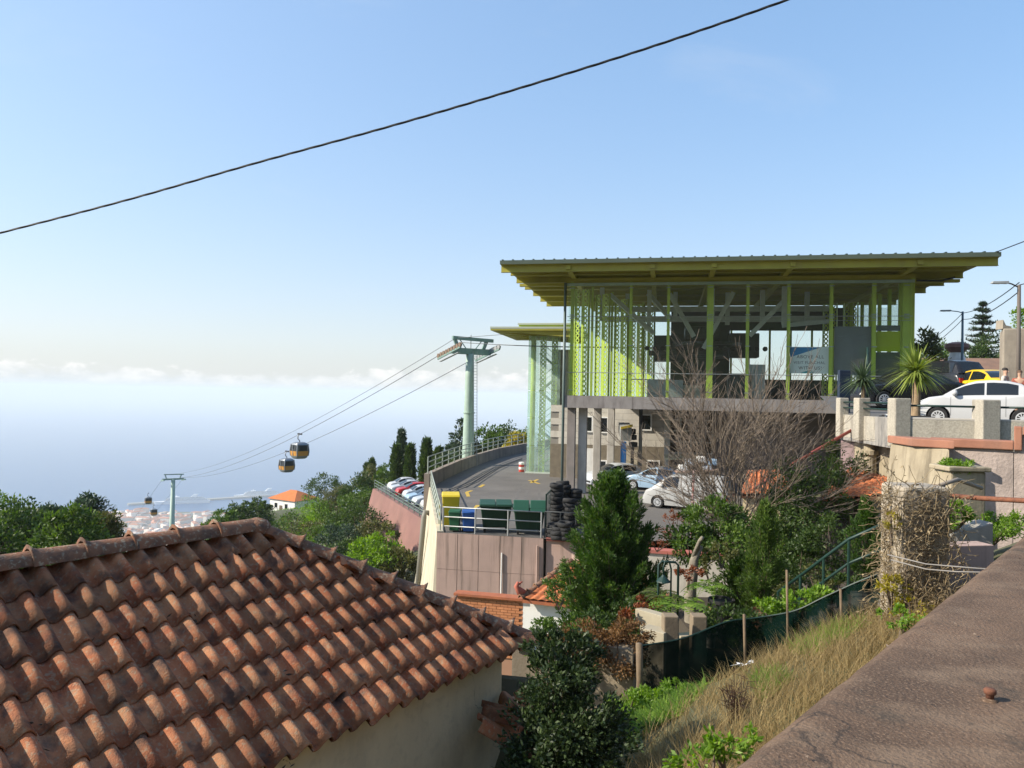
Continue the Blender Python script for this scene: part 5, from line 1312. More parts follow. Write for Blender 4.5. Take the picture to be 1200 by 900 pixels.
cols = [pw_, ps_, pr_, ps_, pb_l, ps_, pw_, ps_, pb_l]; cn_ = ['white', 'silver', 'red', 'silver', 'pale blue', 'silver', 'white', 'silver', 'pale blue']
ords = ['nearest the yard', 'second from the yard', 'third from the yard', 'fourth from the yard', 'fifth from the yard', 'sixth from the yard', 'seventh from the yard', 'eighth from the yard', 'at the far end']
for i in range(9):
    p = w0 + wd * (2.0 + i * 2.55) - wn_ * 3.4
    car('parked_car', '%s car parked in the hillside car park row, %s' % (cn_[8 - i], ords[i]), (p.x, p.y, CPZ + .004), rzc + random.uniform(-.05, .05), ('hatch', 'saloon', 'small')[i % 3], cols[8 - i], group='cars in the hillside car park', nx=20, detail=False)
for i, (s_, t_, pm, lab) in enumerate(((15, 12, pr_, 'red car parked apart on the far side of the hillside car park'), (6, 9.5, pw_, 'white car standing across from the car park row'))):
    p = w0 + wd * s_ - wn_ * t_
    car('parked_car', lab, (p.x, p.y, CPZ + .004), rzc + math.pi, 'hatch', pm, group='cars in the hillside car park', nx=20, detail=False)
# cars under and beside the station
q = G(706, 572, YZ); car('parked_car', 'silver car half hidden behind the concrete columns under the station', (q.x + .9, q.y + 1.5, YZ + .004), R(200), 'hatch', ps_, nx=24)
q = G(806, 596, YZ); car('parked_van', 'white van parked behind the bare tree and tall conifer', (q.x, q.y, YZ + .004), R(150), 'van', mat('paint_dusty_white', (.36, .36, .35), rough=.4), 'van', nx=24)
q = G(768, 574, YZ); car('parked_car', 'pale blue car parked beyond the white van', (q.x, q.y, YZ + .004), R(150), 'hatch', pb_l, nx=24)
# blue lift post and its motor beside the columns
lf = G(735, 560, YZ); lf.y = 52.0; lf.x = P(734, 500, 52).x
lift = thing('loading_hoist', 'blue loading hoist post with dark motor and yellow platform under the station', 'hoist', (lf.x, lf.y, YZ))
m = MB(); m.box(lf.x - .35, lf.x + .0, lf.y - .2, lf.y + .2, YZ, YZ + 2.9); m.build('blue_column', mat('hoist_blue', (.02, .14, .40), rough=.5), lift, bevel=.03)
m = MB(); m.tube([(lf.x + .45, lf.y, YZ), (lf.x + .45, lf.y, YZ + 2.6)], .12, 8); m.build('post', steel_dark, lift)
for dz_, r_ in ((2.7, .3), (3.2, .24), (3.6, .17)):
    m = MB(); m.lathe([(.05, -.2), (r_, -.16), (r_, .16), (.05, .2)], 12, (lf.x + .5, lf.y, YZ + dz_)); m.build('motor', steel_dark, lift, smooth=False)
m = MB(); m.hexa([(lf.x - .5, lf.y - .8, YZ + 3.0), (lf.x + .25, lf.y - .8, YZ + 3.0), (lf.x + .25, lf.y + .3, YZ + 3.5), (lf.x - .5, lf.y + .3, YZ + 3.5)], [(lf.x - .5, lf.y - .8, YZ + 3.9), (lf.x + .25, lf.y - .8, YZ + 3.9), (lf.x + .25, lf.y + .3, YZ + 4.2), (lf.x - .5, lf.y + .3, YZ + 4.2)]); m.build('platform_box', steel_grey, lift)
m = MB(); m.bar((lf.x - .5, lf.y - .85, YZ + 3.85), (lf.x + .3, lf.y - .85, YZ + 4.05), .1, .16); m.build('yellow_edge', mat('hoist_yellow', (.55, .42, .05), rough=.6), lift)
# traffic barrel at the tower
tbk = G(611, 553, YZ); tr_ = thing('striped_bollard', 'red and white banded bollard at the corner of the glazed tower', 'bollard', (tbk.x, tbk.y, YZ))
for k_ in range(4):
    m = MB(); m.lathe([(.19, k_ * .19 + YZ), (.21, k_ * .19 + .02 + YZ), (.21, k_ * .19 + .17 + YZ), (.19, k_ * .19 + .19 + YZ)], 14, (tbk.x, tbk.y, 0)); m.build('band', white_paint if k_ % 2 else mat('bollard_red', (.45, .06, .04), rough=.6), tr_)
# ------------------------------------------------------------------ street terrace beside the station
DZ = -0.75
tA = P(985, 490, 25.0); tB = P(1056, 490, 20.0); tC = P(1200, 493, 19.0); tD = tB.lerp(tC, 2.9)
def st_z(y): return float(np.interp(y, [24.6, 27.0, 36.0], [DZ, -.42, .22]))
def st_x(y): return float(np.interp(y, [17, 19.0, 20.0, 25.0, 41.4, 42.6, 52.0, 61.0, 125.0], [18, 13.0, 10.5, 11.0, 16.6, 23.2, 25.2, 32.0, 32.0]))
m = MB(); ys_ = [17, 18, 19, 20, 22, 24.6, 25.8, 27, 29, 31, 33, 36, 39, 41.4, 42.6, 47, 52, 61, 80, 125]; xn = 8
for y in ys_:
    x0 = st_x(y); m.v += [(x0 + (95 - x0) * (k / xn) ** 1.6, y, st_z(y)) for k in range(xn + 1)]
m.f = [(i * (xn + 1) + k, i * (xn + 1) + k + 1, (i + 1) * (xn + 1) + k + 1, (i + 1) * (xn + 1) + k) for i in range(len(ys_) - 1) for k in range(xn)]
tag(m.build('street', mat('street_asphalt', (.12, .115, .11), (.09, .088, .085), .4, .9, .2, 90)), kind='structure')
pebble = mat('pebbledash', (.50, .46, .38), (.34, .31, .255), 22, .95, 1.0, 55, stain=(.17, .15, .13), stain_amt=.65, stain_scale=(1.4, 1.4, .3))
terr = thing('terrace_wall', 'pebbledash terrace wall with square pillars and green pipe rails beside the white car', 'wall', (tB.x, tB.y, -3.6))
def wall_seg(a, b_, z0, z1, th, mt, name, parent, side=1, bevel=.01):
    d = (b_ - a); d.z = 0; d.normalize(); nn = Vector((-d.y, d.x, 0)) * th * side
    m = MB(); m.hexa([(p.x, p.y, z0) for p in (a, b_, b_ + nn, a + nn)], [(p.x, p.y, z1) for p in (a, b_, b_ + nn, a + nn)]); return m.build(name, mt, parent, bevel=bevel)
mid = tA.lerp(tB, .62)
wall_seg(tA, mid, -1.18, -.45, .28, pebble, 'fascia', terr)
wall_seg(mid + (tB - tA).normalized() * .01, tB, -1.2, -.44, .28, concrete, 'fascia', terr)
wall_seg(tB + (tC - tB).normalized() * .02, tD, -1.22, -.46, .28, pebble, 'fascia', terr)
wall_seg(tA, tB, -1.28, -1.182, 1.6, concrete, 'slab_edge', terr)
wall_seg(tB, tD, -.457, -.40, .32, concrete_light, 'coping', terr)
pil = [(tA.lerp(tB, .03), .30), (tA.lerp(tB, .40), .36), (tB + Vector((.0, .12, 0)), .42), (tB.lerp(tC, .70), .46), (tB.lerp(tC, 1.75), .46)]
for p, w in pil:
    m = MB(); m.box(p.x - w / 2, p.x + w / 2, p.y - w / 2 - .02, p.y + w / 2, -1.2, .10); m.build('pillar', pebble, terr, bevel=.025)
rg = teal_steel
for i in range(4):
    a, b_ = pil[i][0], pil[i + 1][0]
    for z in ((-.04, -.22) if i < 2 else (-.09,)):
        m = MB(); m.tube([(a.x, a.y, z), (b_.x, b_.y, z)], .028, 8); m.build('rail', rg, terr, smooth=True)
# weathered wall under the terrace with its oval window and pipe
base = thing('terrace_support_wall', 'stained beige wall under the terrace with an oval window and a round pipe', 'wall', (tB.x, tB.y + 1, -5.5))
bA, bB = P(1001, 540, 24.4), P(1080, 540, 20.6); bO = (bB - bA).normalized(); bN = Vector((-bO.y, bO.x, 0))
beige = mat('beige_stained', (.40, .34, .24), (.30, .25, .175), 1.2, .92, .4, 16, stain=(.14, .115, .08), stain_amt=.85, stain_scale=(2.2, 2.2, .22))
wall_seg(bA, bB, -5.5, -1.285, .4, beige, 'wall', base)
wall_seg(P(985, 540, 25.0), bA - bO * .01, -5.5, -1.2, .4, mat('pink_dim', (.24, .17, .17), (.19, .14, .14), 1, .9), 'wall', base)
ow = P(1054, 546, 20.0); ow = bA + bO * (ow - bA).dot(bO); ow.z = P(1054, 546, 21.8).z
m = MB(); 
for k_, (sx, off_) in enumerate(((1.0, .05), (.72, .055), (.72, .01))):
    for j in range(24):
        t_ = 2 * math.pi * j / 24; q = ow + bO * (.17 * sx * math.cos(t_)) - bN * off_; m.v.append((q.x, q.y, ow.z + .34 * (sx if sx == 1 else .82) * math.sin(t_)))
for r_ in range(2):
    for j in range(24): m.f.append((r_ * 24 + j, r_ * 24 + (j + 1) % 24, (r_ + 1) * 24 + (j + 1) % 24, (r_ + 1) * 24 + j))
for j in range(24):
    t_ = 2 * math.pi * j / 24; q = ow + bO * (.19 * math.cos(t_)) + bN * .02; m.v.append((q.x, q.y, ow.z + .37 * math.sin(t_)))
for j in range(24): m.f.append((72 + j, 72 + (j + 1) % 24, (j + 1) % 24, j))
wo_ = m.build('window', concrete_light, base, smooth=False)
m = MB(); m.v = [tuple(ow + bO * (.125 * math.cos(2 * math.pi * j / 24)) - bN * .012 + Vector((0, 0, .285 * math.sin(2 * math.pi * j / 24)))) for j in range(24)]; m.f = [tuple(range(24))]
m.build('window_glass', mat('dim_green_glass', (.10, .14, .12), rough=.2), wo_)
pc = bA + bO * (P(1026, 540, 23) - bA).dot(bO) - bN * .22
m = MB(); m.lathe([(.20, -2.95), (.20, -1.65), (.27, -1.62), (.27, -1.50), (.16, -1.46), (.16, -1.29)], 16, (pc.x, pc.y, 0)); m.build('pipe_column', beige, base, smooth=False)

# shed with clay tile roof against that wall
def tiled_patch(name, corners, cols, rows, mt, parent, amp=.05, joined_kind=True):
    """corners: top-left, top-right, bottom-right, bottom-left; barrel tiles as real relief, joined"""
    a, b_, c, d = [np.array(tuple(x)) for x in corners]
    nrm = np.cross(b_ - a, d - a); nrm /= np.linalg.norm(nrm)
    if nrm[2] < 0: nrm = -nrm
    sub = 6; V = []; F = []
    nx = cols * sub + 1
    for r_ in range(rows):
        base_i = len(V)
        for e in (0, 1):
            for i in range(nx):
                s = i / (nx - 1); f_ = (r_ + e * 1.08) / rows
                p = (a * (1 - s) + b_ * s) * (1 - f_) + (d * (1 - s) + c * s) * f_
                ph = (i % sub) / sub
                V.append(p + nrm * (amp * max(0, math.sin(ph * math.pi * 1.0)) + .012 + e * amp * .45 + random.uniform(0, .006)))
        for i in range(nx):
            V.append(V[base_i + nx + i] - nrm * .025)
        for i in range(nx - 1):
            F.append((base_i + i, base_i + i + 1, base_i + nx + i + 1, base_i + nx + i)); F.append((base_i + nx + i, base_i + nx + i + 1, base_i + 2 * nx + i + 1, base_i + 2 * nx + i))
    o = np_build(name, V, F, mt, parent); tag(o, kind='stuff'); return o
orange_tile = mat('orange_tile', (.50, .17, .065), (.40, .125, .05), 3.5, .85, .3, 40, fine=(.24, .10, .06), fine_scale=9, fine_amt=.5, stain=(.22, .09, .05), stain_amt=.5, stain_scale=(2, 2, 2))
shed = thing('garden_shed', 'lean-to shed with bright orange tile roof under the terrace wall', 'shed', (P(1010, 600, 21).x, 21, -6))
sc_ = [P(996, 549, 24.0), P(1052, 563, 20.7), P(1048, 578, 19.4), P(958, 590, 21.3)]
m = MB(); m.hexa([tuple(p - Vector((0, 0, .10))) for p in sc_], [tuple(p - Vector((0, 0, .02))) for p in sc_]); rf = m.build('roof', mat('shed_deck', (.10, .05, .03), rough=.9), shed)
tiled_patch('roof_tile', sc_, 14, 6, orange_tile, rf)
for a, b_ in ((sc_[2], sc_[3]),):
    for k_ in (.04, .5, .96):
        p = a.lerp(b_, k_); m = MB(); m.bar((p.x, p.y + .15, -6), (p.x, p.y + .15, p.z - .1), .1); m.build('post', bark, shed)
m = MB(); q0_, q1_ = sc_[3] + Vector((.2, 1.2, 0)), sc_[2] + Vector((-.1, 1.0, 0)); m.hexa([(q0_.x, q0_.y, -6), (q1_.x, q1_.y, -6), (q1_.x, q1_.y + .1, -6), (q0_.x, q0_.y + .1, -6)], [(q0_.x, q0_.y, -2.9), (q1_.x, q1_.y, -2.6), (q1_.x, q1_.y + .1, -2.6), (q0_.x, q0_.y + .1, -2.9)]); m.build('rear_wall', mat('shed_dark_wall', (.06, .05, .045), rough=.9), shed)
s2 = thing('outhouse', 'low outhouse with orange tile roof glimpsed behind the bare tree', 'shed', (P(895, 590, 24).x, 24, -8))
oc = [P(876, 553, 25.0), P(920, 551, 24.6), P(926, 578, 23.0), P(868, 580, 23.3)]
m = MB(); m.hexa([tuple(p - Vector((0, 0, .1))) for p in oc], [tuple(p - Vector((0, 0, .02))) for p in oc]); rf = m.build('roof', mat('shed_deck', (.10, .05, .03)), s2)
tiled_patch('roof_tile', oc, 10, 6, orange_tile, rf)
m = MB(); m.hexa([(oc[3].x + .1, oc[3].y + .1, -8), (oc[2].x - .1, oc[2].y + .1, -8), (oc[1].x - .1, oc[1].y, -8), (oc[0].x + .1, oc[0].y, -8)], [(oc[3].x + .1, oc[3].y + .1, oc[3].z - .1), (oc[2].x - .1, oc[2].y + .1, oc[2].z - .1), (oc[1].x - .1, oc[1].y, oc[1].z - .12), (oc[0].x + .1, oc[0].y, oc[0].z - .12)]); m.build('wall', plaster, s2)
m = MB(); m.tube([P(884, 572, 22.8), P(935, 540, 23.2), P(1000, 503, 24)], .05, 6); tag(m.build('red_handrail', mat('red_rail', (.30, .07, .05), rough=.7), smooth=True), 'thin red sloping handrail rising past the bare tree to the terrace', 'handrail')

# stucco garden wall with terracotta coping
g0w, g1w, g2w = P(1092, 520, 16.0), P(1188, 520, 15.2), P(1290, 520, 14.4)
stucco = mat('stucco', (.44, .36, .32), (.32, .265, .24), 1.4, .93, 1.0, 16, stain=(.15, .125, .115), stain_amt=.7, stain_scale=(1.0, 1.0, .35))
gw = thing('stucco_wall', 'rough pinkish stucco garden wall with stepped terracotta coping below the terrace', 'wall', (g0w.x, g0w.y, -4))
cop = mat('terracotta_coping', (.36, .165, .105), (.28, .125, .08), 3, .85, .3, 30, stain=(.2, .12, .09), stain_amt=.4)
wall_seg(g0w, g1w, -4, -.93, .35, stucco, 'wall', gw)
wall_seg(g1w + Vector((.01, 0, 0)), g2w, -4, -.62, .35, stucco, 'wall', gw)
dgw = (g1w - g0w).normalized(); ngw = Vector((dgw.y, -dgw.x, 0))
wall_seg(g0w + ngw * .08 - dgw * .05, g1w + ngw * .08, -.927, -.75, .52, cop, 'coping', gw, bevel=.02)
wall_seg(g1w + ngw * .08 + dgw * .005, g1w + ngw * .08 + dgw * .14, -.927, -.45, .52, cop, 'coping', gw, bevel=.02)
wall_seg(g1w + ngw * .08 + dgw * .145, g2w + ngw * .08, -.617, -.45, .52, cop, 'coping', gw, bevel=.02)
# battered buttress at its end
b0, b1 = P(1066, 565, 15.6), P(1112, 565, 15.2)
m = MB(); zt_ = -.93
m.hexa([(b0.x - .12, b0.y - .1, -4), (b1.x, b1.y - .1, -4), (b1.x + .1, b1.y + 1.0, -4), (b0.x, b0.y + 1.4, -4)], [(b0.x + .22, b0.y + .3, zt_), (b1.x, b1.y, zt_), (b1.x + .1, b1.y + 1.0, zt_), (b0.x + .3, b0.y + 1.4, zt_)]); m.build('buttress', beige, gw, bevel=.03)
m = MB(); m.hexa([(b0.x + .14, b0.y + .22, zt_ + .003), (b1.x + .06, b1.y - .08, zt_ + .003), (b1.x + .16, b1.y + 1.05, zt_ + .003), (b0.x + .25, b0.y + 1.45, zt_ + .003)], [(b0.x + .14, b0.y + .22, zt_ + .17), (b1.x + .06, b1.y - .08, zt_ + .17), (b1.x + .16, b1.y + 1.05, zt_ + .17), (b0.x + .25, b0.y + 1.45, zt_ + .17)]); m.build('coping', cop, gw, bevel=.02)
# planter pier and box
pr = thing('planter_pier', 'squat concrete planter pier overgrown with leaves before the stucco wall', 'planter', (P(1127, 615, 12.5).x, 12.5, -3))
pp = P(1127, 580, 12.5); m = MB(); m.box(pp.x - .30, pp.x + .28, 12.3, 12.8, -3, -1.12); m.build('pier', beige, pr, bevel=.03)
m = MB(); m.box(pp.x - .36, pp.x + .34, 12.25, 12.85, -1.12, -1.04); m.build('rim', beige, pr, bevel=.02)
pb2 = thing('planter_box', 'low slanted concrete planter box full of bright green leaves', 'planter', (P(1122, 620, 11.6).x, 11.6, -3))
p1_ = P(1128, 612, 11.6); m = MB(); m.hexa([(p1_.x - .35, 11.5, -2.6), (p1_.x + .35, 11.4, -2.6), (p1_.x + .35, 11.8, -2.6), (p1_.x - .35, 11.9, -2.6)], [(p1_.x - .35, 11.5, -2.05), (p1_.x + .35, 11.4, -1.80), (p1_.x + .35, 11.8, -1.80), (p1_.x - .35, 11.9, -2.05)]); m.build('box', concrete, pb2, bevel=.02)
m = MB(); m.box(p1_.x - .28, p1_.x + .28, 11.55, 11.78, -2.0, -1.96); m.build('soil', bark, pb2)
# vine pillar, rusty pipe rail
vp = P(1072, 640, 10.0)
vpil = thing('vine_pillar', 'square masonry pillar smothered in dry tangled vine', 'pillar', (vp.x, vp.y, -3.6))
m = MB(); m.box(vp.x - .32, vp.x + .30, vp.y - .3, vp.y + .3, -3.6, P(1075, 568, 10).z); m.build('masonry', mat('pillar_masonry', (.40, .345, .265), (.28, .24, .19), 5, .95, .9, 20), vpil, bevel=.04)
rp = thing('rusty_pipe_rail', 'rusty pipe rail on a tree-trunk post running towards the parapet', 'rail', (P(1100, 600, 10.4).x, 10.4, -3))
pt = P(1099, 570, 10.3)
m = MB(); m.tube([(pt.x, pt.y, -3.0), (pt.x + .01, pt.y, pt.z + .02)], [.075, .085], 10); m.build('post', mat('post_wood', (.20, .12, .075), (.13, .085, .06), 12, .95, .6, 40), rp, smooth=True)
m = MB(); m.tube([P(1103, 580, 10.2), P(1150, 584, 9.6), P(1206, 587, 8.9), P(1260, 590, 8.4)], .032, 8); m.build('pipe', rust, rp, smooth=True)
m = MB(); m.tube([P(1100, 569, 10.2), P(1122, 562, 10.6), P(1150, 572, 10.9)], .03, 8); m.build('pipe', mat('pipe_grey', (.26, .22, .18), rough=.8), rp, smooth=True)
for k_, (a, b_) in enumerate((((1040, 650), (1170, 668)), ((1044, 656), (1168, 671)))):
    m = MB(); m.tube([P(a[0], a[1], 9.6), P(1085, a[1] + 11, 9.3), P(1120, a[1] + 14, 9.1), P(b_[0], b_[1], 8.7)], .009, 6); tag(m.build('plastic_conduit', mat('conduit_pale', (.22, .205, .19), rough=.5), smooth=True), 'pale plastic conduit, %s of two, slung past the vine pillar' % ('upper' if k_ == 0 else 'lower'), 'conduit', 'conduits by the vine pillar')
lt = thing('low_garden_wall', 'low pinkish garden wall stub between vine pillar and parapet', 'wall', (P(1120, 650, 10).x, 10, -3.4))
wall_seg(P(1085, 650, 10.4), P(1165, 635, 10.6), -3.4, P(1150, 640, 10.5).z, .3, pinkwall, 'wall', lt)

# vehicles on the terrace
fw = P(1099, 487, 24.6); rw_ = P(1197, 489, 23.3)
cdir = (fw - rw_); crz = math.atan2(cdir.y, cdir.x); side = Vector((-math.sin(crz), math.cos(crz), 0))
if side.y > 0: side = -side
ccen = fw - Vector((math.cos(crz), math.sin(crz), 0)) * 1.10 - side * .80
car('small_car', 'small rounded white car parked on the terrace beside the pillars', (ccen.x, ccen.y, DZ + .004), crz, 'small', pw_, nx=60)
q = P(1048, 480, 29.0); car('parked_car', 'black car behind the spiky potted palms', (q.x + .6, 29.5, st_z(29.5) + .004), R(185), 'saloon', pk_, nx=30)
q = P(1108, 470, 35.0); car('parked_suv', 'tall black car parked between the larger spiky palm and the yellow taxi', (q.x, 35.5, st_z(35.5) + .004), R(98), 'suv', mat('paint_taxi_dark', (.02, .022, .025), rough=.25), 'car', nx=30, roofmat=pk_)
tx = bpy.data.objects[-1] if False else None
q = P(1157, 460, 32.8); car('taxi', 'yellow taxi behind the bystanders near the old wall', (q.x, 33.2, st_z(33) + .004), R(94), 'saloon', mat('paint_yellow', (.62, .40, .02), rough=.3), 'taxi', nx=30)
m = MB(); q = P(1118, 450, 33.0); m.box(q.x - 2.2, q.x + 1.7, 32.45, 32.52, DZ + .75, DZ + .95); 
# potted spiky palms in troughs
trough = P(1072, 488, 21.6)
tg = thing('planter_trough', 'long dark planter trough on the terrace holding the larger spiky palm', 'planter', (trough.x, 21.8, DZ))
m = MB(); m.box(trough.x - .75, trough.x + .55, 21.6, 22.2, DZ, DZ + .34); m.build('trough', steel_dark, tg, bevel=.02)
m = MB(); m.box(trough.x - .68, trough.x + .48, 21.66, 22.14, DZ + .34, DZ + .36); m.build('soil', bark, tg)
bag = MB(); bq = P(1040, 487, 21.8); bag.lathe([(.02, 0), (.22, .02), (.27, .13), (.2, .25), (.06, .31), (.09, .38)], 10, (bq.x, bq.y, DZ + .01)); 
tag(bag.build('plastic_sack', mat('sack_white', (.62, .62, .60), (.5, .5, .5), 9, .5, .6, 30), smooth=True), 'white plastic sack slumped beside the pillar', 'sack')
bp = P(1016, 470, 25.4); m = MB(); m.tube([(bp.x, bp.y, DZ), (bp.x, bp.y, P(1016, 407, 25.4).z)], .035, 8); tag(m.build('green_pole', teal_steel, smooth=True), 'slender dark green pole standing in the smaller spiky palm', 'pole')
bk = P(989, 450, 27); m = MB(); m.box(bk.x - .2, bk.x + .2, 26.9, 27.1, DZ, DZ + 1.85); tag(m.build('information_stele', mat('stele_navy', (.015, .025, .05), rough=.4), bevel=.02), 'narrow navy blue upright stele by the terrace corner', 'stele')

# street lamps and overhead wires
def lamp(label, u, vb, vt, Y, arm_u, arm_v, col):
    b_ = P(u, vb, Y); t_ = P(u, vt, Y); b_.z = DZ; t_.x = b_.x
    ro = thing('street_lamp', label, 'street lamp', (b_.x, b_.y, DZ), 0, 'street lamps by the station')
    m = MB(); m.tube([b_, Vector((b_.x, b_.y, t_.z))], [.09, .065], 10); m.build('pole', col, ro, smooth=True)
    e = P(arm_u, arm_v, Y); e.y = b_.y
    m = MB(); m.tube([Vector((b_.x, b_.y, t_.z - .1)), Vector((b_.x - .3, b_.y, e.z - .05)), e], .03, 8); m.build('arm', col, ro, smooth=True)
    m = MB(); m.hexa([(e.x - .55, e.y - .1, e.z - .05), (e.x + .1, e.y - .1, e.z - .05), (e.x + .1, e.y + .1, e.z - .05), (e.x - .55, e.y + .1, e.z - .05)], [(e.x - .5, e.y - .07, e.z + .03), (e.x + .1, e.y - .08, e.z + .05), (e.x + .1, e.y + .08, e.z + .05), (e.x - .5, e.y + .07, e.z + .03)]); hd_ = m.build('lamp_head', steel_grey, ro)
    m = MB(); m.box(e.x - .48, e.x - .2, e.y - .07, e.y + .07, e.z - .065, e.z - .052); m.build('lens', white_paint, hd_)
    return Vector((b_.x, b_.y, t_.z))
l1 = lamp('bluish street lamp in front of the spruce-like tree', 1127, 470, 365, 48, 1112, 364, mat('lamp_blue_grey', (.13, .20, .25), rough=.5))
l2 = lamp('brown street lamp post against the old stone wall', 1193, 470, 334, 29.4, 1178, 331, mat('lamp_brown', (.12, .10, .085), rough=.7))
wire = mat('black_cable', (.012, .012, .013), rough=.6)
def cable(label, pts, r):
    m = MB(); m.tube(pts, r, 6); return tag(m.build('overhead_cable', wire, smooth=True), label, 'cable')
def interp_pts(pts, n=8):
    out = []
    for i in range(len(pts) - 1):
        p0, p1, p2, p3 = pts[max(i - 1, 0)], pts[i], pts[i + 1], pts[min(i + 2, len(pts) - 1)]
        for k in range(n):
            t_ = k / n; out.append(.5 * ((2 * p1) + (p2 - p0) * t_ + (2 * p0 - 5 * p1 + 4 * p2 - p3) * t_ ** 2 + (3 * p1 - p0 - 3 * p2 + p3) * t_ ** 3))
    return out + [pts[-1]]
main_c = interp_pts([P(u, v, Y) for u, v, Y in ((-140, 308, 10.6), (0, 273, 10.2), (150, 234, 9.8), (300, 191, 9.4), (450, 150, 9.0), (600, 106, 8.6), (760, 56, 8.2), (922, 0, 7.8), (1080, -60, 7.4))], 10)
ca = thing('twisted_overhead_cable', 'thick black twisted cable crossing the whole sky', 'cable', tuple(main_c[0]))
for ph in (0, 2.1, 4.2):
    tw = []
    for i in range(len(main_c) * 4 - 3):
        f_ = i / 4; p = main_c[int(f_)].lerp(main_c[min(int(f_) + 1, len(main_c) - 1)], f_ - int(f_)); a = i * .32 + ph
        tw.append(p + Vector((0, .0068 * math.cos(a), .0068 * math.sin(a))))
    m = MB(); m.tube(tw, .0082, 6); m.build('strand', wire, ca, smooth=True)
cable('upper thin wire between the two street lamps and the station', sag(l2 + UPV * .1, l1 + UPV * -.1, .25, 10)[:-1] + sag(l1 - UPV * .1, S(SW + 1, 3, 3.2), .2, 8), .02)
cable('lower thin wire between the two street lamps and the station', sag(l2 - UPV * .25, l1 - UPV * .5, .3, 10)[:-1] + sag(l1 - UPV * .5, S(SW + 1, 3, 2.8), .2, 8), .02)
cable('thin wire leaving the station roof over the old stone wall', [S(RA1 - .3, -2, 7.8), P(1200, 283, 36), P(1260, 268, 34)], .025)
cable('short wire leading from the brown lamp post out of the scene', [l2 + UPV * .0, P(1260, 318, 30)], .02)

# old stone wall with hedge, brown roofed wall and the chimney-like urn
ow_ = thing('old_stone_wall', 'tall weathered stone wall topped by a clipped hedge at the street end', 'wall', (P(1190, 440, 30).x, 30, DZ))
stone = mat('old_stone', (.34, .295, .235), (.25, .215, .175), 1.1, .95, .6, 8, stain=(.13, .115, .10), stain_amt=.8, stain_scale=(.8, .8, .25))
x0 = P(1175, 440, 30).x
m = MB(); zs_ = P(1180, 385, 30).z; m.hexa([(x0, 30, DZ), (x0 + 6, 27.6, DZ), (x0 + 7, 29, DZ), (x0 + .9, 31.6, DZ)], [(x0, 30, zs_), (x0 + 6, 27.6, zs_), (x0 + 7, 29, zs_), (x0 + .9, 31.6, zs_)]); m.build('wall', stone, ow_, bevel=.05)
m = MB(); zz = zs_; m.extrude([(x0 + .05, 30.1, zz), (x0 + .42, 30.1, zz), (x0 + .38, 30.1, zz + .1), (x0 + .18, 30.1, zz + .14), (x0 + .07, 30.1, zz + .36)], (0, .45, 0)); m.build('corner_ornament', stone, ow_)
bw_ = thing('street_wall', 'long low brown roofed wall behind the taxis', 'wall', (P(1140, 440, 58).x, 58, DZ))
xa, xb = P(1094, 440, 58).x, P(1176, 440, 58).x
m = MB(); m.box(xa, xb + 2, 58, 60, DZ, P(1130, 440, 58).z); m.build('wall', plaster, bw_)
z0_, z1_ = P(1130, 440, 58).z, P(1130, 419, 60).z
m = MB(); m.hexa([(xa - .3, 57.6, z0_), (xb + 2.3, 57.6, z0_), (xb + 2.3, 61, z0_), (xa - .3, 61, z0_)], [(xa, 59.8, z1_ - .1), (xb + 2, 59.8, z1_), (xb + 2, 60.2, z1_), (xa, 60.2, z1_ - .1)]); m.build('roof', mat('brown_roof', (.27, .16, .11), (.20, .125, .09), 2, .9, .4, 12), bw_)
uq = P(1121, 430, 54); um = thing('street_monument', 'white and brown street monument crowned by a small tufted urn', 'monument', (uq.x, 54, DZ))
zz = P(1121, 436, 54).z
m = MB(); m.lathe([(.45, DZ), (.45, zz + .3), (.62, zz + .45), (.55, zz + 1.0), (.42, zz + 1.4)], 14, (uq.x, 54, 0)); m.build('body', white_paint, um, smooth=False)
m = MB(); m.lathe([(.42, zz + 1.4), (.78, zz + 1.75), (.78, zz + 2.0), (.5, zz + 2.1), (.3, zz + 2.15)], 14, (uq.x, 54, 0)); m.build('bowl', mat('urn_brown', (.22, .12, .10), rough=.8), um)

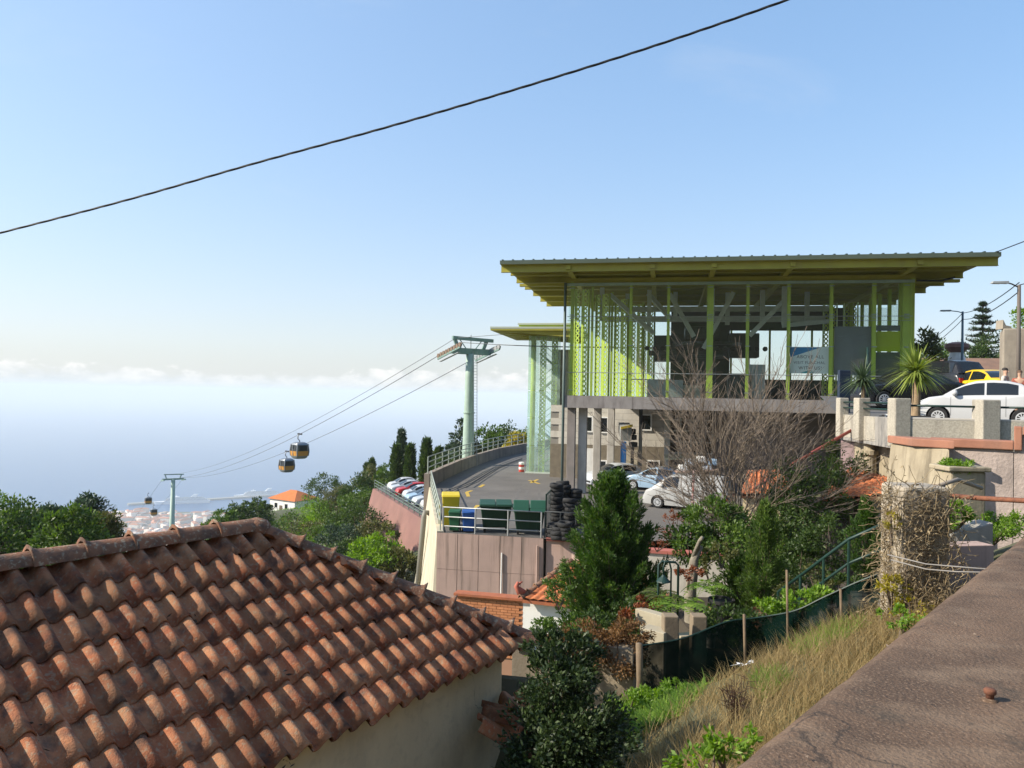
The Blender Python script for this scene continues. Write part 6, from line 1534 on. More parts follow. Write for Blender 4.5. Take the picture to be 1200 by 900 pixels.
# bystanders, seen between car roof and wall
def person(label, p, rz, h, shirt, trousers, hair, lean=0.0):
    ro = thing('person', label, 'person', (p.x, p.y, st_z(p.y)), rz, local=True)
    k = h / 1.75
    skin = mat('skin', (.48, .29, .20), rough=.6)
    J = {'pel': (0, 0, .95), 'abd': (0, 0, 1.12), 'chest': (0, 0, 1.32), 'neck': (0, 0, 1.45), 'nk2': (0, -.01, 1.52), 'head': (0, -.015, 1.64), 'top': (0, -.005, 1.72)}
    rad = {'pel': (.15, .12), 'abd': (.14, .10), 'chest': (.165, .115), 'neck': (.07, .06), 'nk2': (.055, .055), 'head': (.078, .095), 'top': (.05, .06)}
    E = [('pel', 'abd'), ('abd', 'chest'), ('chest', 'neck'), ('neck', 'nk2'), ('nk2', 'head'), ('head', 'top')]
    for s, sx in (('l', 1), ('r', -1)):
        J.update({'sh' + s: (.19 * sx, 0, 1.41), 'el' + s: (.25 * sx, .02, 1.14), 'wr' + s: (.24 * sx, -.10 - lean, .93), 'ha' + s: (.24 * sx, -.14 - lean, .86), 'hip' + s: (.09 * sx, 0, .90), 'kn' + s: (.10 * sx, -.02, .50), 'an' + s: (.10 * sx, .02, .09), 'to' + s: (.11 * sx, -.13, .05)})
        rad.update({'sh' + s: (.06, .06), 'el' + s: (.043, .043), 'wr' + s: (.03, .03), 'ha' + s: (.038, .022), 'hip' + s: (.09, .09), 'kn' + s: (.06, .06), 'an' + s: (.045, .05), 'to' + s: (.045, .035)})
        E += [('chest', 'sh' + s), ('sh' + s, 'el' + s), ('el' + s, 'wr' + s), ('wr' + s, 'ha' + s), ('pel', 'hip' + s), ('hip' + s, 'kn' + s), ('kn' + s, 'an' + s), ('an' + s, 'to' + s)]
    def skinmesh(name, joints, edges, grow, mt, root_):
        ids = {j: i for i, j in enumerate(joints)}
        me = bpy.data.meshes.new(name); me.from_pydata([tuple(c * k for c in J[j]) for j in joints], [(ids[a], ids[b2]) for a, b2 in edges], [])
        o = bpy.data.objects.new(name, me); COL.objects.link(o); o.parent = ro
        md = o.modifiers.new('skin', 'SKIN'); md.use_smooth_shade = True
        for j in joints:
            sv = me.skin_vertices[0].data[ids[j]]; sv.radius = (rad[j][0] * k * grow, rad[j][1] * k * grow); sv.use_root = (j == root_)
        sb = o.modifiers.new('sub', 'SUBSURF'); sb.levels = sb.render_levels = 2
        me.materials.append(mt); return o
    skinmesh('body', list(J), E, 1.0, skin, 'pel')
    sj = ['abd', 'chest', 'shl', 'shr', 'ell', 'elr', 'pel']
    Js = dict(J)
    skinmesh('shirt', ['pel', 'abd', 'chest', 'neck', 'shl', 'shr', 'ell', 'elr'], [('pel', 'abd'), ('abd', 'chest'), ('chest', 'neck'), ('chest', 'shl'), ('chest', 'shr'), ('shl', 'ell'), ('shr', 'elr')], 1.2, shirt, 'abd')
    skinmesh('trousers', ['pel', 'hipl', 'hipr', 'knl', 'knr'], [('pel', 'hipl'), ('pel', 'hipr'), ('hipl', 'knl'), ('hipr', 'knr')], 1.13, trousers, 'pel')
    m = MB(); n_ = 12
    for i in range(6):
        f_ = i / 5; r_ = .104 * math.cos(f_ * 1.4); m.v += [(r_ * math.cos(2 * math.pi * j / n_) * .86 * k, (r_ * math.sin(2 * math.pi * j / n_) * 1.02 + .012) * k, (1.665 + .095 * math.sin(f_ * 1.5)) * k) for j in range(n_)]
    for i in range(5):
        for j in range(n_): m.f.append((i * n_ + j, i * n_ + (j + 1) % n_, (i + 1) * n_ + (j + 1) % n_, (i + 1) * n_ + j))
    m.f.append(tuple(5 * n_ + j for j in range(n_))); m.build('hair', hair, ro, smooth=True)
    for sx in (-1, 1):
        m = MB(); m.lathe([(.004, -.004), (.011, 0), (.004, .006)], 8, (.03 * sx * k, -.105 * k, 1.645 * k), 'y'); m.build('eye', dark_ink, ro)
    m = MB(); m.hexa([(-.012 * k, -.10 * k, 1.60 * k), (.012 * k, -.10 * k, 1.60 * k), (.008 * k, -.128 * k, 1.605 * k), (-.008 * k, -.128 * k, 1.605 * k)], [(-.006 * k, -.10 * k, 1.645 * k), (.006 * k, -.10 * k, 1.645 * k), (.004 * k, -.108 * k, 1.645 * k), (-.004 * k, -.108 * k, 1.645 * k)]); m.build('nose', skin, ro)
pq = P(1178, 440, 27); zneed = P(1178, 431, 27).z - st_z(27)
person('person in a pale shirt with dark hair standing behind the white car', pq, R(40), min(max(zneed, 1.6), 1.9), mat('shirt_pale', (.50, .45, .40), rough=.9), mat('trousers_grey', (.08, .08, .09), rough=.9), mat('hair_dark', (.02, .015, .012), rough=.7))
pq = P(1195, 440, 26.6); person('person in a reddish top walking by the old stone wall', pq, R(-30), 1.68, mat('shirt_red', (.30, .09, .06), rough=.9), mat('trousers_dark', (.05, .05, .06), rough=.9), mat('hair_brown', (.10, .055, .03), rough=.7), .1)
# ------------------------------------------------------------------ vegetation
def unit(a): return a / np.maximum(np.linalg.norm(a, axis=-1, keepdims=True), 1e-9)
def leaves(name, pos, dirs, nor, L_, W_, mt, parent, fold=.12):
    pos = np.asarray(pos, float); n_ = len(pos); t_ = unit(dirs); b_ = unit(np.cross(nor, t_)); nn = np.cross(t_, b_)
    L_ = np.broadcast_to(np.asarray(L_, float), (n_,))[:, None]; W_ = np.broadcast_to(np.asarray(W_, float), (n_,))[:, None]
    V = np.stack([pos, pos + t_ * L_ * .45 + b_ * W_ * .5 + nn * W_ * fold, pos + t_ * L_, pos + t_ * L_ * .45 - b_ * W_ * .5 + nn * W_ * fold], 1).reshape(-1, 3)
    return np_build(name, V, np.arange(n_ * 4).reshape(-1, 4), mt, parent)
def segs_mesh(name, segs, mt, parent, n=4):
    """segs: (p0, p1, r0, r1) rows -> tapered prisms"""
    S_ = np.asarray([tuple(a) + tuple(b) + (r0, r1) for a, b, r0, r1 in segs], float)
    p0, p1 = S_[:, :3], S_[:, 3:6]; d = unit(p1 - p0)
    ref = np.where(np.abs(d[:, 2:3]) > .9, np.array([[1, 0, 0]]), np.array([[0, 0, 1]]))
    a = unit(np.cross(d, ref)); b_ = np.cross(d, a)
    V = []
    for p, r in ((p0, S_[:, 6:7]), (p1, S_[:, 7:8])):
        for j in range(n):
            t_ = 2 * math.pi * j / n; V.append(p + (a * math.cos(t_) + b_ * math.sin(t_)) * r)
    V = np.stack(V, 1).reshape(-1, 3); k = np.arange(len(S_))[:, None, None] * (2 * n)
    f = np.array([[j, (j + 1) % n, n + (j + 1) % n, n + j] for j in range(n)])[None]
    return np_build(name, V, (k + f).reshape(-1, 4), mt, parent)
G_DARK = leaf_mat('leaf_dark', (.012, .026, .007), (.034, .062, .015), (.085, .125, .03))
G_MID = leaf_mat('leaf_mid', (.020, .042, .009), (.055, .10, .020), (.13, .19, .04))
G_OLIVE = leaf_mat('leaf_olive', (.03, .035, .012), (.075, .085, .03), (.16, .15, .055))
G_LIGHT = leaf_mat('leaf_light', (.05, .10, .015), (.12, .21, .03), (.24, .33, .06), .45)
G_YEL = leaf_mat('leaf_yellow', (.12, .11, .02), (.26, .23, .04), (.42, .36, .08), .45)
G_THUJA = leaf_mat('leaf_thuja', (.010, .030, .010), (.028, .062, .018), (.075, .13, .032), .25)
G_GLOSS = leaf_mat('leaf_gloss', (.008, .016, .007), (.022, .040, .015), (.07, .10, .035), .25, .48)
G_BLUE = leaf_mat('leaf_bluegreen', (.015, .03, .018), (.035, .06, .038), (.08, .115, .07), .25)
DRY = leaf_mat('dry_grass', (.11, .075, .035), (.22, .165, .085), (.36, .29, .16), .35, .8)
DRYV = leaf_mat('dry_vine', (.12, .085, .055), (.24, .19, .13), (.40, .34, .25), .15, .85)
BROWN = leaf_mat('leaf_brown', (.05, .025, .012), (.12, .065, .03), (.22, .13, .06), .3, .8)
RED = leaf_mat('leaf_red', (.07, .025, .014), (.16, .055, .028), (.28, .11, .06), .35)

def sphere_pts(n_):
    v = unit(rng.normal(size=(n_, 3))); return v
def clumps_crown(center, radii, nclump, per, leaf, mt, parent, name='crown', clump_r=.28, hollow=.55, flat=.0, aspect=.5, updir=.25):
    center = np.array(tuple(center)); radii = np.array(radii, float)
    d = sphere_pts(nclump); rr_ = rng.uniform(hollow, 1.0, nclump) ** .6
    lump = 1 + .16 * np.sin(d[:, 0] * 5 + 1) * np.cos(d[:, 1] * 6) + .10 * np.sin(d[:, 2] * 9)
    cc = center + d * radii * (rr_ * lump)[:, None]
    cr = clump_r * radii.mean() * rng.uniform(.6, 1.25, nclump)
    idx = np.repeat(np.arange(nclump), per); m_ = len(idx)
    off_ = sphere_pts(m_) * (rng.uniform(0, 1, m_) ** .45 * cr[idx])[:, None]; off_[:, 2] *= .8
    pos = cc[idx] + off_
    out = unit(off_ + .5 * (pos - center) / radii)
    dirs = unit(out + rng.normal(size=(m_, 3)) * .7 + np.array([0, 0, updir])); nor = unit(out + rng.normal(size=(m_, 3)) * .5 + np.array([0, 0, .5]))
    leaves(name, pos, dirs, nor, leaf * rng.uniform(.6, 1.3, m_), leaf * aspect * rng.uniform(.7, 1.2, m_), mt, parent)
    return cc
def broadleaf(name, label, base, h, rx, mt, cat='tree', group=None, nclump=70, per=70, leaf=.18, trunk=.35, ry=None, crown_f=.62, clump_r=.28, bk=bark, zsq=1.0):
    base = Vector(base); ro = thing(name, label, cat, base, 0, group)
    cz = base.z + h * (1 - crown_f / 2); rz_ = h * crown_f / 2 * zsq
    cc = clumps_crown((base.x, base.y, cz), (rx, ry or rx, rz_), nclump, per, leaf, mt, ro, clump_r=clump_r)
    segs = []; r0 = max(.035, h * .02); p = base - Vector((0, 0, .3)); prev = p
    for i in range(1, 6):
        q = base + Vector((random.uniform(-.05, .05) * h * .3, random.uniform(-.05, .05) * h * .3, (cz - base.z) * i / 5)); segs.append((prev, q, r0 * (1 - .12 * (i - 1)), r0 * (1 - .12 * i))); prev = q
    for c in cc[:: max(1, len(cc) // 14)]:
        s = base.lerp(Vector((base.x, base.y, cz)), random.uniform(.5, 1.0)); mid_ = s.lerp(Vector(c), .5) + Vector((0, 0, .08 * h * random.random())); segs += [(s, mid_, r0 * .4, r0 * .25), (mid_, Vector(c), r0 * .25, r0 * .1)]
    segs_mesh('trunk', segs, bk, ro, 6); return ro
def thuja(name, label, base, h, prof, n_, mt, L_=.16, W_=.045, cat='conifer', group=None, lean=(0, 0), up=1.1, jag=.16, trunk_r=None):
    """upright conifer; prof: list of (height fraction, radius)"""
    base = Vector(base); ro = thing(name, label, cat, base, 0, group)
    f_ = rng.uniform(0, 1, n_) ** .85; az_ = rng.uniform(0, 2 * np.pi, n_)
    # vertical plumes: clusters of directions that stick out
    kk = 46; pa_z = rng.uniform(0, 2 * np.pi, kk); ph_ = rng.uniform(.05, 1.0, kk); pr_a = rng.uniform(-jag, jag * 1.5, kk)
    R_ = np.interp(f_, [p[0] for p in prof], [p[1] for p in prof])
    wob = np.zeros(n_)
    for a, b_, c in zip(pa_z, ph_, pr_a):
        da = np.angle(np.exp(1j * (az_ - a))); wob += c * np.exp(-(da / .34) ** 2 - ((f_ - b_) / .085) ** 2)
    rad = R_ * (1 + wob) * rng.uniform(0.30, 1.0, n_) ** .42 * (1 + rng.normal(0, .05, n_))
    pos = np.stack([base.x + lean[0] * f_ + rad * np.cos(az_), base.y + lean[1] * f_ + rad * np.sin(az_), base.z + h * f_], -1)
    out = np.stack([np.cos(az_), np.sin(az_), np.zeros(n_)], -1)
    k = 3; pos = np.repeat(pos, k, 0); out = np.repeat(out, k, 0); m_ = len(pos)
    pos = pos + rng.normal(size=(m_, 3)) * L_ * .35
    dirs = unit(out * .55 + np.array([0, 0, up]) + rng.normal(size=(m_, 3)) * .42); nor = unit(out + rng.normal(size=(m_, 3)) * .7)
    leaves('crown', pos, dirs, nor, L_ * rng.uniform(.6, 1.3, m_), W_ * rng.uniform(.7, 1.4, m_), mt, ro)
    tr_ = trunk_r or h * .018; segs = []
    for i in range(6): segs.append((base + Vector((lean[0] * i / 6, lean[1] * i / 6, h * i / 6.6 - (.5 if i == 0 else 0))), base + Vector((lean[0] * (i + 1) / 6, lean[1] * (i + 1) / 6, h * (i + 1) / 6.6)), tr_ * (1 - i * .15), tr_ * (1 - (i + 1) * .15)))
    for i in range(16):
        z = random.uniform(.08, .8) * h; a = random.uniform(0, 6.3); r_ = np.interp(z / h, [p[0] for p in prof], [p[1] for p in prof]) * .7
        s = base + Vector((lean[0] * z / h, lean[1] * z / h, z)); segs.append((s, s + Vector((r_ * math.cos(a), r_ * math.sin(a), r_ * 1.2)), tr_ * .35, tr_ * .12))
    segs_mesh('trunk', segs, bark, ro, 6); return ro

def plume_conifer(label, base, h, prof, n_pl, per, mt, L_, W_, pl_len, pl_r, lean=(0, 0)):
    base = Vector(base); ro = thing('garden_conifer', label, 'conifer', base, 0, 'garden conifers')
    hs = [p[0] for p in prof]; rs = [p[1] for p in prof]
    f_ = np.concatenate([rng.uniform(.02, 1, n_pl - 6) ** .9, rng.uniform(.86, 1.0, 6)]); az_ = rng.uniform(0, 2 * np.pi, n_pl)
    Rt = np.interp(f_, hs, rs) * rng.uniform(.55, 1.16, n_pl); ll = pl_len * rng.uniform(.6, 1.35, n_pl)
    ox = np.stack([np.cos(az_), np.sin(az_)], -1)
    tip = np.stack([base.x + lean[0] * f_ + ox[:, 0] * Rt, base.y + lean[1] * f_ + ox[:, 1] * Rt, base.z + h * f_], -1)
    st = np.stack([base.x + lean[0] * f_ + ox[:, 0] * Rt * .35, base.y + lean[1] * f_ + ox[:, 1] * Rt * .35, np.maximum(base.z, base.z + h * f_ - ll)], -1)
    idx = np.repeat(np.arange(n_pl), per); m_ = len(idx); t_ = rng.uniform(0, 1, m_) ** .75
    ax = unit(tip - st); c = st[idx] + (tip - st)[idx] * t_[:, None]
    r_ = pl_r * rng.uniform(.6, 1.4, n_pl)[idx] * (1 - .8 * t_ ** 1.5) + .02
    off_ = unit(rng.normal(size=(m_, 3))); pos = c + off_ * (r_ * rng.uniform(.25, 1, m_) ** .6)[:, None]
    dirs = unit(ax[idx] * 1.0 + off_ * .55 + rng.normal(size=(m_, 3)) * .3); nor = unit(off_ + rng.normal(size=(m_, 3)) * .6)
    leaves('crown', pos, dirs, nor, L_ * rng.uniform(.55, 1.4, m_), W_ * rng.uniform(.7, 1.4, m_), mt, ro)
    tr_ = h * .016; segs = [(base + Vector((lean[0] * i / 6, lean[1] * i / 6, h * i / 6.6 - (.6 if i == 0 else 0))), base + Vector((lean[0] * (i + 1) / 6, lean[1] * (i + 1) / 6, h * (i + 1) / 6.6)), tr_ * (1 - i * .15), tr_ * (1 - (i + 1) * .15)) for i in range(6)]
    for a_, b2, f in zip(st, tip, f_):
        o_ = Vector((base.x + lean[0] * f, base.y + lean[1] * f, max(base.z, a_[2] - .25))); segs += [(o_, Vector(a_), tr_ * .35, tr_ * .22), (Vector(a_), Vector(b2), tr_ * .22, .004)]
    segs_mesh('trunk', segs, bark, ro, 5); return ro
# -- conifers in the garden
TH_BIG = leaf_mat('leaf_thuja_big', (.012, .034, .009), (.040, .082, .017), (.12, .18, .04), .32, .55, 1.6)
TH_PALE = leaf_mat('leaf_thuja_pale', (.02, .045, .010), (.06, .105, .024), (.15, .20, .05), .35, .55, 1.8)
bb = P(716, 770, 19.0); bb.z = -7.0
plume_conifer('tall dense dark green conifer standing in front of the station yard', bb, P(722, 552, 19.0).z + 7.0, [(0, .7), (.08, 1.2), (.28, 1.5), (.5, 1.36), (.72, 1.0), (.88, .6), (1, .15)], 250, 300, TH_BIG, .12, .032, 1.1, .25)
bb = P(893, 716, 15.5)
plume_conifer('slender pale green conifer in a pot by the green handrail', bb + Vector((0, 0, .2)), P(893, 585, 15.5).z - bb.z - .2, [(0, .25), (.15, .50), (.4, .50), (.7, .30), (.9, .15), (1, .03)], 60, 210, TH_PALE, .085, .022, .65, .13, (.05, 0))
bb = P(866, 712, 16.2)
plume_conifer('shorter bushy conifer leaning beside the slender potted conifer', bb, P(866, 655, 16.2).z - bb.z, [(0, .3), (.3, .5), (.7, .36), (1, .06)], 34, 160, G_MID, .085, .026, .5, .14)
bb = P(1015, 668, 13.6)
plume_conifer('small potted conifer close to the vine pillar', bb, P(1013, 583, 13.6).z - bb.z, [(0, .16), (.2, .36), (.45, .36), (.75, .2), (1, .03)], 48, 170, TH_BIG, .07, .019, .45, .095)
# -- glossy shrub at the house corner
sb_ = Vector((P(660, 900, 7.6).x, 7.6, -6.0))
ro = thing('glossy_shrub', 'dark glossy leaved shrub growing beside the tiled house corner', 'shrub', sb_)
for (u, v, Y, rx, ry, rz_, ncl) in ((660, 860, 7.6, .60, .5, .52, 60), (655, 805, 7.7, .40, .4, .42, 44), (672, 770, 7.9, .28, .3, .30, 26), (690, 870, 7.4, .42, .36, .42, 34), (625, 880, 7.5, .36, .36, .36, 30), (655, 940, 7.4, .7, .6, .4, 44), (645, 760, 8.0, .2, .2, .24, 14)):
    c = P(u, v, Y); clumps_crown(c, (rx, ry, rz_), ncl, 95, .056, G_GLOSS, ro, name='foliage', clump_r=.36, hollow=.2, aspect=.48, updir=.5)
segs = []
for i in range(10):
    a = random.uniform(0, 6.3); t0 = sb_; t1 = sb_ + Vector((.18 * math.cos(a), .18 * math.sin(a), 1.3)); t2 = P(random.uniform(630, 690), random.uniform(760, 850), 7.7); segs += [(t0, t1, .03, .022), (t1, t2, .022, .006)]
segs_mesh('stem', segs, bark, ro, 5)
# -- bare tree
bt0 = P(868, 640, 21.0); bt0.z -= .6
ro = thing('bare_tree', 'leafless many-branched tree spreading its brown twigs before the station', 'tree', bt0)
segs = []
def grow(p, d, L_, r, depth):
    if depth == 0 or len(segs) > 26000: return
    n_ = 3; q = p
    for i in range(n_):
        d = (d + Vector((random.gauss(0, .17), random.gauss(0, .17), random.gauss(.02, .11)))).normalized(); e = q + d * (L_ / n_)
        segs.append((q, e, r * (1 - .22 * i / n_), r * (1 - .22 * (i + 1) / n_))); q = e
        if depth <= 4 or i > 0:
            for _ in range(1 if depth > 2 else random.choice((1, 1, 2))):
                ax = Vector((random.gauss(0, 1), random.gauss(0, 1), random.gauss(.25, .6))).normalized()
                grow(q, (d * .92 + ax * random.uniform(.35, .7)).normalized(), L_ * random.uniform(.5, .78), r * .60, depth - 1)
    grow(q, d, L_ * .8, r * .72, depth - 1)
for (uu, vv, dy) in ((770, 600, -1.5), (790, 540, .5), (820, 480, -.5), (850, 450, .8), (880, 440, -.6), (905, 470, .9), (935, 490, -.4), (965, 510, .6), (985, 560, -1.2), (800, 620, -1.6), (930, 560, -1.8), (845, 520, -1.6), (890, 520, -1.7), (830, 560, 1.2), (765, 560, .4), (785, 500, -1.0), (860, 470, -1.4), (920, 450, .5), (805, 580, 1.0), (950, 530, 1.2)):
    tgt = P(uu, vv, 21 + dy); d = (tgt - bt0); grow(bt0 + Vector((random.uniform(-.1, .1), random.uniform(-.1, .1), .5)), d.normalized(), d.length * .39, .028, 5)
segs.append((bt0 - Vector((0, 0, .8)), bt0 + Vector((0, 0, .6)), .13, .10))
segs_mesh('branches', segs, twig_bark, ro, 3)
print('bare tree segments', len(segs))
# -- evergreen bushes behind
def bush(label, parts, mt, name='evergreen_bush', leaf=.09, per=80, group=None, cat='bush', clump_r=.34, stem=True):
    c0 = P(*parts[0][:3]); zb = min(P(*p[:3]).z - p[5] for p in parts); ro = thing(name, label, cat, (c0.x, c0.y, zb - .2), 0, group)
    segs = []
    for (u, v, Y, rx, ry, rz_, ncl) in parts:
        c = P(u, v, Y); cc = clumps_crown(c, (rx, ry, rz_), ncl, per, leaf, mt, ro, name='foliage', clump_r=clump_r, hollow=.3)
        for k in cc[::5]: segs.append((Vector((c.x, c.y, c.z - rz_ - .15)), Vector(k), .02, .006))
    tag(segs_mesh('stem', segs, bark, ro, 4), kind='stuff'); return ro
bush('dark evergreen bush hanging over the shed behind the bare tree', ((950, 580, 20.5, 1.2, .8, .9, 60), (930, 620, 19.5, 1.0, .7, .9, 45), (985, 545, 22, .7, .6, .6, 26), (905, 640, 19, .8, .6, .7, 30)), G_DARK, leaf=.10)
bush('leafy green bush between the potted trees and the bare tree trunk', ((840, 610, 19.0, .9, .6, .55, 45), (815, 640, 18.5, .8, .6, .5, 36), (858, 640, 18, .6, .5, .5, 26)), G_MID, leaf=.10)
bush('dark ivy thicket filling the hollow behind the handrail', ((935, 668, 16.5, .8, .5, .5, 30), (970, 640, 16.5, .6, .5, .6, 26), (990, 690, 14.5, .5, .4, .35, 16)), G_DARK, leaf=.08)
bush('reddish flowering shrub glimpsed beside the white van', ((792, 612, 24, .5, .4, .35, 16), (770, 630, 24, .6, .4, .3, 14)), RED, leaf=.07, per=40)
bush('scruffy brown dead ivy sprawling on the old wall stub', ((690, 752, 12.2, .75, .4, .26, 40), (725, 765, 12.0, .45, .35, .36, 30), (648, 760, 12.2, .4, .35, .25, 20), (735, 740, 12.4, .4, .35, .2, 16)), BROWN, name='dead_ivy', leaf=.055, per=90)
bush('bright green ivy spray in front of the little white house', ((640, 742, 12.6, .35, .3, .24, 18), (668, 735, 12.8, .4, .3, .2, 18), (628, 762, 12.0, .2, .2, .2, 8)), G_MID, leaf=.06, per=70)
bush('loose green conifer twigs hanging over the orange roof', ((655, 690, 17.8, .4, .3, .35, 18), (672, 668, 18.3, .3, .3, .45, 18)), G_MID, leaf=.07, per=70)
bush('leafy tuft on top of the planter pier', ((1125, 547, 12.5, .30, .2, .09, 22),), G_LIGHT, name='leafy_plant', leaf=.055, per=60, cat='plant')
bush('bright leaves spilling from the slanted planter box', ((1120, 600, 11.5, .30, .2, .14, 22), (1112, 610, 11.4, .18, .15, .12, 10)), G_LIGHT, name='leafy_plant', leaf=.06, per=60, cat='plant')
bush('low green groundcover at the foot of the stucco wall', ((1165, 618, 12.2, .6, .4, .13, 36), (1185, 610, 12.4, .4, .3, .12, 18), (1130, 630, 11.8, .4, .3, .08, 14)), G_LIGHT, name='leafy_plant', leaf=.05, per=60, cat='plant')
bush('pale green leaves along the top of the dark mesh fence', ((905, 712, 12.5, .35, .2, .10, 16), (935, 703, 12.4, .35, .2, .10, 16), (960, 694, 12.3, .25, .2, .08, 10)), G_LIGHT, name='leafy_plant', leaf=.075, per=40, cat='plant')
bush('small leafy plants on the steps near the handrail', ((955, 672, 14.2, .3, .2, .15, 10), (975, 690, 13.6, .3, .2, .12, 10), (925, 690, 14.5, .25, .2, .15, 8)), G_OLIVE, name='leafy_plant', leaf=.07, per=40, cat='plant')
bush('yellow-green vine leaves clinging low on the vine pillar', ((1045, 690, 9.7, .18, .2, .22, 12), (1068, 712, 9.5, .3, .2, .12, 12), (1045, 612, 9.7, .1, .1, .15, 5)), G_YEL, name='leafy_plant', leaf=.06, per=22, cat='plant')
bush('green weeds at the corner where the grass meets the parapet', ((1055, 722, 8.6, .22, .2, .10, 10), (850, 872, 5.6, .25, .2, .10, 10), (835, 895, 5.4, .3, .2, .08, 10)), G_LIGHT, name='leafy_plant', leaf=.05, per=40, cat='plant')
# ferns and potted plants of the garden
def fern(label, c, n_fr, L_, mt, cat='fern'):
    c = Vector(c); ro = thing('garden_fern', label, cat, c); P_, D_, N_, LL = [], [], [], []; segs = []
    for i in range(n_fr):
        a = 2 * math.pi * i / n_fr + random.uniform(-.2, .2); l = L_ * random.uniform(.75, 1.15); prev = c
        for k in range(1, 15):
            f_ = k / 14; q = c + Vector((math.cos(a) * l * f_, math.sin(a) * l * f_, l * (.75 * f_ - .95 * f_ * f_))); segs.append((prev, q, .006, .005)); prev = q
            for s in (-1, 1):
                sd = Vector((-math.sin(a) * s, math.cos(a) * s, -.1)) + Vector((math.cos(a) * .3, math.sin(a) * .3, 0)); P_.append(tuple(q)); D_.append(tuple(sd)); N_.append((0, 0, 1)); LL.append(.20 * l * math.sin(math.pi * min(.95, f_ + .08)) + .02)
    LL = np.array(LL); leaves('fronds', P_, np.array(D_), np.array(N_) + rng.normal(size=(len(P_), 3)) * .2, LL, LL * .28 + .012, mt, ro); segs_mesh('stem', segs, G_LIGHT, ro, 3)
fern('large bright fern over the cream garden wall', P(795, 712, 14.5), 13, .85, G_LIGHT)
fern('bright fern beside the pale stone pedestal', P(828, 690, 15), 9, .6, G_LIGHT)
fern('olive fern beneath the green garden lamp', P(775, 700, 15), 10, .6, G_OLIVE)
bush('red-leaved potted shrubs by the garden lamp', ((806, 672, 15.5, .25, .2, .18, 10), (765, 705, 14.8, .3, .2, .15, 10), (745, 718, 14.2, .3, .2, .12, 9)), RED, name='leafy_plant', leaf=.07, per=40, cat='plant')

# spiky palms on the terrace
def spiky(label, c, trunk_h, n_, L_, W_, mt, tr):
    c = Vector(c); ro = thing('spiky_palm', label, 'palm', c, 0, 'spiky palms on the terrace'); top_ = c + Vector((0, 0, trunk_h))
    segs_mesh('trunk', [(c, c + Vector((.02, 0, trunk_h * .5)), tr * 1.15, tr), (c + Vector((.02, 0, trunk_h * .5)), top_ + Vector((0, 0, .1)), tr, tr * .8)], mat('palm_trunk', (.36, .26, .16), (.24, .17, .105), 14, .95, .8, 50), ro, 10)
    V, F = [], []
    for i in range(n_):
        a = random.uniform(0, 2 * math.pi); el = math.asin(random.uniform(-.55, .98)); l = L_ * random.uniform(.75, 1.1) * (1 if el > -.2 else .85); d = Vector((math.cos(a) * math.cos(el), math.sin(a) * math.cos(el), math.sin(el))); sd = d.cross(Vector((0, 0, 1))).normalized()
        b0_ = len(V)
        for k in range(5):
            f_ = k / 4; q = top_ + d * (l * f_) + Vector((0, 0, -.38 * l * f_ * f_ * math.cos(el))); w_ = W_ * (1 - f_ ** 1.6) * .5 + .002
            V += [tuple(q + sd * w_), tuple(q - sd * w_)]
        F += [(b0_ + 2 * k, b0_ + 2 * k + 1, b0_ + 2 * k + 3, b0_ + 2 * k + 2) for k in range(4)]
    np_build('fronds', V, F, mt, ro)
q = P(1073, 480, 21.9); spiky('larger spiky palm with yellow-green leaves in the trough', (q.x, q.y, DZ + .34), P(1073, 436, 21.9).z - DZ - .34, 240, 1.0, .075, leaf_mat('palm_leaf', (.06, .085, .02), (.17, .22, .05), (.36, .40, .13), .3), .11)
q = P(1011, 470, 25.0); spiky('smaller dark spiky palm beside the slender green pole', (q.x, q.y, DZ + .0), P(1014, 445, 25).z - DZ, 170, .9, .06, leaf_mat('palm_leaf_dark', (.02, .035, .02), (.055, .085, .045), (.14, .18, .10), .25), .05)

# dry grass slope beside the parapet
def scatter_uv(n_, poly, zoff=0):
    """random ground points whose photograph position falls inside poly (u, v), by marching to the terrain"""
    pu = np.array(poly, float); out = []
    lo, hi = pu.min(0), pu.max(0)
    while len(out) < n_:
        u, v = rng.uniform(lo[0], hi[0]), rng.uniform(lo[1], hi[1])
        c = False; j = len(pu) - 1
        for i in range(len(pu)):
            if (pu[i][1] > v) != (pu[j][1] > v) and u < (pu[j][0] - pu[i][0]) * (v - pu[i][1]) / (pu[j][1] - pu[i][1]) + pu[i][0]: c = not c
            j = i
        if c: out.append((u, v))
    return np.array(out)
def to_ground(uv, ylo=2.0, yhi=40.0):
    d = np.stack([(uv[:, 0] - 600) / FPX, (450 - uv[:, 1]) / FPX, -np.ones(len(uv))], -1) @ np.array(CM).T
    d = d / d[:, 1:2]; Y = np.full(len(uv), ylo); done = np.zeros(len(uv), bool)
    for y in np.arange(ylo, yhi, .12):
        z = ground_z(d[:, 0] * y, np.full(len(uv), y)); hit = (~done) & (d[:, 2] * y <= z); Y[hit] = y; done |= hit
    p = d * Y[:, None]; p[:, 2] = ground_z(p[:, 0], p[:, 1]); return p[done]
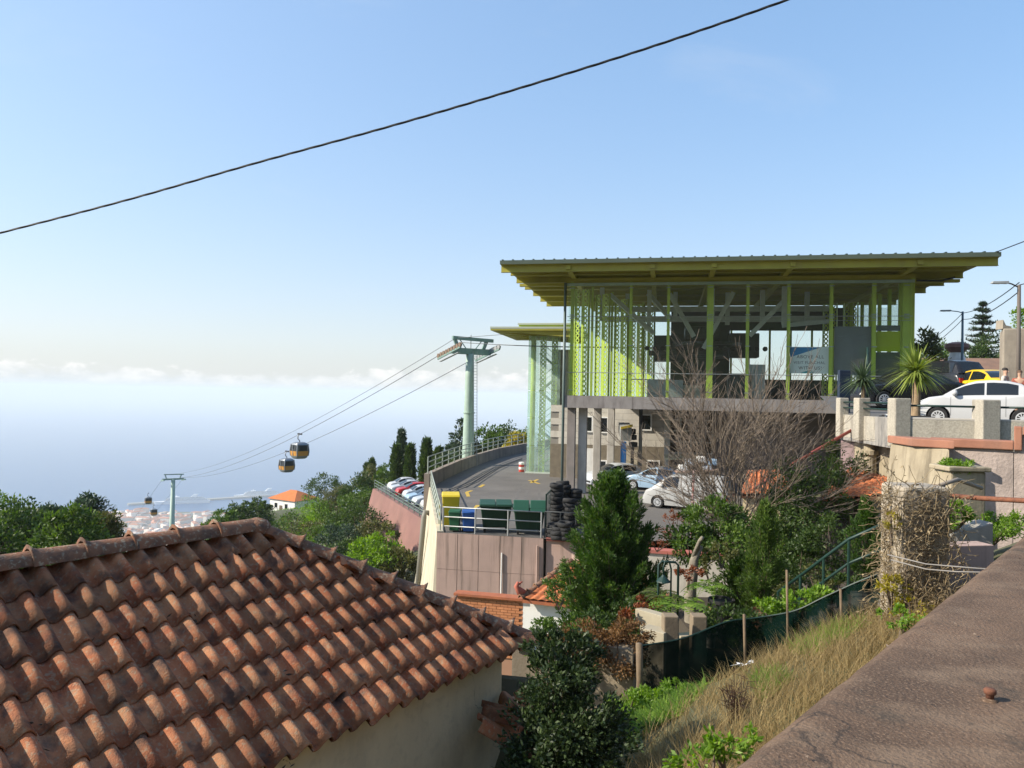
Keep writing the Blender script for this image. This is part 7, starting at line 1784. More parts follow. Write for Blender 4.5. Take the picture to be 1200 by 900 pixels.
def blades(name, pts, h, w, mt, kind_label, spread=.35, seg=3, parent=None, droop=.3):
    n_ = len(pts); a = rng.uniform(0, 2 * np.pi, n_); d = np.stack([np.cos(a) * spread, np.sin(a) * spread, np.ones(n_)], -1) * rng.uniform(.6, 1, (n_, 1)) + rng.normal(size=(n_, 3)) * .08
    hh = h * rng.uniform(.4, 1.25, n_)[:, None]; sd = np.stack([-np.sin(a + rng.normal(0, .7, n_)), np.cos(a), np.zeros(n_)], -1); sd = unit(sd); V = []
    for k in range(seg + 1):
        f_ = k / seg; c = pts + unit(d) * hh * f_ + np.stack([np.cos(a), np.sin(a), -.5 * np.ones(n_)], -1) * hh * droop * f_ * f_; ww = w * (1 - f_ * .9) * .5
        V += [c + sd * ww, c - sd * ww]
    V = np.stack(V, 1); m_ = 2 * (seg + 1); base_ = np.arange(n_)[:, None, None] * m_
    f = np.array([[2 * k, 2 * k + 1, 2 * k + 3, 2 * k + 2] for k in range(seg)])[None]
    o = np_build(name, V.reshape(-1, 3), (base_ + f).reshape(-1, 4), mt, parent); tag(o, kind_label, kind='stuff'); return o
def world_pts(n_, x0, x1, y0, y1, keep=None):
    p = np.stack([rng.uniform(x0, x1, n_), rng.uniform(y0, y1, n_), np.zeros(n_)], -1)
    if keep is not None: p = p[keep(p)]
    p[:, 2] = ground_z(p[:, 0], p[:, 1]) + .01; return p
def side_par(p):   # positive: outside of the parapet (towards the valley)
    return -((p[:, 0] - pa_.x) * pn.x + (p[:, 1] - pa_.y) * pn.y)
cl = lambda p: np.sin(p[:, 0] * 3.1 + 1.0) * np.sin(p[:, 1] * 2.6 + p[:, 0])
slope = world_pts(90000, -.6, 7.0, 3.4, 12.2, lambda p: (side_par(p) > .05) & (side_par(p) < 4.6 - .10 * p[:, 1] + rng.normal(0, .3, len(p))) & (rng.random(len(p)) < .7 + .3 * cl(p)))
blades('dry_grass', slope[:42000], .30, .008, DRY, 'dry straw coloured grass on the slope below the parapet', .55)
tall = world_pts(6000, .4, 7.0, 3.4, 12.2, lambda p: (side_par(p) > .05) & (side_par(p) < 4.2 - .14 * p[:, 1]) & (cl(p) > .0))
blades('dry_grass_stalks', tall[:1600], .62, .006, DRY, 'tall dry grass stalks standing on the slope', .3)
gp = to_ground(scatter_uv(6500, [(700, 815), (760, 798), (835, 790), (820, 815), (790, 845), (740, 870), (712, 862)]))
blades('green_weeds', gp, .15, .03, G_LIGHT, 'fresh light green weeds below the mesh fence', .8, 2)
gp = to_ground(scatter_uv(3600, [(905, 760), (960, 735), (1010, 720), (1020, 735), (950, 775)]))
blades('green_grass', gp[:1800], .22, .010, G_LIGHT, 'patch of green grass among the dry grass', .5)
gp = to_ground(scatter_uv(2600, [(770, 775), (860, 770), (840, 800), (760, 815)]))
blades('dark_undergrowth', gp, .22, .03, G_MID, 'dark green undergrowth at the foot of the mesh fence', .8, 2)
gp = to_ground(scatter_uv(900, [(880, 800), (905, 790), (930, 800), (890, 830)]))
blades('green_tufts', gp, .18, .014, G_LIGHT, 'small green tufts coming up through the dry grass', .6)
bush('light green leafy weeds below the mesh fence', ((735, 822, 10.2, .32, .25, .12, 20), (765, 815, 10.4, .3, .25, .10, 18), (715, 838, 9.6, .22, .2, .10, 12), (795, 808, 10.5, .3, .2, .08, 12)), G_LIGHT, name='leafy_plant', leaf=.05, per=60, cat='plant')
# dead brown stalk plant
ro = thing('dead_weed', 'dark brown dead weed stalks standing in the dry grass', 'weed', to_ground(np.array([[860., 850.]]))[0])
segs = []; b_ = ro.location.copy(); WL[ro.name] = b_
for i in range(22):
    a = random.uniform(0, 6.3); q = b_ + Vector((.22 * math.cos(a) * random.random(), .22 * math.sin(a) * random.random(), random.uniform(.25, .55))); segs.append((b_ + Vector((random.uniform(-.06, .06), random.uniform(-.06, .06), 0)), q, .005, .003))
    for k in range(8): t_ = random.uniform(.4, 1); s = b_.lerp(q, t_); segs.append((s, s + Vector((random.gauss(0, .05), random.gauss(0, .05), random.uniform(.01, .06))), .004, .002))
segs_mesh('stalks', segs, mat('dead_weed', (.06, .03, .02), rough=.9), ro, 3)
# dry vine tangle over the pillar
ro = thing('dry_vine', 'pale dry vine tangle covering the masonry pillar and wall stub', 'vine', (vp.x, vp.y, -3.5))
segs = []; pl, pdv, pnv = [], [], []
ztop = P(1075, 566, 10).z
for i in range(1150):
    f_ = random.choice((0, 0, 1, 2))
    if f_ == 0: s = Vector((vp.x + random.uniform(-.36, .34), vp.y - .34, random.uniform(-3.3, ztop)))
    elif f_ == 1: s = Vector((vp.x + random.uniform(-.38, -.33), vp.y + random.uniform(-.3, .3), random.uniform(-3.3, ztop)))
    else: s = Vector((vp.x + random.uniform(-.3, .95), vp.y - .4 + random.uniform(-.2, .1), random.uniform(-3.2, -2.3)))
    d = Vector((random.gauss(0, .8), random.gauss(-.1, .25), random.gauss(.1, .9))).normalized()
    for k in range(6):
        d = (d + Vector((random.gauss(0, .35), random.gauss(0, .15), random.gauss(-.08, .35)))).normalized(); d.y *= .35; e = s + d * .07; e.y = min(e.y, vp.y - .30 + (.3 if f_ else 0)); segs.append((s, e, .005, .0035)); s = e
        if random.random() < .22: pl.append(tuple(s)); pdv.append((random.gauss(0, 1), random.gauss(-.4, .5), random.gauss(-.2, .8))); pnv.append((random.gauss(0, .4), -1, random.gauss(.3, .4)))
segs_mesh('stems', segs, DRYV, ro, 3)
leaves('dry_leaves', pl, np.array(pdv), np.array(pnv), rng.uniform(.025, .06, len(pl)), rng.uniform(.012, .03, len(pl)), DRYV, ro)

# -- trees beyond: behind the roof ridge, hillside, skyline
for i, (u, v, Y, h, rx, mt, lab) in enumerate((
    (-8, 590, 44, 9, 2.6, G_MID, 'dark round tree at the edge behind the tiled ridge'),
    (35, 598, 46, 8, 2.3, G_DARK, 'bushy dark tree second behind the tiled ridge'),
    (62, 590, 50, 8, 1.5, G_BLUE, 'slim feathery tree between the bushy trees behind the ridge'),
    (80, 603, 42, 7, 1.9, G_MID, 'mid green rounded tree behind the tiled ridge'),
    (104, 584, 52, 8.5, 1.5, G_BLUE, 'tallest feathery tree behind the tiled ridge'),
    (122, 604, 50, 7, 1.3, G_OLIVE, 'pale feathery tree nearest the far town'))):
    t_ = P(u, v, Y); broadleaf('ridge_tree', lab, (t_.x, t_.y, t_.z - h), h, rx, mt, group='trees behind the tiled ridge', nclump=130, per=80, leaf=.25, crown_f=.75, clump_r=.24)
hill = [ (262, 600, 100, 5, 2.2, G_MID, 'low tree behind the ridge beside the far town'), (285, 590, 108, 6, 2.4, G_DARK, 'dark tree behind the ridge below the cabins'), (300, 584, 120, 6, 2.6, G_DARK, 'round dark tree near the orange roofed house'),
    (381, 556, 165, 9, 4.2, G_DARK, 'large round dark tree beside the orange roofed house'), (405, 572, 140, 7, 3, G_OLIVE, 'olive tree on the hillside beyond the car park'), (420, 556, 112, 8, 2.6, G_DARK, 'dark dense tree at the head of the red wall'), (440, 545, 120, 9, 2.8, G_OLIVE, 'olive green tree behind the cypress row'), (455, 548, 118, 8, 2.4, G_MID, 'mid green tree behind the parked cars'),
    (520, 530, 100, 6, 2.2, G_OLIVE, 'pale olive tree next to the pylon'), (541, 497, 92, 10, 1.5, G_BLUE, 'tall loose dark tree just beside the pylon'), (530, 535, 86, 6, 2.0, G_DARK, 'dark shrubby tree behind the curved railing'), (570, 503, 95, 8, 2.9, G_MID, 'full green tree beyond the curved railing'), (590, 503, 98, 8, 2.8, G_DARK, 'dark green tree beside the glazed tower'), (605, 512, 84, 5.5, 1.6, G_YEL, 'yellowing tree against the glazed tower'), (612, 503, 104, 8, 2.4, G_MID, 'green tree partly hidden by the glazed tower'), (556, 520, 92, 6.5, 1.8, G_OLIVE, 'olive shrub tree behind the pylon foot')]
for (u, v, Y, h, rx, mt, lab) in hill:
    t_ = P(u, v, Y); zg = min(t_.z - h, gz(t_.x, t_.y)); broadleaf('hillside_tree', lab, (t_.x, t_.y, zg), t_.z - zg, rx, mt, group='trees on the hillside', nclump=70, per=55, leaf=.42, crown_f=min(.9, h / (t_.z - zg) * .85), clump_r=.26)
for i, (u, v, vb, Y, w, lab) in enumerate(((471, 506, 562, 108, 1.0, 'tall thin grey-green cypress in the cypress group'), (465, 524, 562, 104, .95, 'dark cypress in front of the tall thin one'), (481, 524, 562, 102, .8, 'dark cypress just past the tall thin one'), (500, 517, 560, 98, 1.0, 'solitary dark cypress between cypress group and pylon'), (436, 540, 566, 130, .55, 'small pointed cypress at the hill edge'), (430, 545, 566, 132, .5, 'smallest pointed cypress at the hill edge'), (515, 528, 556, 94, .9, 'short cypress nearest the pylon'))):
    t_ = P(u, v, Y); b_ = P(u, vb, Y); b_.x = t_.x
    thuja('cypress', lab, (b_.x, b_.y, b_.z - 2), t_.z - b_.z + 2, [(0, w * .5), (.25, w * .68), (.6, w * .55), (.85, w * .3), (1, .05)], 1500, G_DARK if i != 0 else G_BLUE, .5, .17, cat='cypress', group='cypresses beyond the car park')
bushes = [(395, 600, 78, 2.0, G_MID, 'rounded green bush on the slope below the car park wall'), (418, 612, 74, 2.2, G_DARK, 'dark bush against the foot of the car park wall'), (375, 612, 84, 2.0, G_LIGHT, 'bright grassy bush on the slope'), (345, 618, 84, 2.0, G_MID, 'green bush just above the hip of the tiled roof'), (440, 628, 66, 1.6, G_OLIVE, 'olive bush low on the car park wall'), (405, 632, 66, 1.9, G_BLUE, 'blue-green bush on the slope near the hip tiles'), (450, 648, 60, 1.7, G_LIGHT, 'light green bush at the bottom of the slope'), (432, 655, 56, 1.5, G_LIGHT, 'bright bush just above the hip tiles'), (470, 660, 56, 1.3, G_OLIVE, 'dull bush under the cream side wall'), (326, 618, 120, 2.4, G_LIGHT, 'bright scrub near the orange roofed house'), (365, 598, 130, 3, G_LIGHT, 'sunlit scrub patch on the hillside crest'), (388, 585, 140, 2.4, G_OLIVE, 'brownish scrub beside the large round tree'), (425, 590, 92, 2.0, G_MID, 'dense bush at the far end of the car park wall'), (385, 640, 70, 2.4, G_MID, 'broad bush behind the hip of the tiled roof'), (412, 655, 62, 2.0, G_DARK, 'dark bush behind the hip of the tiled roof'), (355, 630, 80, 2.6, G_OLIVE, 'olive scrub behind the roof apex')]
for (u, v, Y, r_, mt, lab) in bushes:
    c = P(u, v, Y); ro = thing('hillside_bush', lab, 'bush', (c.x, c.y, c.z - r_), 0, 'bushes on the hillside')
    clumps_crown(c, (r_ * 1.2, r_, r_ * .8), 46, 60, .26, mt, ro, name='foliage', clump_r=.3, hollow=.3)
    segs_mesh('stem', [(Vector((c.x, c.y, c.z - r_ * 1.6)), Vector((c.x + random.uniform(-.5, .5), c.y, c.z + r_ * .3)), .08, .03) for _ in range(5)], bark, ro, 4)
gp = world_pts(9000, -62, -12, 55, 185, lambda p: (p[:, 0] / p[:, 1] < -.17) & (p[:, 0] / p[:, 1] > -.36))
blades('hillside_grass', gp, .9, .22, G_LIGHT, 'bright rough grass covering the open hillside', .6, 2)
# -- skyline at the street end
t_ = P(1152, 357, 92); zb = DZ
ro = thing('spruce_tree', 'tall tiered spruce-like tree rising behind the street lamp', 'tree', (t_.x, t_.y, zb))
segs = [(Vector((t_.x, t_.y, zb)), Vector((t_.x, t_.y, t_.z)), .32, .05)]; P_, D_, N_ = [], [], []
H_ = t_.z - zb
for k in range(13):
    f_ = k / 12; z0_ = t_.z - H_ * .72 * f_; rl = .4 + 3.0 * f_ ** .8
    for j in range(9):
        a = 2 * math.pi * j / 9 + k * .4 + random.uniform(-.25, .25); l = rl * random.uniform(.55, 1.2); z = z0_ + random.uniform(-.22, .22); prev = Vector((t_.x, t_.y, z))
        for m_ in range(1, 6):
            g_ = m_ / 5; q = Vector((t_.x + l * g_ * math.cos(a), t_.y + l * g_ * math.sin(a), z - .25 * l * g_ + .32 * l * g_ * g_)); segs.append((prev, q, .05, .03))
            for s in range(16):
                P_.append(tuple(prev.lerp(q, s / 16))); D_.append((math.cos(a) * .3 + random.gauss(0, .5), math.sin(a) * .3 + random.gauss(0, .5), random.gauss(.25, .25))); N_.append((random.gauss(0, .3), random.gauss(0, .3), 1))
            prev = q
leaves('crown', P_, np.array(D_), np.array(N_), rng.uniform(.28, .5, len(P_)), rng.uniform(.08, .15, len(P_)), G_BLUE, ro); segs_mesh('trunk', segs, bark, ro, 5)
for (u, v, Y, h, rx, mt, lab) in ((1172, 393, 88, 6, 3.0, G_DARK, 'dark rounded tree beside the spruce-like tree'), (1140, 404, 86, 4, 2.4, G_DARK, 'low dark tree below the spruce-like tree'), (1092, 404, 70, 5, 2.6, G_MID, 'round tree crown behind the larger spiky palm'), (1082, 388, 52, 7, 1.3, G_OLIVE, 'wispy tree at the street corner of the station')):
    t_ = P(u, v, Y); broadleaf('street_tree', lab, (t_.x, t_.y, DZ), t_.z - DZ, rx, mt, group='trees at the street end', nclump=60, per=60, leaf=.3, crown_f=min(.85, h / (t_.z - DZ)), clump_r=.28)
hx = P(1183, 385, 30); ro = thing('clipped_hedge', 'bright clipped hedge on top of the old stone wall', 'hedge', (hx.x + 3, 29.5, hx.z))
n_ = 9000; p = np.stack([rng.uniform(.25, 6.5, n_), rng.uniform(.15, 1.3, n_), rng.uniform(0, .75, n_)], -1); f_ = rng.integers(0, 3, n_); p[f_ == 0, 1] = .15 + rng.normal(0, .03, (f_ == 0).sum()); p[f_ == 1, 2] = .75 + rng.normal(0, .04, (f_ == 1).sum())
hw_ = np.array([.93, -.37]); hp = np.stack([hx.x + p[:, 0] * .93 + p[:, 1] * .37, 30 - p[:, 0] * .37 + p[:, 1] * .93, hx.z + p[:, 2]], -1)
leaves('foliage', hp, rng.normal(size=(n_, 3)) + np.array([0, -.3, .6]), rng.normal(size=(n_, 3)), rng.uniform(.07, .13, n_), rng.uniform(.04, .07, n_), G_LIGHT, ro)
segs_mesh('stem', [(Vector((hx.x + .8 * i + .5, 30.2 - .3 * i, hx.z)), Vector((hx.x + .8 * i + .5, 30.2 - .3 * i, hx.z + .6)), .03, .015) for i in range(7)], bark, ro, 5)
tuft = P(1121, 409, 54); ro = thing('urn_plant', 'small tuft of leaves growing from the monument bowl', 'plant', (tuft.x, 54, P(1121, 413, 54).z))
clumps_crown((tuft.x, 54, P(1121, 410, 54).z), (.45, .4, .35), 14, 40, .16, G_OLIVE, ro, name='foliage', clump_r=.4); segs_mesh('stem', [(Vector((tuft.x, 54, P(1121, 414, 54).z - .2)), Vector((tuft.x, 54, P(1121, 408, 54).z)), .05, .02)], bark, ro, 4)
# ------------------------------------------------------------------ small house, garden furniture, fence
hc = P(613, 703, 22.0)            # corner where the brick side meets the white front
lh = thing('small_house', 'little white house with brick side wall and orange tile roof below the yard', 'house', (hc.x, hc.y, -10))
fdir = Vector((math.cos(R(-16)), math.sin(R(-16)), 0)); sdir = Vector((-math.cos(R(14)) , math.sin(R(14)), 0))
fw_ = 3.4; sd_ = 2.1
c0 = hc; c1 = hc + fdir * fw_; c2 = c1 + sdir * sd_; c3 = c0 + sdir * sd_
zt_ = hc.z - .02
m = MB(); m.hexa([(p.x, p.y, -10) for p in (c0, c1, c1 - fdir.cross(Vector((0, 0, 1))) * .2, c0 - fdir.cross(Vector((0, 0, 1))) * .2)], [(p.x, p.y, zt_) for p in (c0, c1, c1 - fdir.cross(Vector((0, 0, 1))) * .2, c0 - fdir.cross(Vector((0, 0, 1))) * .2)]); m.build('front_wall', white_paint, lh)
brickm = mat('orange_brick', (.52, .22, .10), (.44, .175, .08), 6, .9, .2, 30, rand=.12)
so = Vector((-sdir.y, sdir.x, 0)); so = so if so.x < 0 else -so
m = MB(); a, b_ = c0 - so * .03, c3 - so * .03; m.hexa([(p.x, p.y, -10) for p in (a, b_, b_ - so * .2, a - so * .2)], [(p.x, p.y, zt_) for p in (a, b_, b_ - so * .2, a - so * .2)]); sw = m.build('side_wall', mat('mortar_orange', (.36, .20, .13), rough=.95), lh)
bl, bh_ = .23, .078
bm_ = MB(); bm_.box(0, bl - .012, 0, .03, 0, bh_ - .012); bm_me = bpy.data.meshes.new('brick'); bm_me.from_pydata(bm_.v, [], bm_.f); bm_me.materials.append(brickm)
rotb = math.atan2(sdir.y, sdir.x); cnt = 0
nrow = 22; ncol = int(sd_ / bl)
for r_ in range(nrow):
    for k in range(ncol):
        s0 = k * bl + (bl / 2 if r_ % 2 else 0)
        if s0 + bl > sd_: continue
        p = c0 + sdir * s0; z = zt_ - (r_ + 1) * bh_
        o = bpy.data.objects.new('brick', bm_me); COL.objects.link(o); o.parent = sw; base_off = WL[lh.name]
        q = Vector((p.x, p.y, z)) - so * (.028 - random.uniform(0, .004)); o.location = q - base_off; o.rotation_euler = (0, 0, rotb); cnt += 1
        if so.dot(Vector((-math.sin(rotb), math.cos(rotb), 0))) < 0: o.scale = (1, -1, 1)
m = MB(); a, b_ = c0 + so * .1, c3 + so * .1; m.hexa([(p.x, p.y, zt_) for p in (a, b_, b_ - so * .4, a - so * .4)], [(p.x, p.y, zt_ + .07) for p in (a, b_, b_ - so * .4, a - so * .4)]); m.build('coping', terracotta, lh)
apx = P(672, 658, 23.2)
rc = [apx + Vector((-.05, 0, 0)), apx + fdir * 2.2, c1 + fdir * .3 + Vector((0, -.25, .06)), c0 + Vector((-.02, -.25, .10))]
m = MB(); m.hexa([tuple(p - Vector((0, 0, .12))) for p in rc], [tuple(p - Vector((0, 0, .03))) for p in rc]); rf = m.build('roof', terracotta, lh)
tiled_patch('roof_tile', rc, 16, 9, orange_tile, rf, .045)
rdg = rc[3] - rc[0]
for i in range(7):
    p = rc[0] + rdg * (i / 7); me = ht; o = bpy.data.objects.new('ridge_tile', me); COL.objects.link(o); o.parent = rf
    d = rdg.normalized(); y = Vector((0, 0, 1)).cross(d).normalized(); z = d.cross(y); o.matrix_local = Matrix.Translation(p + Vector((0, 0, .03)) - WL[lh.name]) @ Matrix((d, y, z)).transposed().to_4x4()
    o.scale = (.95, 1, 1)
m = MB(); f_ = P(608, 692, 21.8); m.tube([f_ + Vector((.18, .1, -.12)), f_ + Vector((.02, 0, -.02)), f_ + Vector((-.08, 0, .12)), f_ + Vector((-.02, 0, .24))], [.10, .12, .07, .05], 8); m.tube([f_ + Vector((-.05, 0, .16)), f_ + Vector((.10, 0, .26))], [.05, .02], 6); m.build('roof_finial', mat('finial_red', (.40, .12, .08), rough=.8), rf, smooth=True)
m = MB(); p0, p1 = c0.lerp(c1, .45), c0.lerp(c1, .95); fn = Vector((fdir.y, -fdir.x, 0)); m.hexa([tuple(p + fn * k + Vector((0, 0, dz))) for dz in (-.75,) for p, k in ((p0, .02), (p1, .02), (p1, .0), (p0, .0))], [tuple(p + fn * k + Vector((0, 0, -.12))) for p, k in ((p0, .5), (p1, .5), (p1, .45), (p0, .45))]); m.build('awning', cream, lh)
m = MB(); p0 = c0.lerp(c1, .62); m.hexa([(p.x, p.y, -8.6) for p in (p0 + fn * .015, p0 + fdir * .8 + fn * .015, p0 + fdir * .8, p0)], [(p.x, p.y, -6.7) for p in (p0 + fn * .015, p0 + fdir * .8 + fn * .015, p0 + fdir * .8, p0)]); m.build('door', mat('door_red', (.35, .06, .04), rough=.6), lh)

# orange roofed white house on the hillside
wh = P(344, 598, 195); whz = P(344, 600, 195).z
hh = thing('hillside_house', 'white hillside house with orange hip roof seen below the gondola cabins', 'house', (wh.x, wh.y, whz - 3), R(-32), local=True)
m = MB(); m.box(-4.6, 4.6, -3.8, 3.8, 0, 3 + 3.6); m.build('wall', white_paint, hh)
m = MB(); z = 6.6; m.add([(-5.1, -4.3, z), (5.1, -4.3, z), (5.1, 4.3, z), (-5.1, 4.3, z), (-1.2, 0, z + 2.1), (1.2, 0, z + 2.1)], [(0, 1, 5, 4), (1, 2, 5), (2, 3, 4, 5), (3, 0, 4), (3, 2, 1, 0)]); m.build('roof', mat('orange_roof_far', (.55, .17, .05), (.46, .14, .045), 1, .9), hh)
for (x, y, sx, sy) in ((1.5, -3.83, .5, .03), (-2.3, -3.83, .5, .03), (4.63, 0, .03, .5), (4.63, 2.2, .03, .5), (-4.63, 0, .03, .5)):
    m = MB(); m.box(x - sx, x + sx, y - sy, y + sy, 4.4, 5.6); wdw = m.build('window', dark_glass, hh); m = MB(); m.box(x - sx - .1, x + sx + .1, y - sy - .1, y + sy + .1, 4.25, 4.38); m.build('sill', white_paint, wdw)
m = MB(); m.box(-1.0, .1, -3.86, -3.80, 3.0, 5.1); m.build('door', bark, hh)

# wall stub with peeling plaster under the dead ivy
ws = thing('garden_wall_stub', 'old plaster wall stub under brown dead ivy between shrub and mesh fence', 'wall', (P(690, 790, 12).x, 12, -6.5))
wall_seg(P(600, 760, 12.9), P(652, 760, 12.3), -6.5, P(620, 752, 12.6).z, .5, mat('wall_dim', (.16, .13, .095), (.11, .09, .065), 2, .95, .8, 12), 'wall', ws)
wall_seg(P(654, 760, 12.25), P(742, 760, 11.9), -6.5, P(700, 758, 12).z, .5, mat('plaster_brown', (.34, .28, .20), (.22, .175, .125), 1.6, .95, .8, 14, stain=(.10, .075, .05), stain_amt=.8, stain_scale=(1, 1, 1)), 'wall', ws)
# heap of broken clay tiles beside the tiled house
dbl = ['nearest the house wall', 'leaning highest on the heap', 'lying flat on the heap', 'half under the shrub', 'at the foot of the heap', 'on edge at the back of the heap', 'broken one at the front of the heap']
for i in range(7):
    o = bpy.data.objects.new('loose_roof_tile', tile_me); COL.objects.link(o); p = P(604 + 7 * math.sin(i * 2.2), 812 + i * 13, 8.4 - i * .1); o.location = p; o.rotation_euler = (R(random.uniform(-30, 40)), R(random.uniform(-25, 25)), random.uniform(0, 6)); o.scale = (1.1, 1.1, 1.1)
    tag(o, 'loose clay roof tile %s' % dbl[i], 'roof tile', 'loose clay tiles in the heap by the house')
m = MB(); p = P(606, 880, 8.6); m.hexa([(p.x - .35, 8.2, -6.4), (p.x + .35, 8.0, -6.4), (p.x + .5, 9.4, -6.4), (p.x - .4, 9.4, -6.4)], [(p.x - .3, 8.3, -4.6), (p.x + .2, 8.2, -4.7), (p.x + .35, 9.2, -3.4), (p.x - .3, 9.2, -3.35)]); tag(m.build('rubble_mound', soil, bevel=.1), 'earth and rubble mound under the loose tiles', 'mound')

# dark green windbreak mesh fence
fpts = [P(748, 757, 11.2), P(800, 748, 11.4), P(850, 729, 11.5), P(885, 724, 11.6), P(930, 716, 11.4), P(965, 700, 11.2), P(1000, 684, 11.0), P(1030, 672, 10.8)]
mf = thing('mesh_fence', 'dark green windbreak mesh fence sagging along the top of the grassy slope', 'fence', (fpts[0].x, fpts[0].y, gz(fpts[0].x, fpts[0].y)))
meshm = bpy.data.materials.new('windbreak_mesh'); meshm.use_nodes = True; t = meshm.node_tree; t.nodes.clear(); L = t.links.new
o_ = t.nodes.new('ShaderNodeOutputMaterial'); d_ = t.nodes.new('ShaderNodeBsdfDiffuse'); d_.inputs[0].default_value = (.004, .014, .011, 1); tr_ = t.nodes.new('ShaderNodeBsdfTransparent'); mx = t.nodes.new('ShaderNodeMixShader')
tcn = t.nodes.new('ShaderNodeTexCoord'); no = t.nodes.new('ShaderNodeTexNoise'); no.inputs['Scale'].default_value = 3; L(tcn.outputs['Object'], no.inputs[0]); mr = t.nodes.new('ShaderNodeMapRange'); mr.inputs[1].default_value = .3; mr.inputs[2].default_value = .7; mr.inputs[3].default_value = .86; mr.inputs[4].default_value = .99; L(no.outputs[0], mr.inputs[0]); L(mr.outputs[0], mx.inputs[0]); L(tr_.outputs[0], mx.inputs[1]); L(d_.outputs[0], mx.inputs[2]); L(mx.outputs[0], o_.inputs[0])
fp = interp_pts(fpts, 6); V, F = [], []; nz = 8
for i, p in enumerate(fp):
    zb = gz(p.x, p.y) - .05
    for k in range(nz + 1):
        f_ = k / nz; bulge = .06 * math.sin(math.pi * f_) * math.sin(i * .9) + .03 * math.sin(i * 2.3 + k); V.append((p.x + bulge * .4, p.y - bulge, zb + (p.z - zb) * f_))
for i in range(len(fp) - 1):
    for k in range(nz): F.append((i * (nz + 1) + k, (i + 1) * (nz + 1) + k, (i + 1) * (nz + 1) + k + 1, i * (nz + 1) + k + 1))
np_build('mesh_sheet', V, F, meshm, mf, smooth=True)
m = MB(); m.tube([p + Vector((0, 0, .0)) for p in fp], .012, 5); m.build('top_cord', teal_steel, mf)
wood = mat('stake_wood', (.20, .145, .09), (.14, .10, .065), 8, .9, .4, 40)
for i, (u, vt, vb, Y, r_) in enumerate(((749, 754, 808, 11.0, .05), (872, 720, 770, 11.4, .022), (922, 668, 752, 11.0, .018), (985, 690, 728, 11.0, .02))):
    t_, b2 = P(u, vt, Y), P(u + 2, vb, Y); m = MB(); m.tube([b2 - Vector((0, 0, .3)), t_], r_, 8); m.build('stake', wood, mf, smooth=True)

# green handrail down the garden steps
hr = thing('garden_handrail', 'dark green pipe handrail sloping down the garden steps', 'handrail', (P(915, 720, 14).x, 14, -5))
ha, hb_ = P(912, 694, 14.2), P(1046, 600, 12.6); hm = P(995, 632, 13.2)
m = MB(); m.tube([ha, hm, P(1040, 612, 12.7)], .03, 8); m.build('rail', teal_steel, hr, smooth=True)
m = MB(); m.tube([ha - Vector((0, 0, .42)), hm - Vector((0, 0, .42)), P(1040, 612, 12.7) - Vector((0, 0, .42))], .025, 8); m.build('rail', teal_steel, hr, smooth=True)
for k in (0, .33, .66, 1):
    p = ha.lerp(hm, k); m = MB(); m.tube([p, p - Vector((0, 0, .95))], .028, 8); m.build('post', teal_steel, hr)
stp = thing('garden_steps', 'worn concrete garden steps beside the green handrail', 'steps', (P(950, 720, 13.5).x, 13.5, -6))
for i in range(9):
    p = ha.lerp(hm, i / 8) + Vector((.35, -.1, -1.0)); m = MB(); m.box(p.x - .25, p.x + .55, p.y - .45, p.y + .5, p.z - .4, p.z); m.build('step', concrete, stp, bevel=.015)
GPZ = -4.75
m = MB(); p = P(890, 745, 15); m.hexa([(p.x - 1.5, 13.4, -8), (p.x + 2, 13.2, -8), (p.x + 2.4, 18, -8), (p.x - 1.8, 18, -8)], [(p.x - 1.2, 13.4, GPZ), (p.x + 2, 13.2, GPZ), (p.x + 2.4, 18, GPZ), (p.x - 1.4, 18, GPZ)]); tag(m.build('garden_path', mat('garden_earth', (.06, .048, .035), (.035, .03, .022), 2, .95, .8, 14)), kind='structure')

# garden lamp, low walls, pots
gl = thing('garden_lamp', 'green arched garden lamp with cone shade among the ferns', 'lamp', (P(786, 715, 14.8).x, 14.8, -6))
p = P(786, 700, 14.8); zt_ = P(786, 658, 14.8).z
m = MB(); m.tube([(p.x, 14.8, -6), (p.x, 14.8, zt_ - .15), (p.x - .04, 14.8, zt_), (p.x - .12, 14.8, zt_), (p.x - .15, 14.8, zt_ - .12), (p.x - .15, 14.8, zt_ - .28)], .018, 8); m.build('stem', teal_steel, gl, smooth=True)
m = MB(); m.lathe([(.02, zt_ - .26), (.05, zt_ - .30), (.13, zt_ - .38), (.14, zt_ - .40), (.05, zt_ - .39)], 16, (p.x - .15, 14.8, 0)); m.build('shade', teal_steel, gl, smooth=False)
ga = thing('garden_arch_rail', 'green bent pipe rail beside the garden lamp', 'rail', (P(796, 700, 15).x, 15, -6))
a, b_ = P(772, 658, 15.0), P(795, 659, 15.0)
m = MB(); m.tube([(a.x, 15, -6), (a.x, 15, a.z - .06), (a.x + .06, 15, a.z), (b_.x - .06, 15, b_.z), (b_.x, 15, b_.z - .06), (b_.x, 15, -6)], .024, 8); m.build('pipe', teal_steel, ga, smooth=True)
lw = thing('cream_garden_wall', 'low cream garden wall with brown end piers below the ferns', 'wall', (P(770, 745, 13.6).x, 13.6, -6.5))
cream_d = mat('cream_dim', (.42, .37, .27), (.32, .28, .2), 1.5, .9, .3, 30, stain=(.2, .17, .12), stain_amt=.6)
wall_seg(P(744, 730, 14.2), P(778, 730, 13.7), -6.5, P(760, 717, 14).z, .2, cream_d, 'wall', lw)
wall_seg(P(750, 752, 13.4), P(778, 752, 13.1), -6.5, P(765, 740, 13.2).z, .3, cream_d, 'ledge', lw)
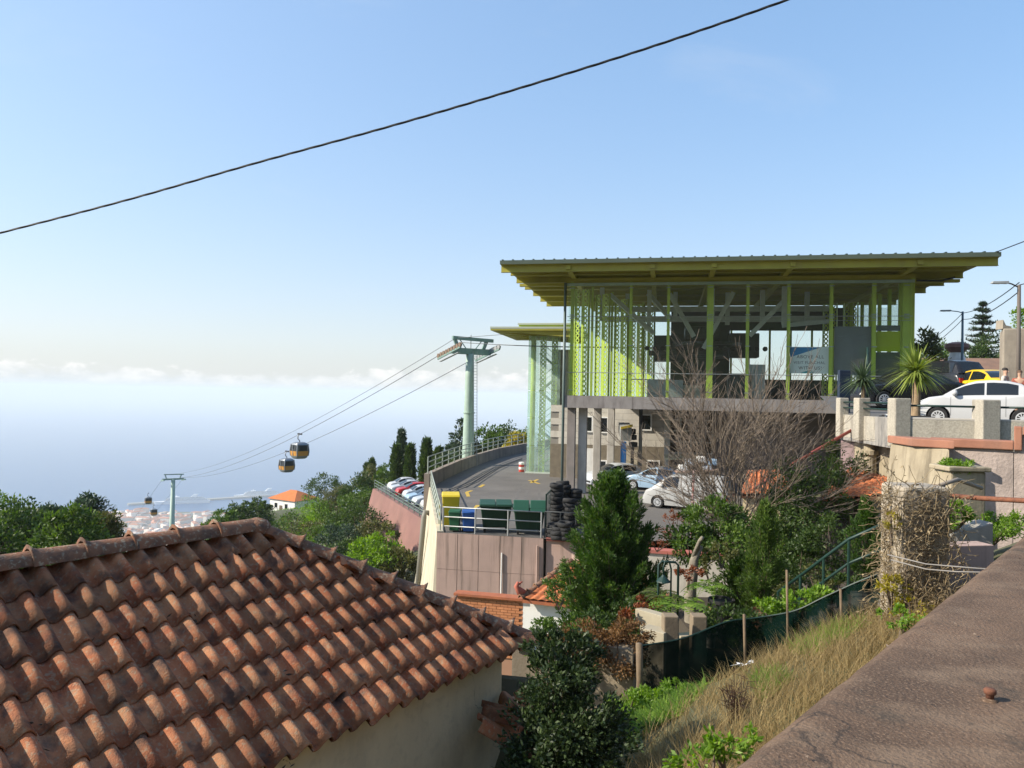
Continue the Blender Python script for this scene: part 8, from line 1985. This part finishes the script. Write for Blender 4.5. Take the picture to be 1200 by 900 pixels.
for (u, Y) in ((785, 13.3), (818, 13.6)):
    p = P(u, 740, Y); m = MB(); m.box(p.x - .13, p.x + .13, Y - .13, Y + .13, -6.5, P(u, 720, Y).z); m.build('pier', mat('pier_tan_shaded', (.23, .18, .12), (.17, .13, .09), 3, .9, .4, 20), lw, bevel=.02)  # tan darkened so the piers' shade sits in the colour
wall_seg(P(798, 745, 13.7), P(815, 745, 13.8), -6.5, P(806, 746, 13.7).z, .2, cream_d, 'wall', lw)
ped = thing('stone_stump', 'pale twisted old tree stump with a cut branch in the garden', 'stump', (P(812, 700, 16).x, 16, -6.5))
pz = [P(812, 735, 16), P(809, 700, 16), P(812, 672, 16), P(814, 655, 16), P(822, 640, 16)]
m = MB(); m.tube(interp_pts(pz, 4), [.19, .17, .15, .14, .13, .12, .115, .11, .105, .10, .10, .095, .085, .075, .065, .055, .045], 10); m.build('trunk', mat('stump_pale', (.26, .23, .175), (.17, .145, .11), 6, .95, 1.0, 18), ped, smooth=True)
m = MB(); m.tube([P(813, 652, 16), P(820, 634, 15.9), P(823, 630, 15.8)], [.06, .045, .04], 8); m.build('branch_stub', MATS['stump_pale'], ped, smooth=True)
def pot(label, c, r, h, mt, group='garden pots'):
    c = Vector((c.x, c.y, GPZ if 3.0 < c.x < 7.2 and 13.3 < c.y < 18 else gz(c.x, c.y)))
    m = MB(); m.lathe([(r * .65, 0), (r * .95, h * .85), (r * 1.08, h * .86), (r * 1.08, h), (r * .92, h), (r * .88, h * .88)], 16, c); return tag(m.build('flower_pot', mt, smooth=False), label, 'pot', group)
tp = mat('pot_terracotta', (.42, .20, .11), (.36, .17, .1), 5, .85); gp_ = mat('pot_grey', (.33, .31, .28), (.26, .24, .22), 5, .85); bp_ = mat('pot_black', (.02, .02, .021), rough=.6)
pot('terracotta pot under the slender pale conifer', P(890, 722, 15.5), .2, .42, tp)
pot('grey pot under the small conifer by the vine pillar', P(1013, 672, 13.6) - Vector((0, 0, .3)), .2, .36, gp_)
pot('large black tub beside the pale tree stump', P(846, 670, 16), .26, .5, bp_)
pot('pale stone urn in the dark hollow behind the handrail', P(955, 650, 16.2), .17, .4, gp_)
pot('small terracotta pot on the tub plants', P(838, 650, 16.5), .13, .22, tp)
pot('cream pot beside the cream wall', P(833, 705, 14.4), .13, .3, concrete_light)
pot('tall grey pot at the foot of the steps', P(925, 725, 13.6), .14, .34, gp_)
pot('terracotta pot among the red shrubs', P(866, 700, 15.2), .12, .24, tp)
bush('green clump rising from the large black tub', ((846, 648, 16, .28, .25, .2, 14), (830, 662, 15.8, .2, .2, .15, 8)), G_OLIVE, name='leafy_plant', leaf=.07, per=40, cat='plant')
# kerb stones and scraps on the slope
for i, (u, v, s) in enumerate(((725, 848, .16), (860, 772, .22), (893, 765, .2))):
    p = to_ground(np.array([[float(u), float(v)]]))[0]; m = MB(); a = s
    m.hexa([(p[0] - a, p[1] - a * .6, p[2] - .08), (p[0] + a, p[1] - a * .5, p[2] - .08), (p[0] + a * .9, p[1] + a * .6, p[2] - .08), (p[0] - a * .9, p[1] + a * .5, p[2] - .08)], [(p[0] - a * .8, p[1] - a * .5, p[2] + a * .5), (p[0] + a * .8, p[1] - a * .4, p[2] + a * .65), (p[0] + a * .7, p[1] + a * .4, p[2] + a * .6), (p[0] - a * .75, p[1] + a * .4, p[2] + a * .45)])
    tag(m.build('stone_block', concrete_light if i == 0 else concrete, bevel=.04), ('pale stone block lying in the light green weeds', 'grey kerb stone at the mesh fence foot', 'second grey kerb stone farther along the mesh fence')[i], 'stone')
for i in range(4):
    p = to_ground(np.array([[850. + 9 * i, 788. - 4 * (i % 2)]]))[0]; m = MB(); a = .06
    m.v = [(p[0] + random.gauss(0, a), p[1] + random.gauss(0, a), p[2] + .03 + random.random() * .1) for _ in range(7)]; m.f = [(0, 1, 2), (0, 2, 3), (0, 3, 4), (0, 4, 5), (0, 5, 6)]
    tag(m.build('plastic_scrap', mat('scrap_white', (.6, .6, .6), rough=.5)), 'crumpled white plastic scrap in the grass, %s' % ('nearest the weeds', 'second from the weeds', 'third from the weeds', 'farthest from the weeds')[i], 'litter', 'plastic scraps by the fence')
# clutter by the lower yard: sun umbrella and blue-white bundles on a rack
cl_ = thing('laundry_rack', 'rack of blue and white bundles under the cream awning', 'rack', (P(815, 560, 42).x, 42, YZ))
for i, (u, v, mt) in enumerate(((808, 541, ps_), (822, 538, white_paint), (835, 541, pb_l), (800, 548, white_paint), (828, 548, ps_))):
    p = P(u, v, 42); m = MB(); m.hexa([(p.x - .32, 41.7, p.z - .2), (p.x + .3, 41.75, p.z - .2), (p.x + .28, 42.3, p.z - .2), (p.x - .3, 42.25, p.z - .2)], [(p.x - .25, 41.8, p.z + .12), (p.x + .26, 41.8, p.z + .18), (p.x + .2, 42.2, p.z + .14), (p.x - .22, 42.2, p.z + .2)]); m.build('bundle', mt, cl_, bevel=.08)
for u in (798, 815, 832):
    p = P(u, 550, 42); m = MB(); m.bar((p.x, 42, YZ), (p.x, 42, p.z), .06); m.build('post', steel_galv, cl_)
m = MB(); m.bar(P(792, 553, 42), P(840, 550, 42), .8, .06); m.build('shelf', mat('shelf_striped', (.45, .30, .24), rough=.8), cl_)
m = MB(); p0, p1 = P(811, 600, 32), P(813, 552, 32); m.tube([(p0.x, 32, YZ), (p1.x, 32, p1.z)], .05, 8); tag(m.build('banded_pole', mat('pole_red_white', (.5, .35, .33), (.4, .08, .06), 4, .6, contrast=.05), smooth=True), 'red and white pole behind the bare tree', 'pole')

bush('dark thicket of garden plants behind the mesh fence', ((880, 735, 13.6, .5, .4, .3, 20), (850, 728, 13.8, .5, .4, .32, 20), (915, 722, 13.4, .4, .3, .25, 14), (860, 690, 17.2, .6, .4, .5, 20), (945, 700, 14.6, .4, .3, .3, 12)), G_DARK, leaf=.08, per=60)
bush('dark foliage crowding behind the slender potted conifer', ((920, 655, 17.5, .7, .5, .7, 26), (870, 665, 17.5, .5, .4, .5, 16)), G_DARK, leaf=.09, per=70)
bush('shaded shrubs beneath the tall conifer beside the cream garden wall', ((725, 725, 15.0, .45, .4, .35, 20), (738, 742, 13.6, .3, .3, .25, 14), (760, 705, 16.5, .5, .4, .3, 16), (700, 735, 14.5, .4, .3, .3, 14)), G_DARK, leaf=.075, per=60)
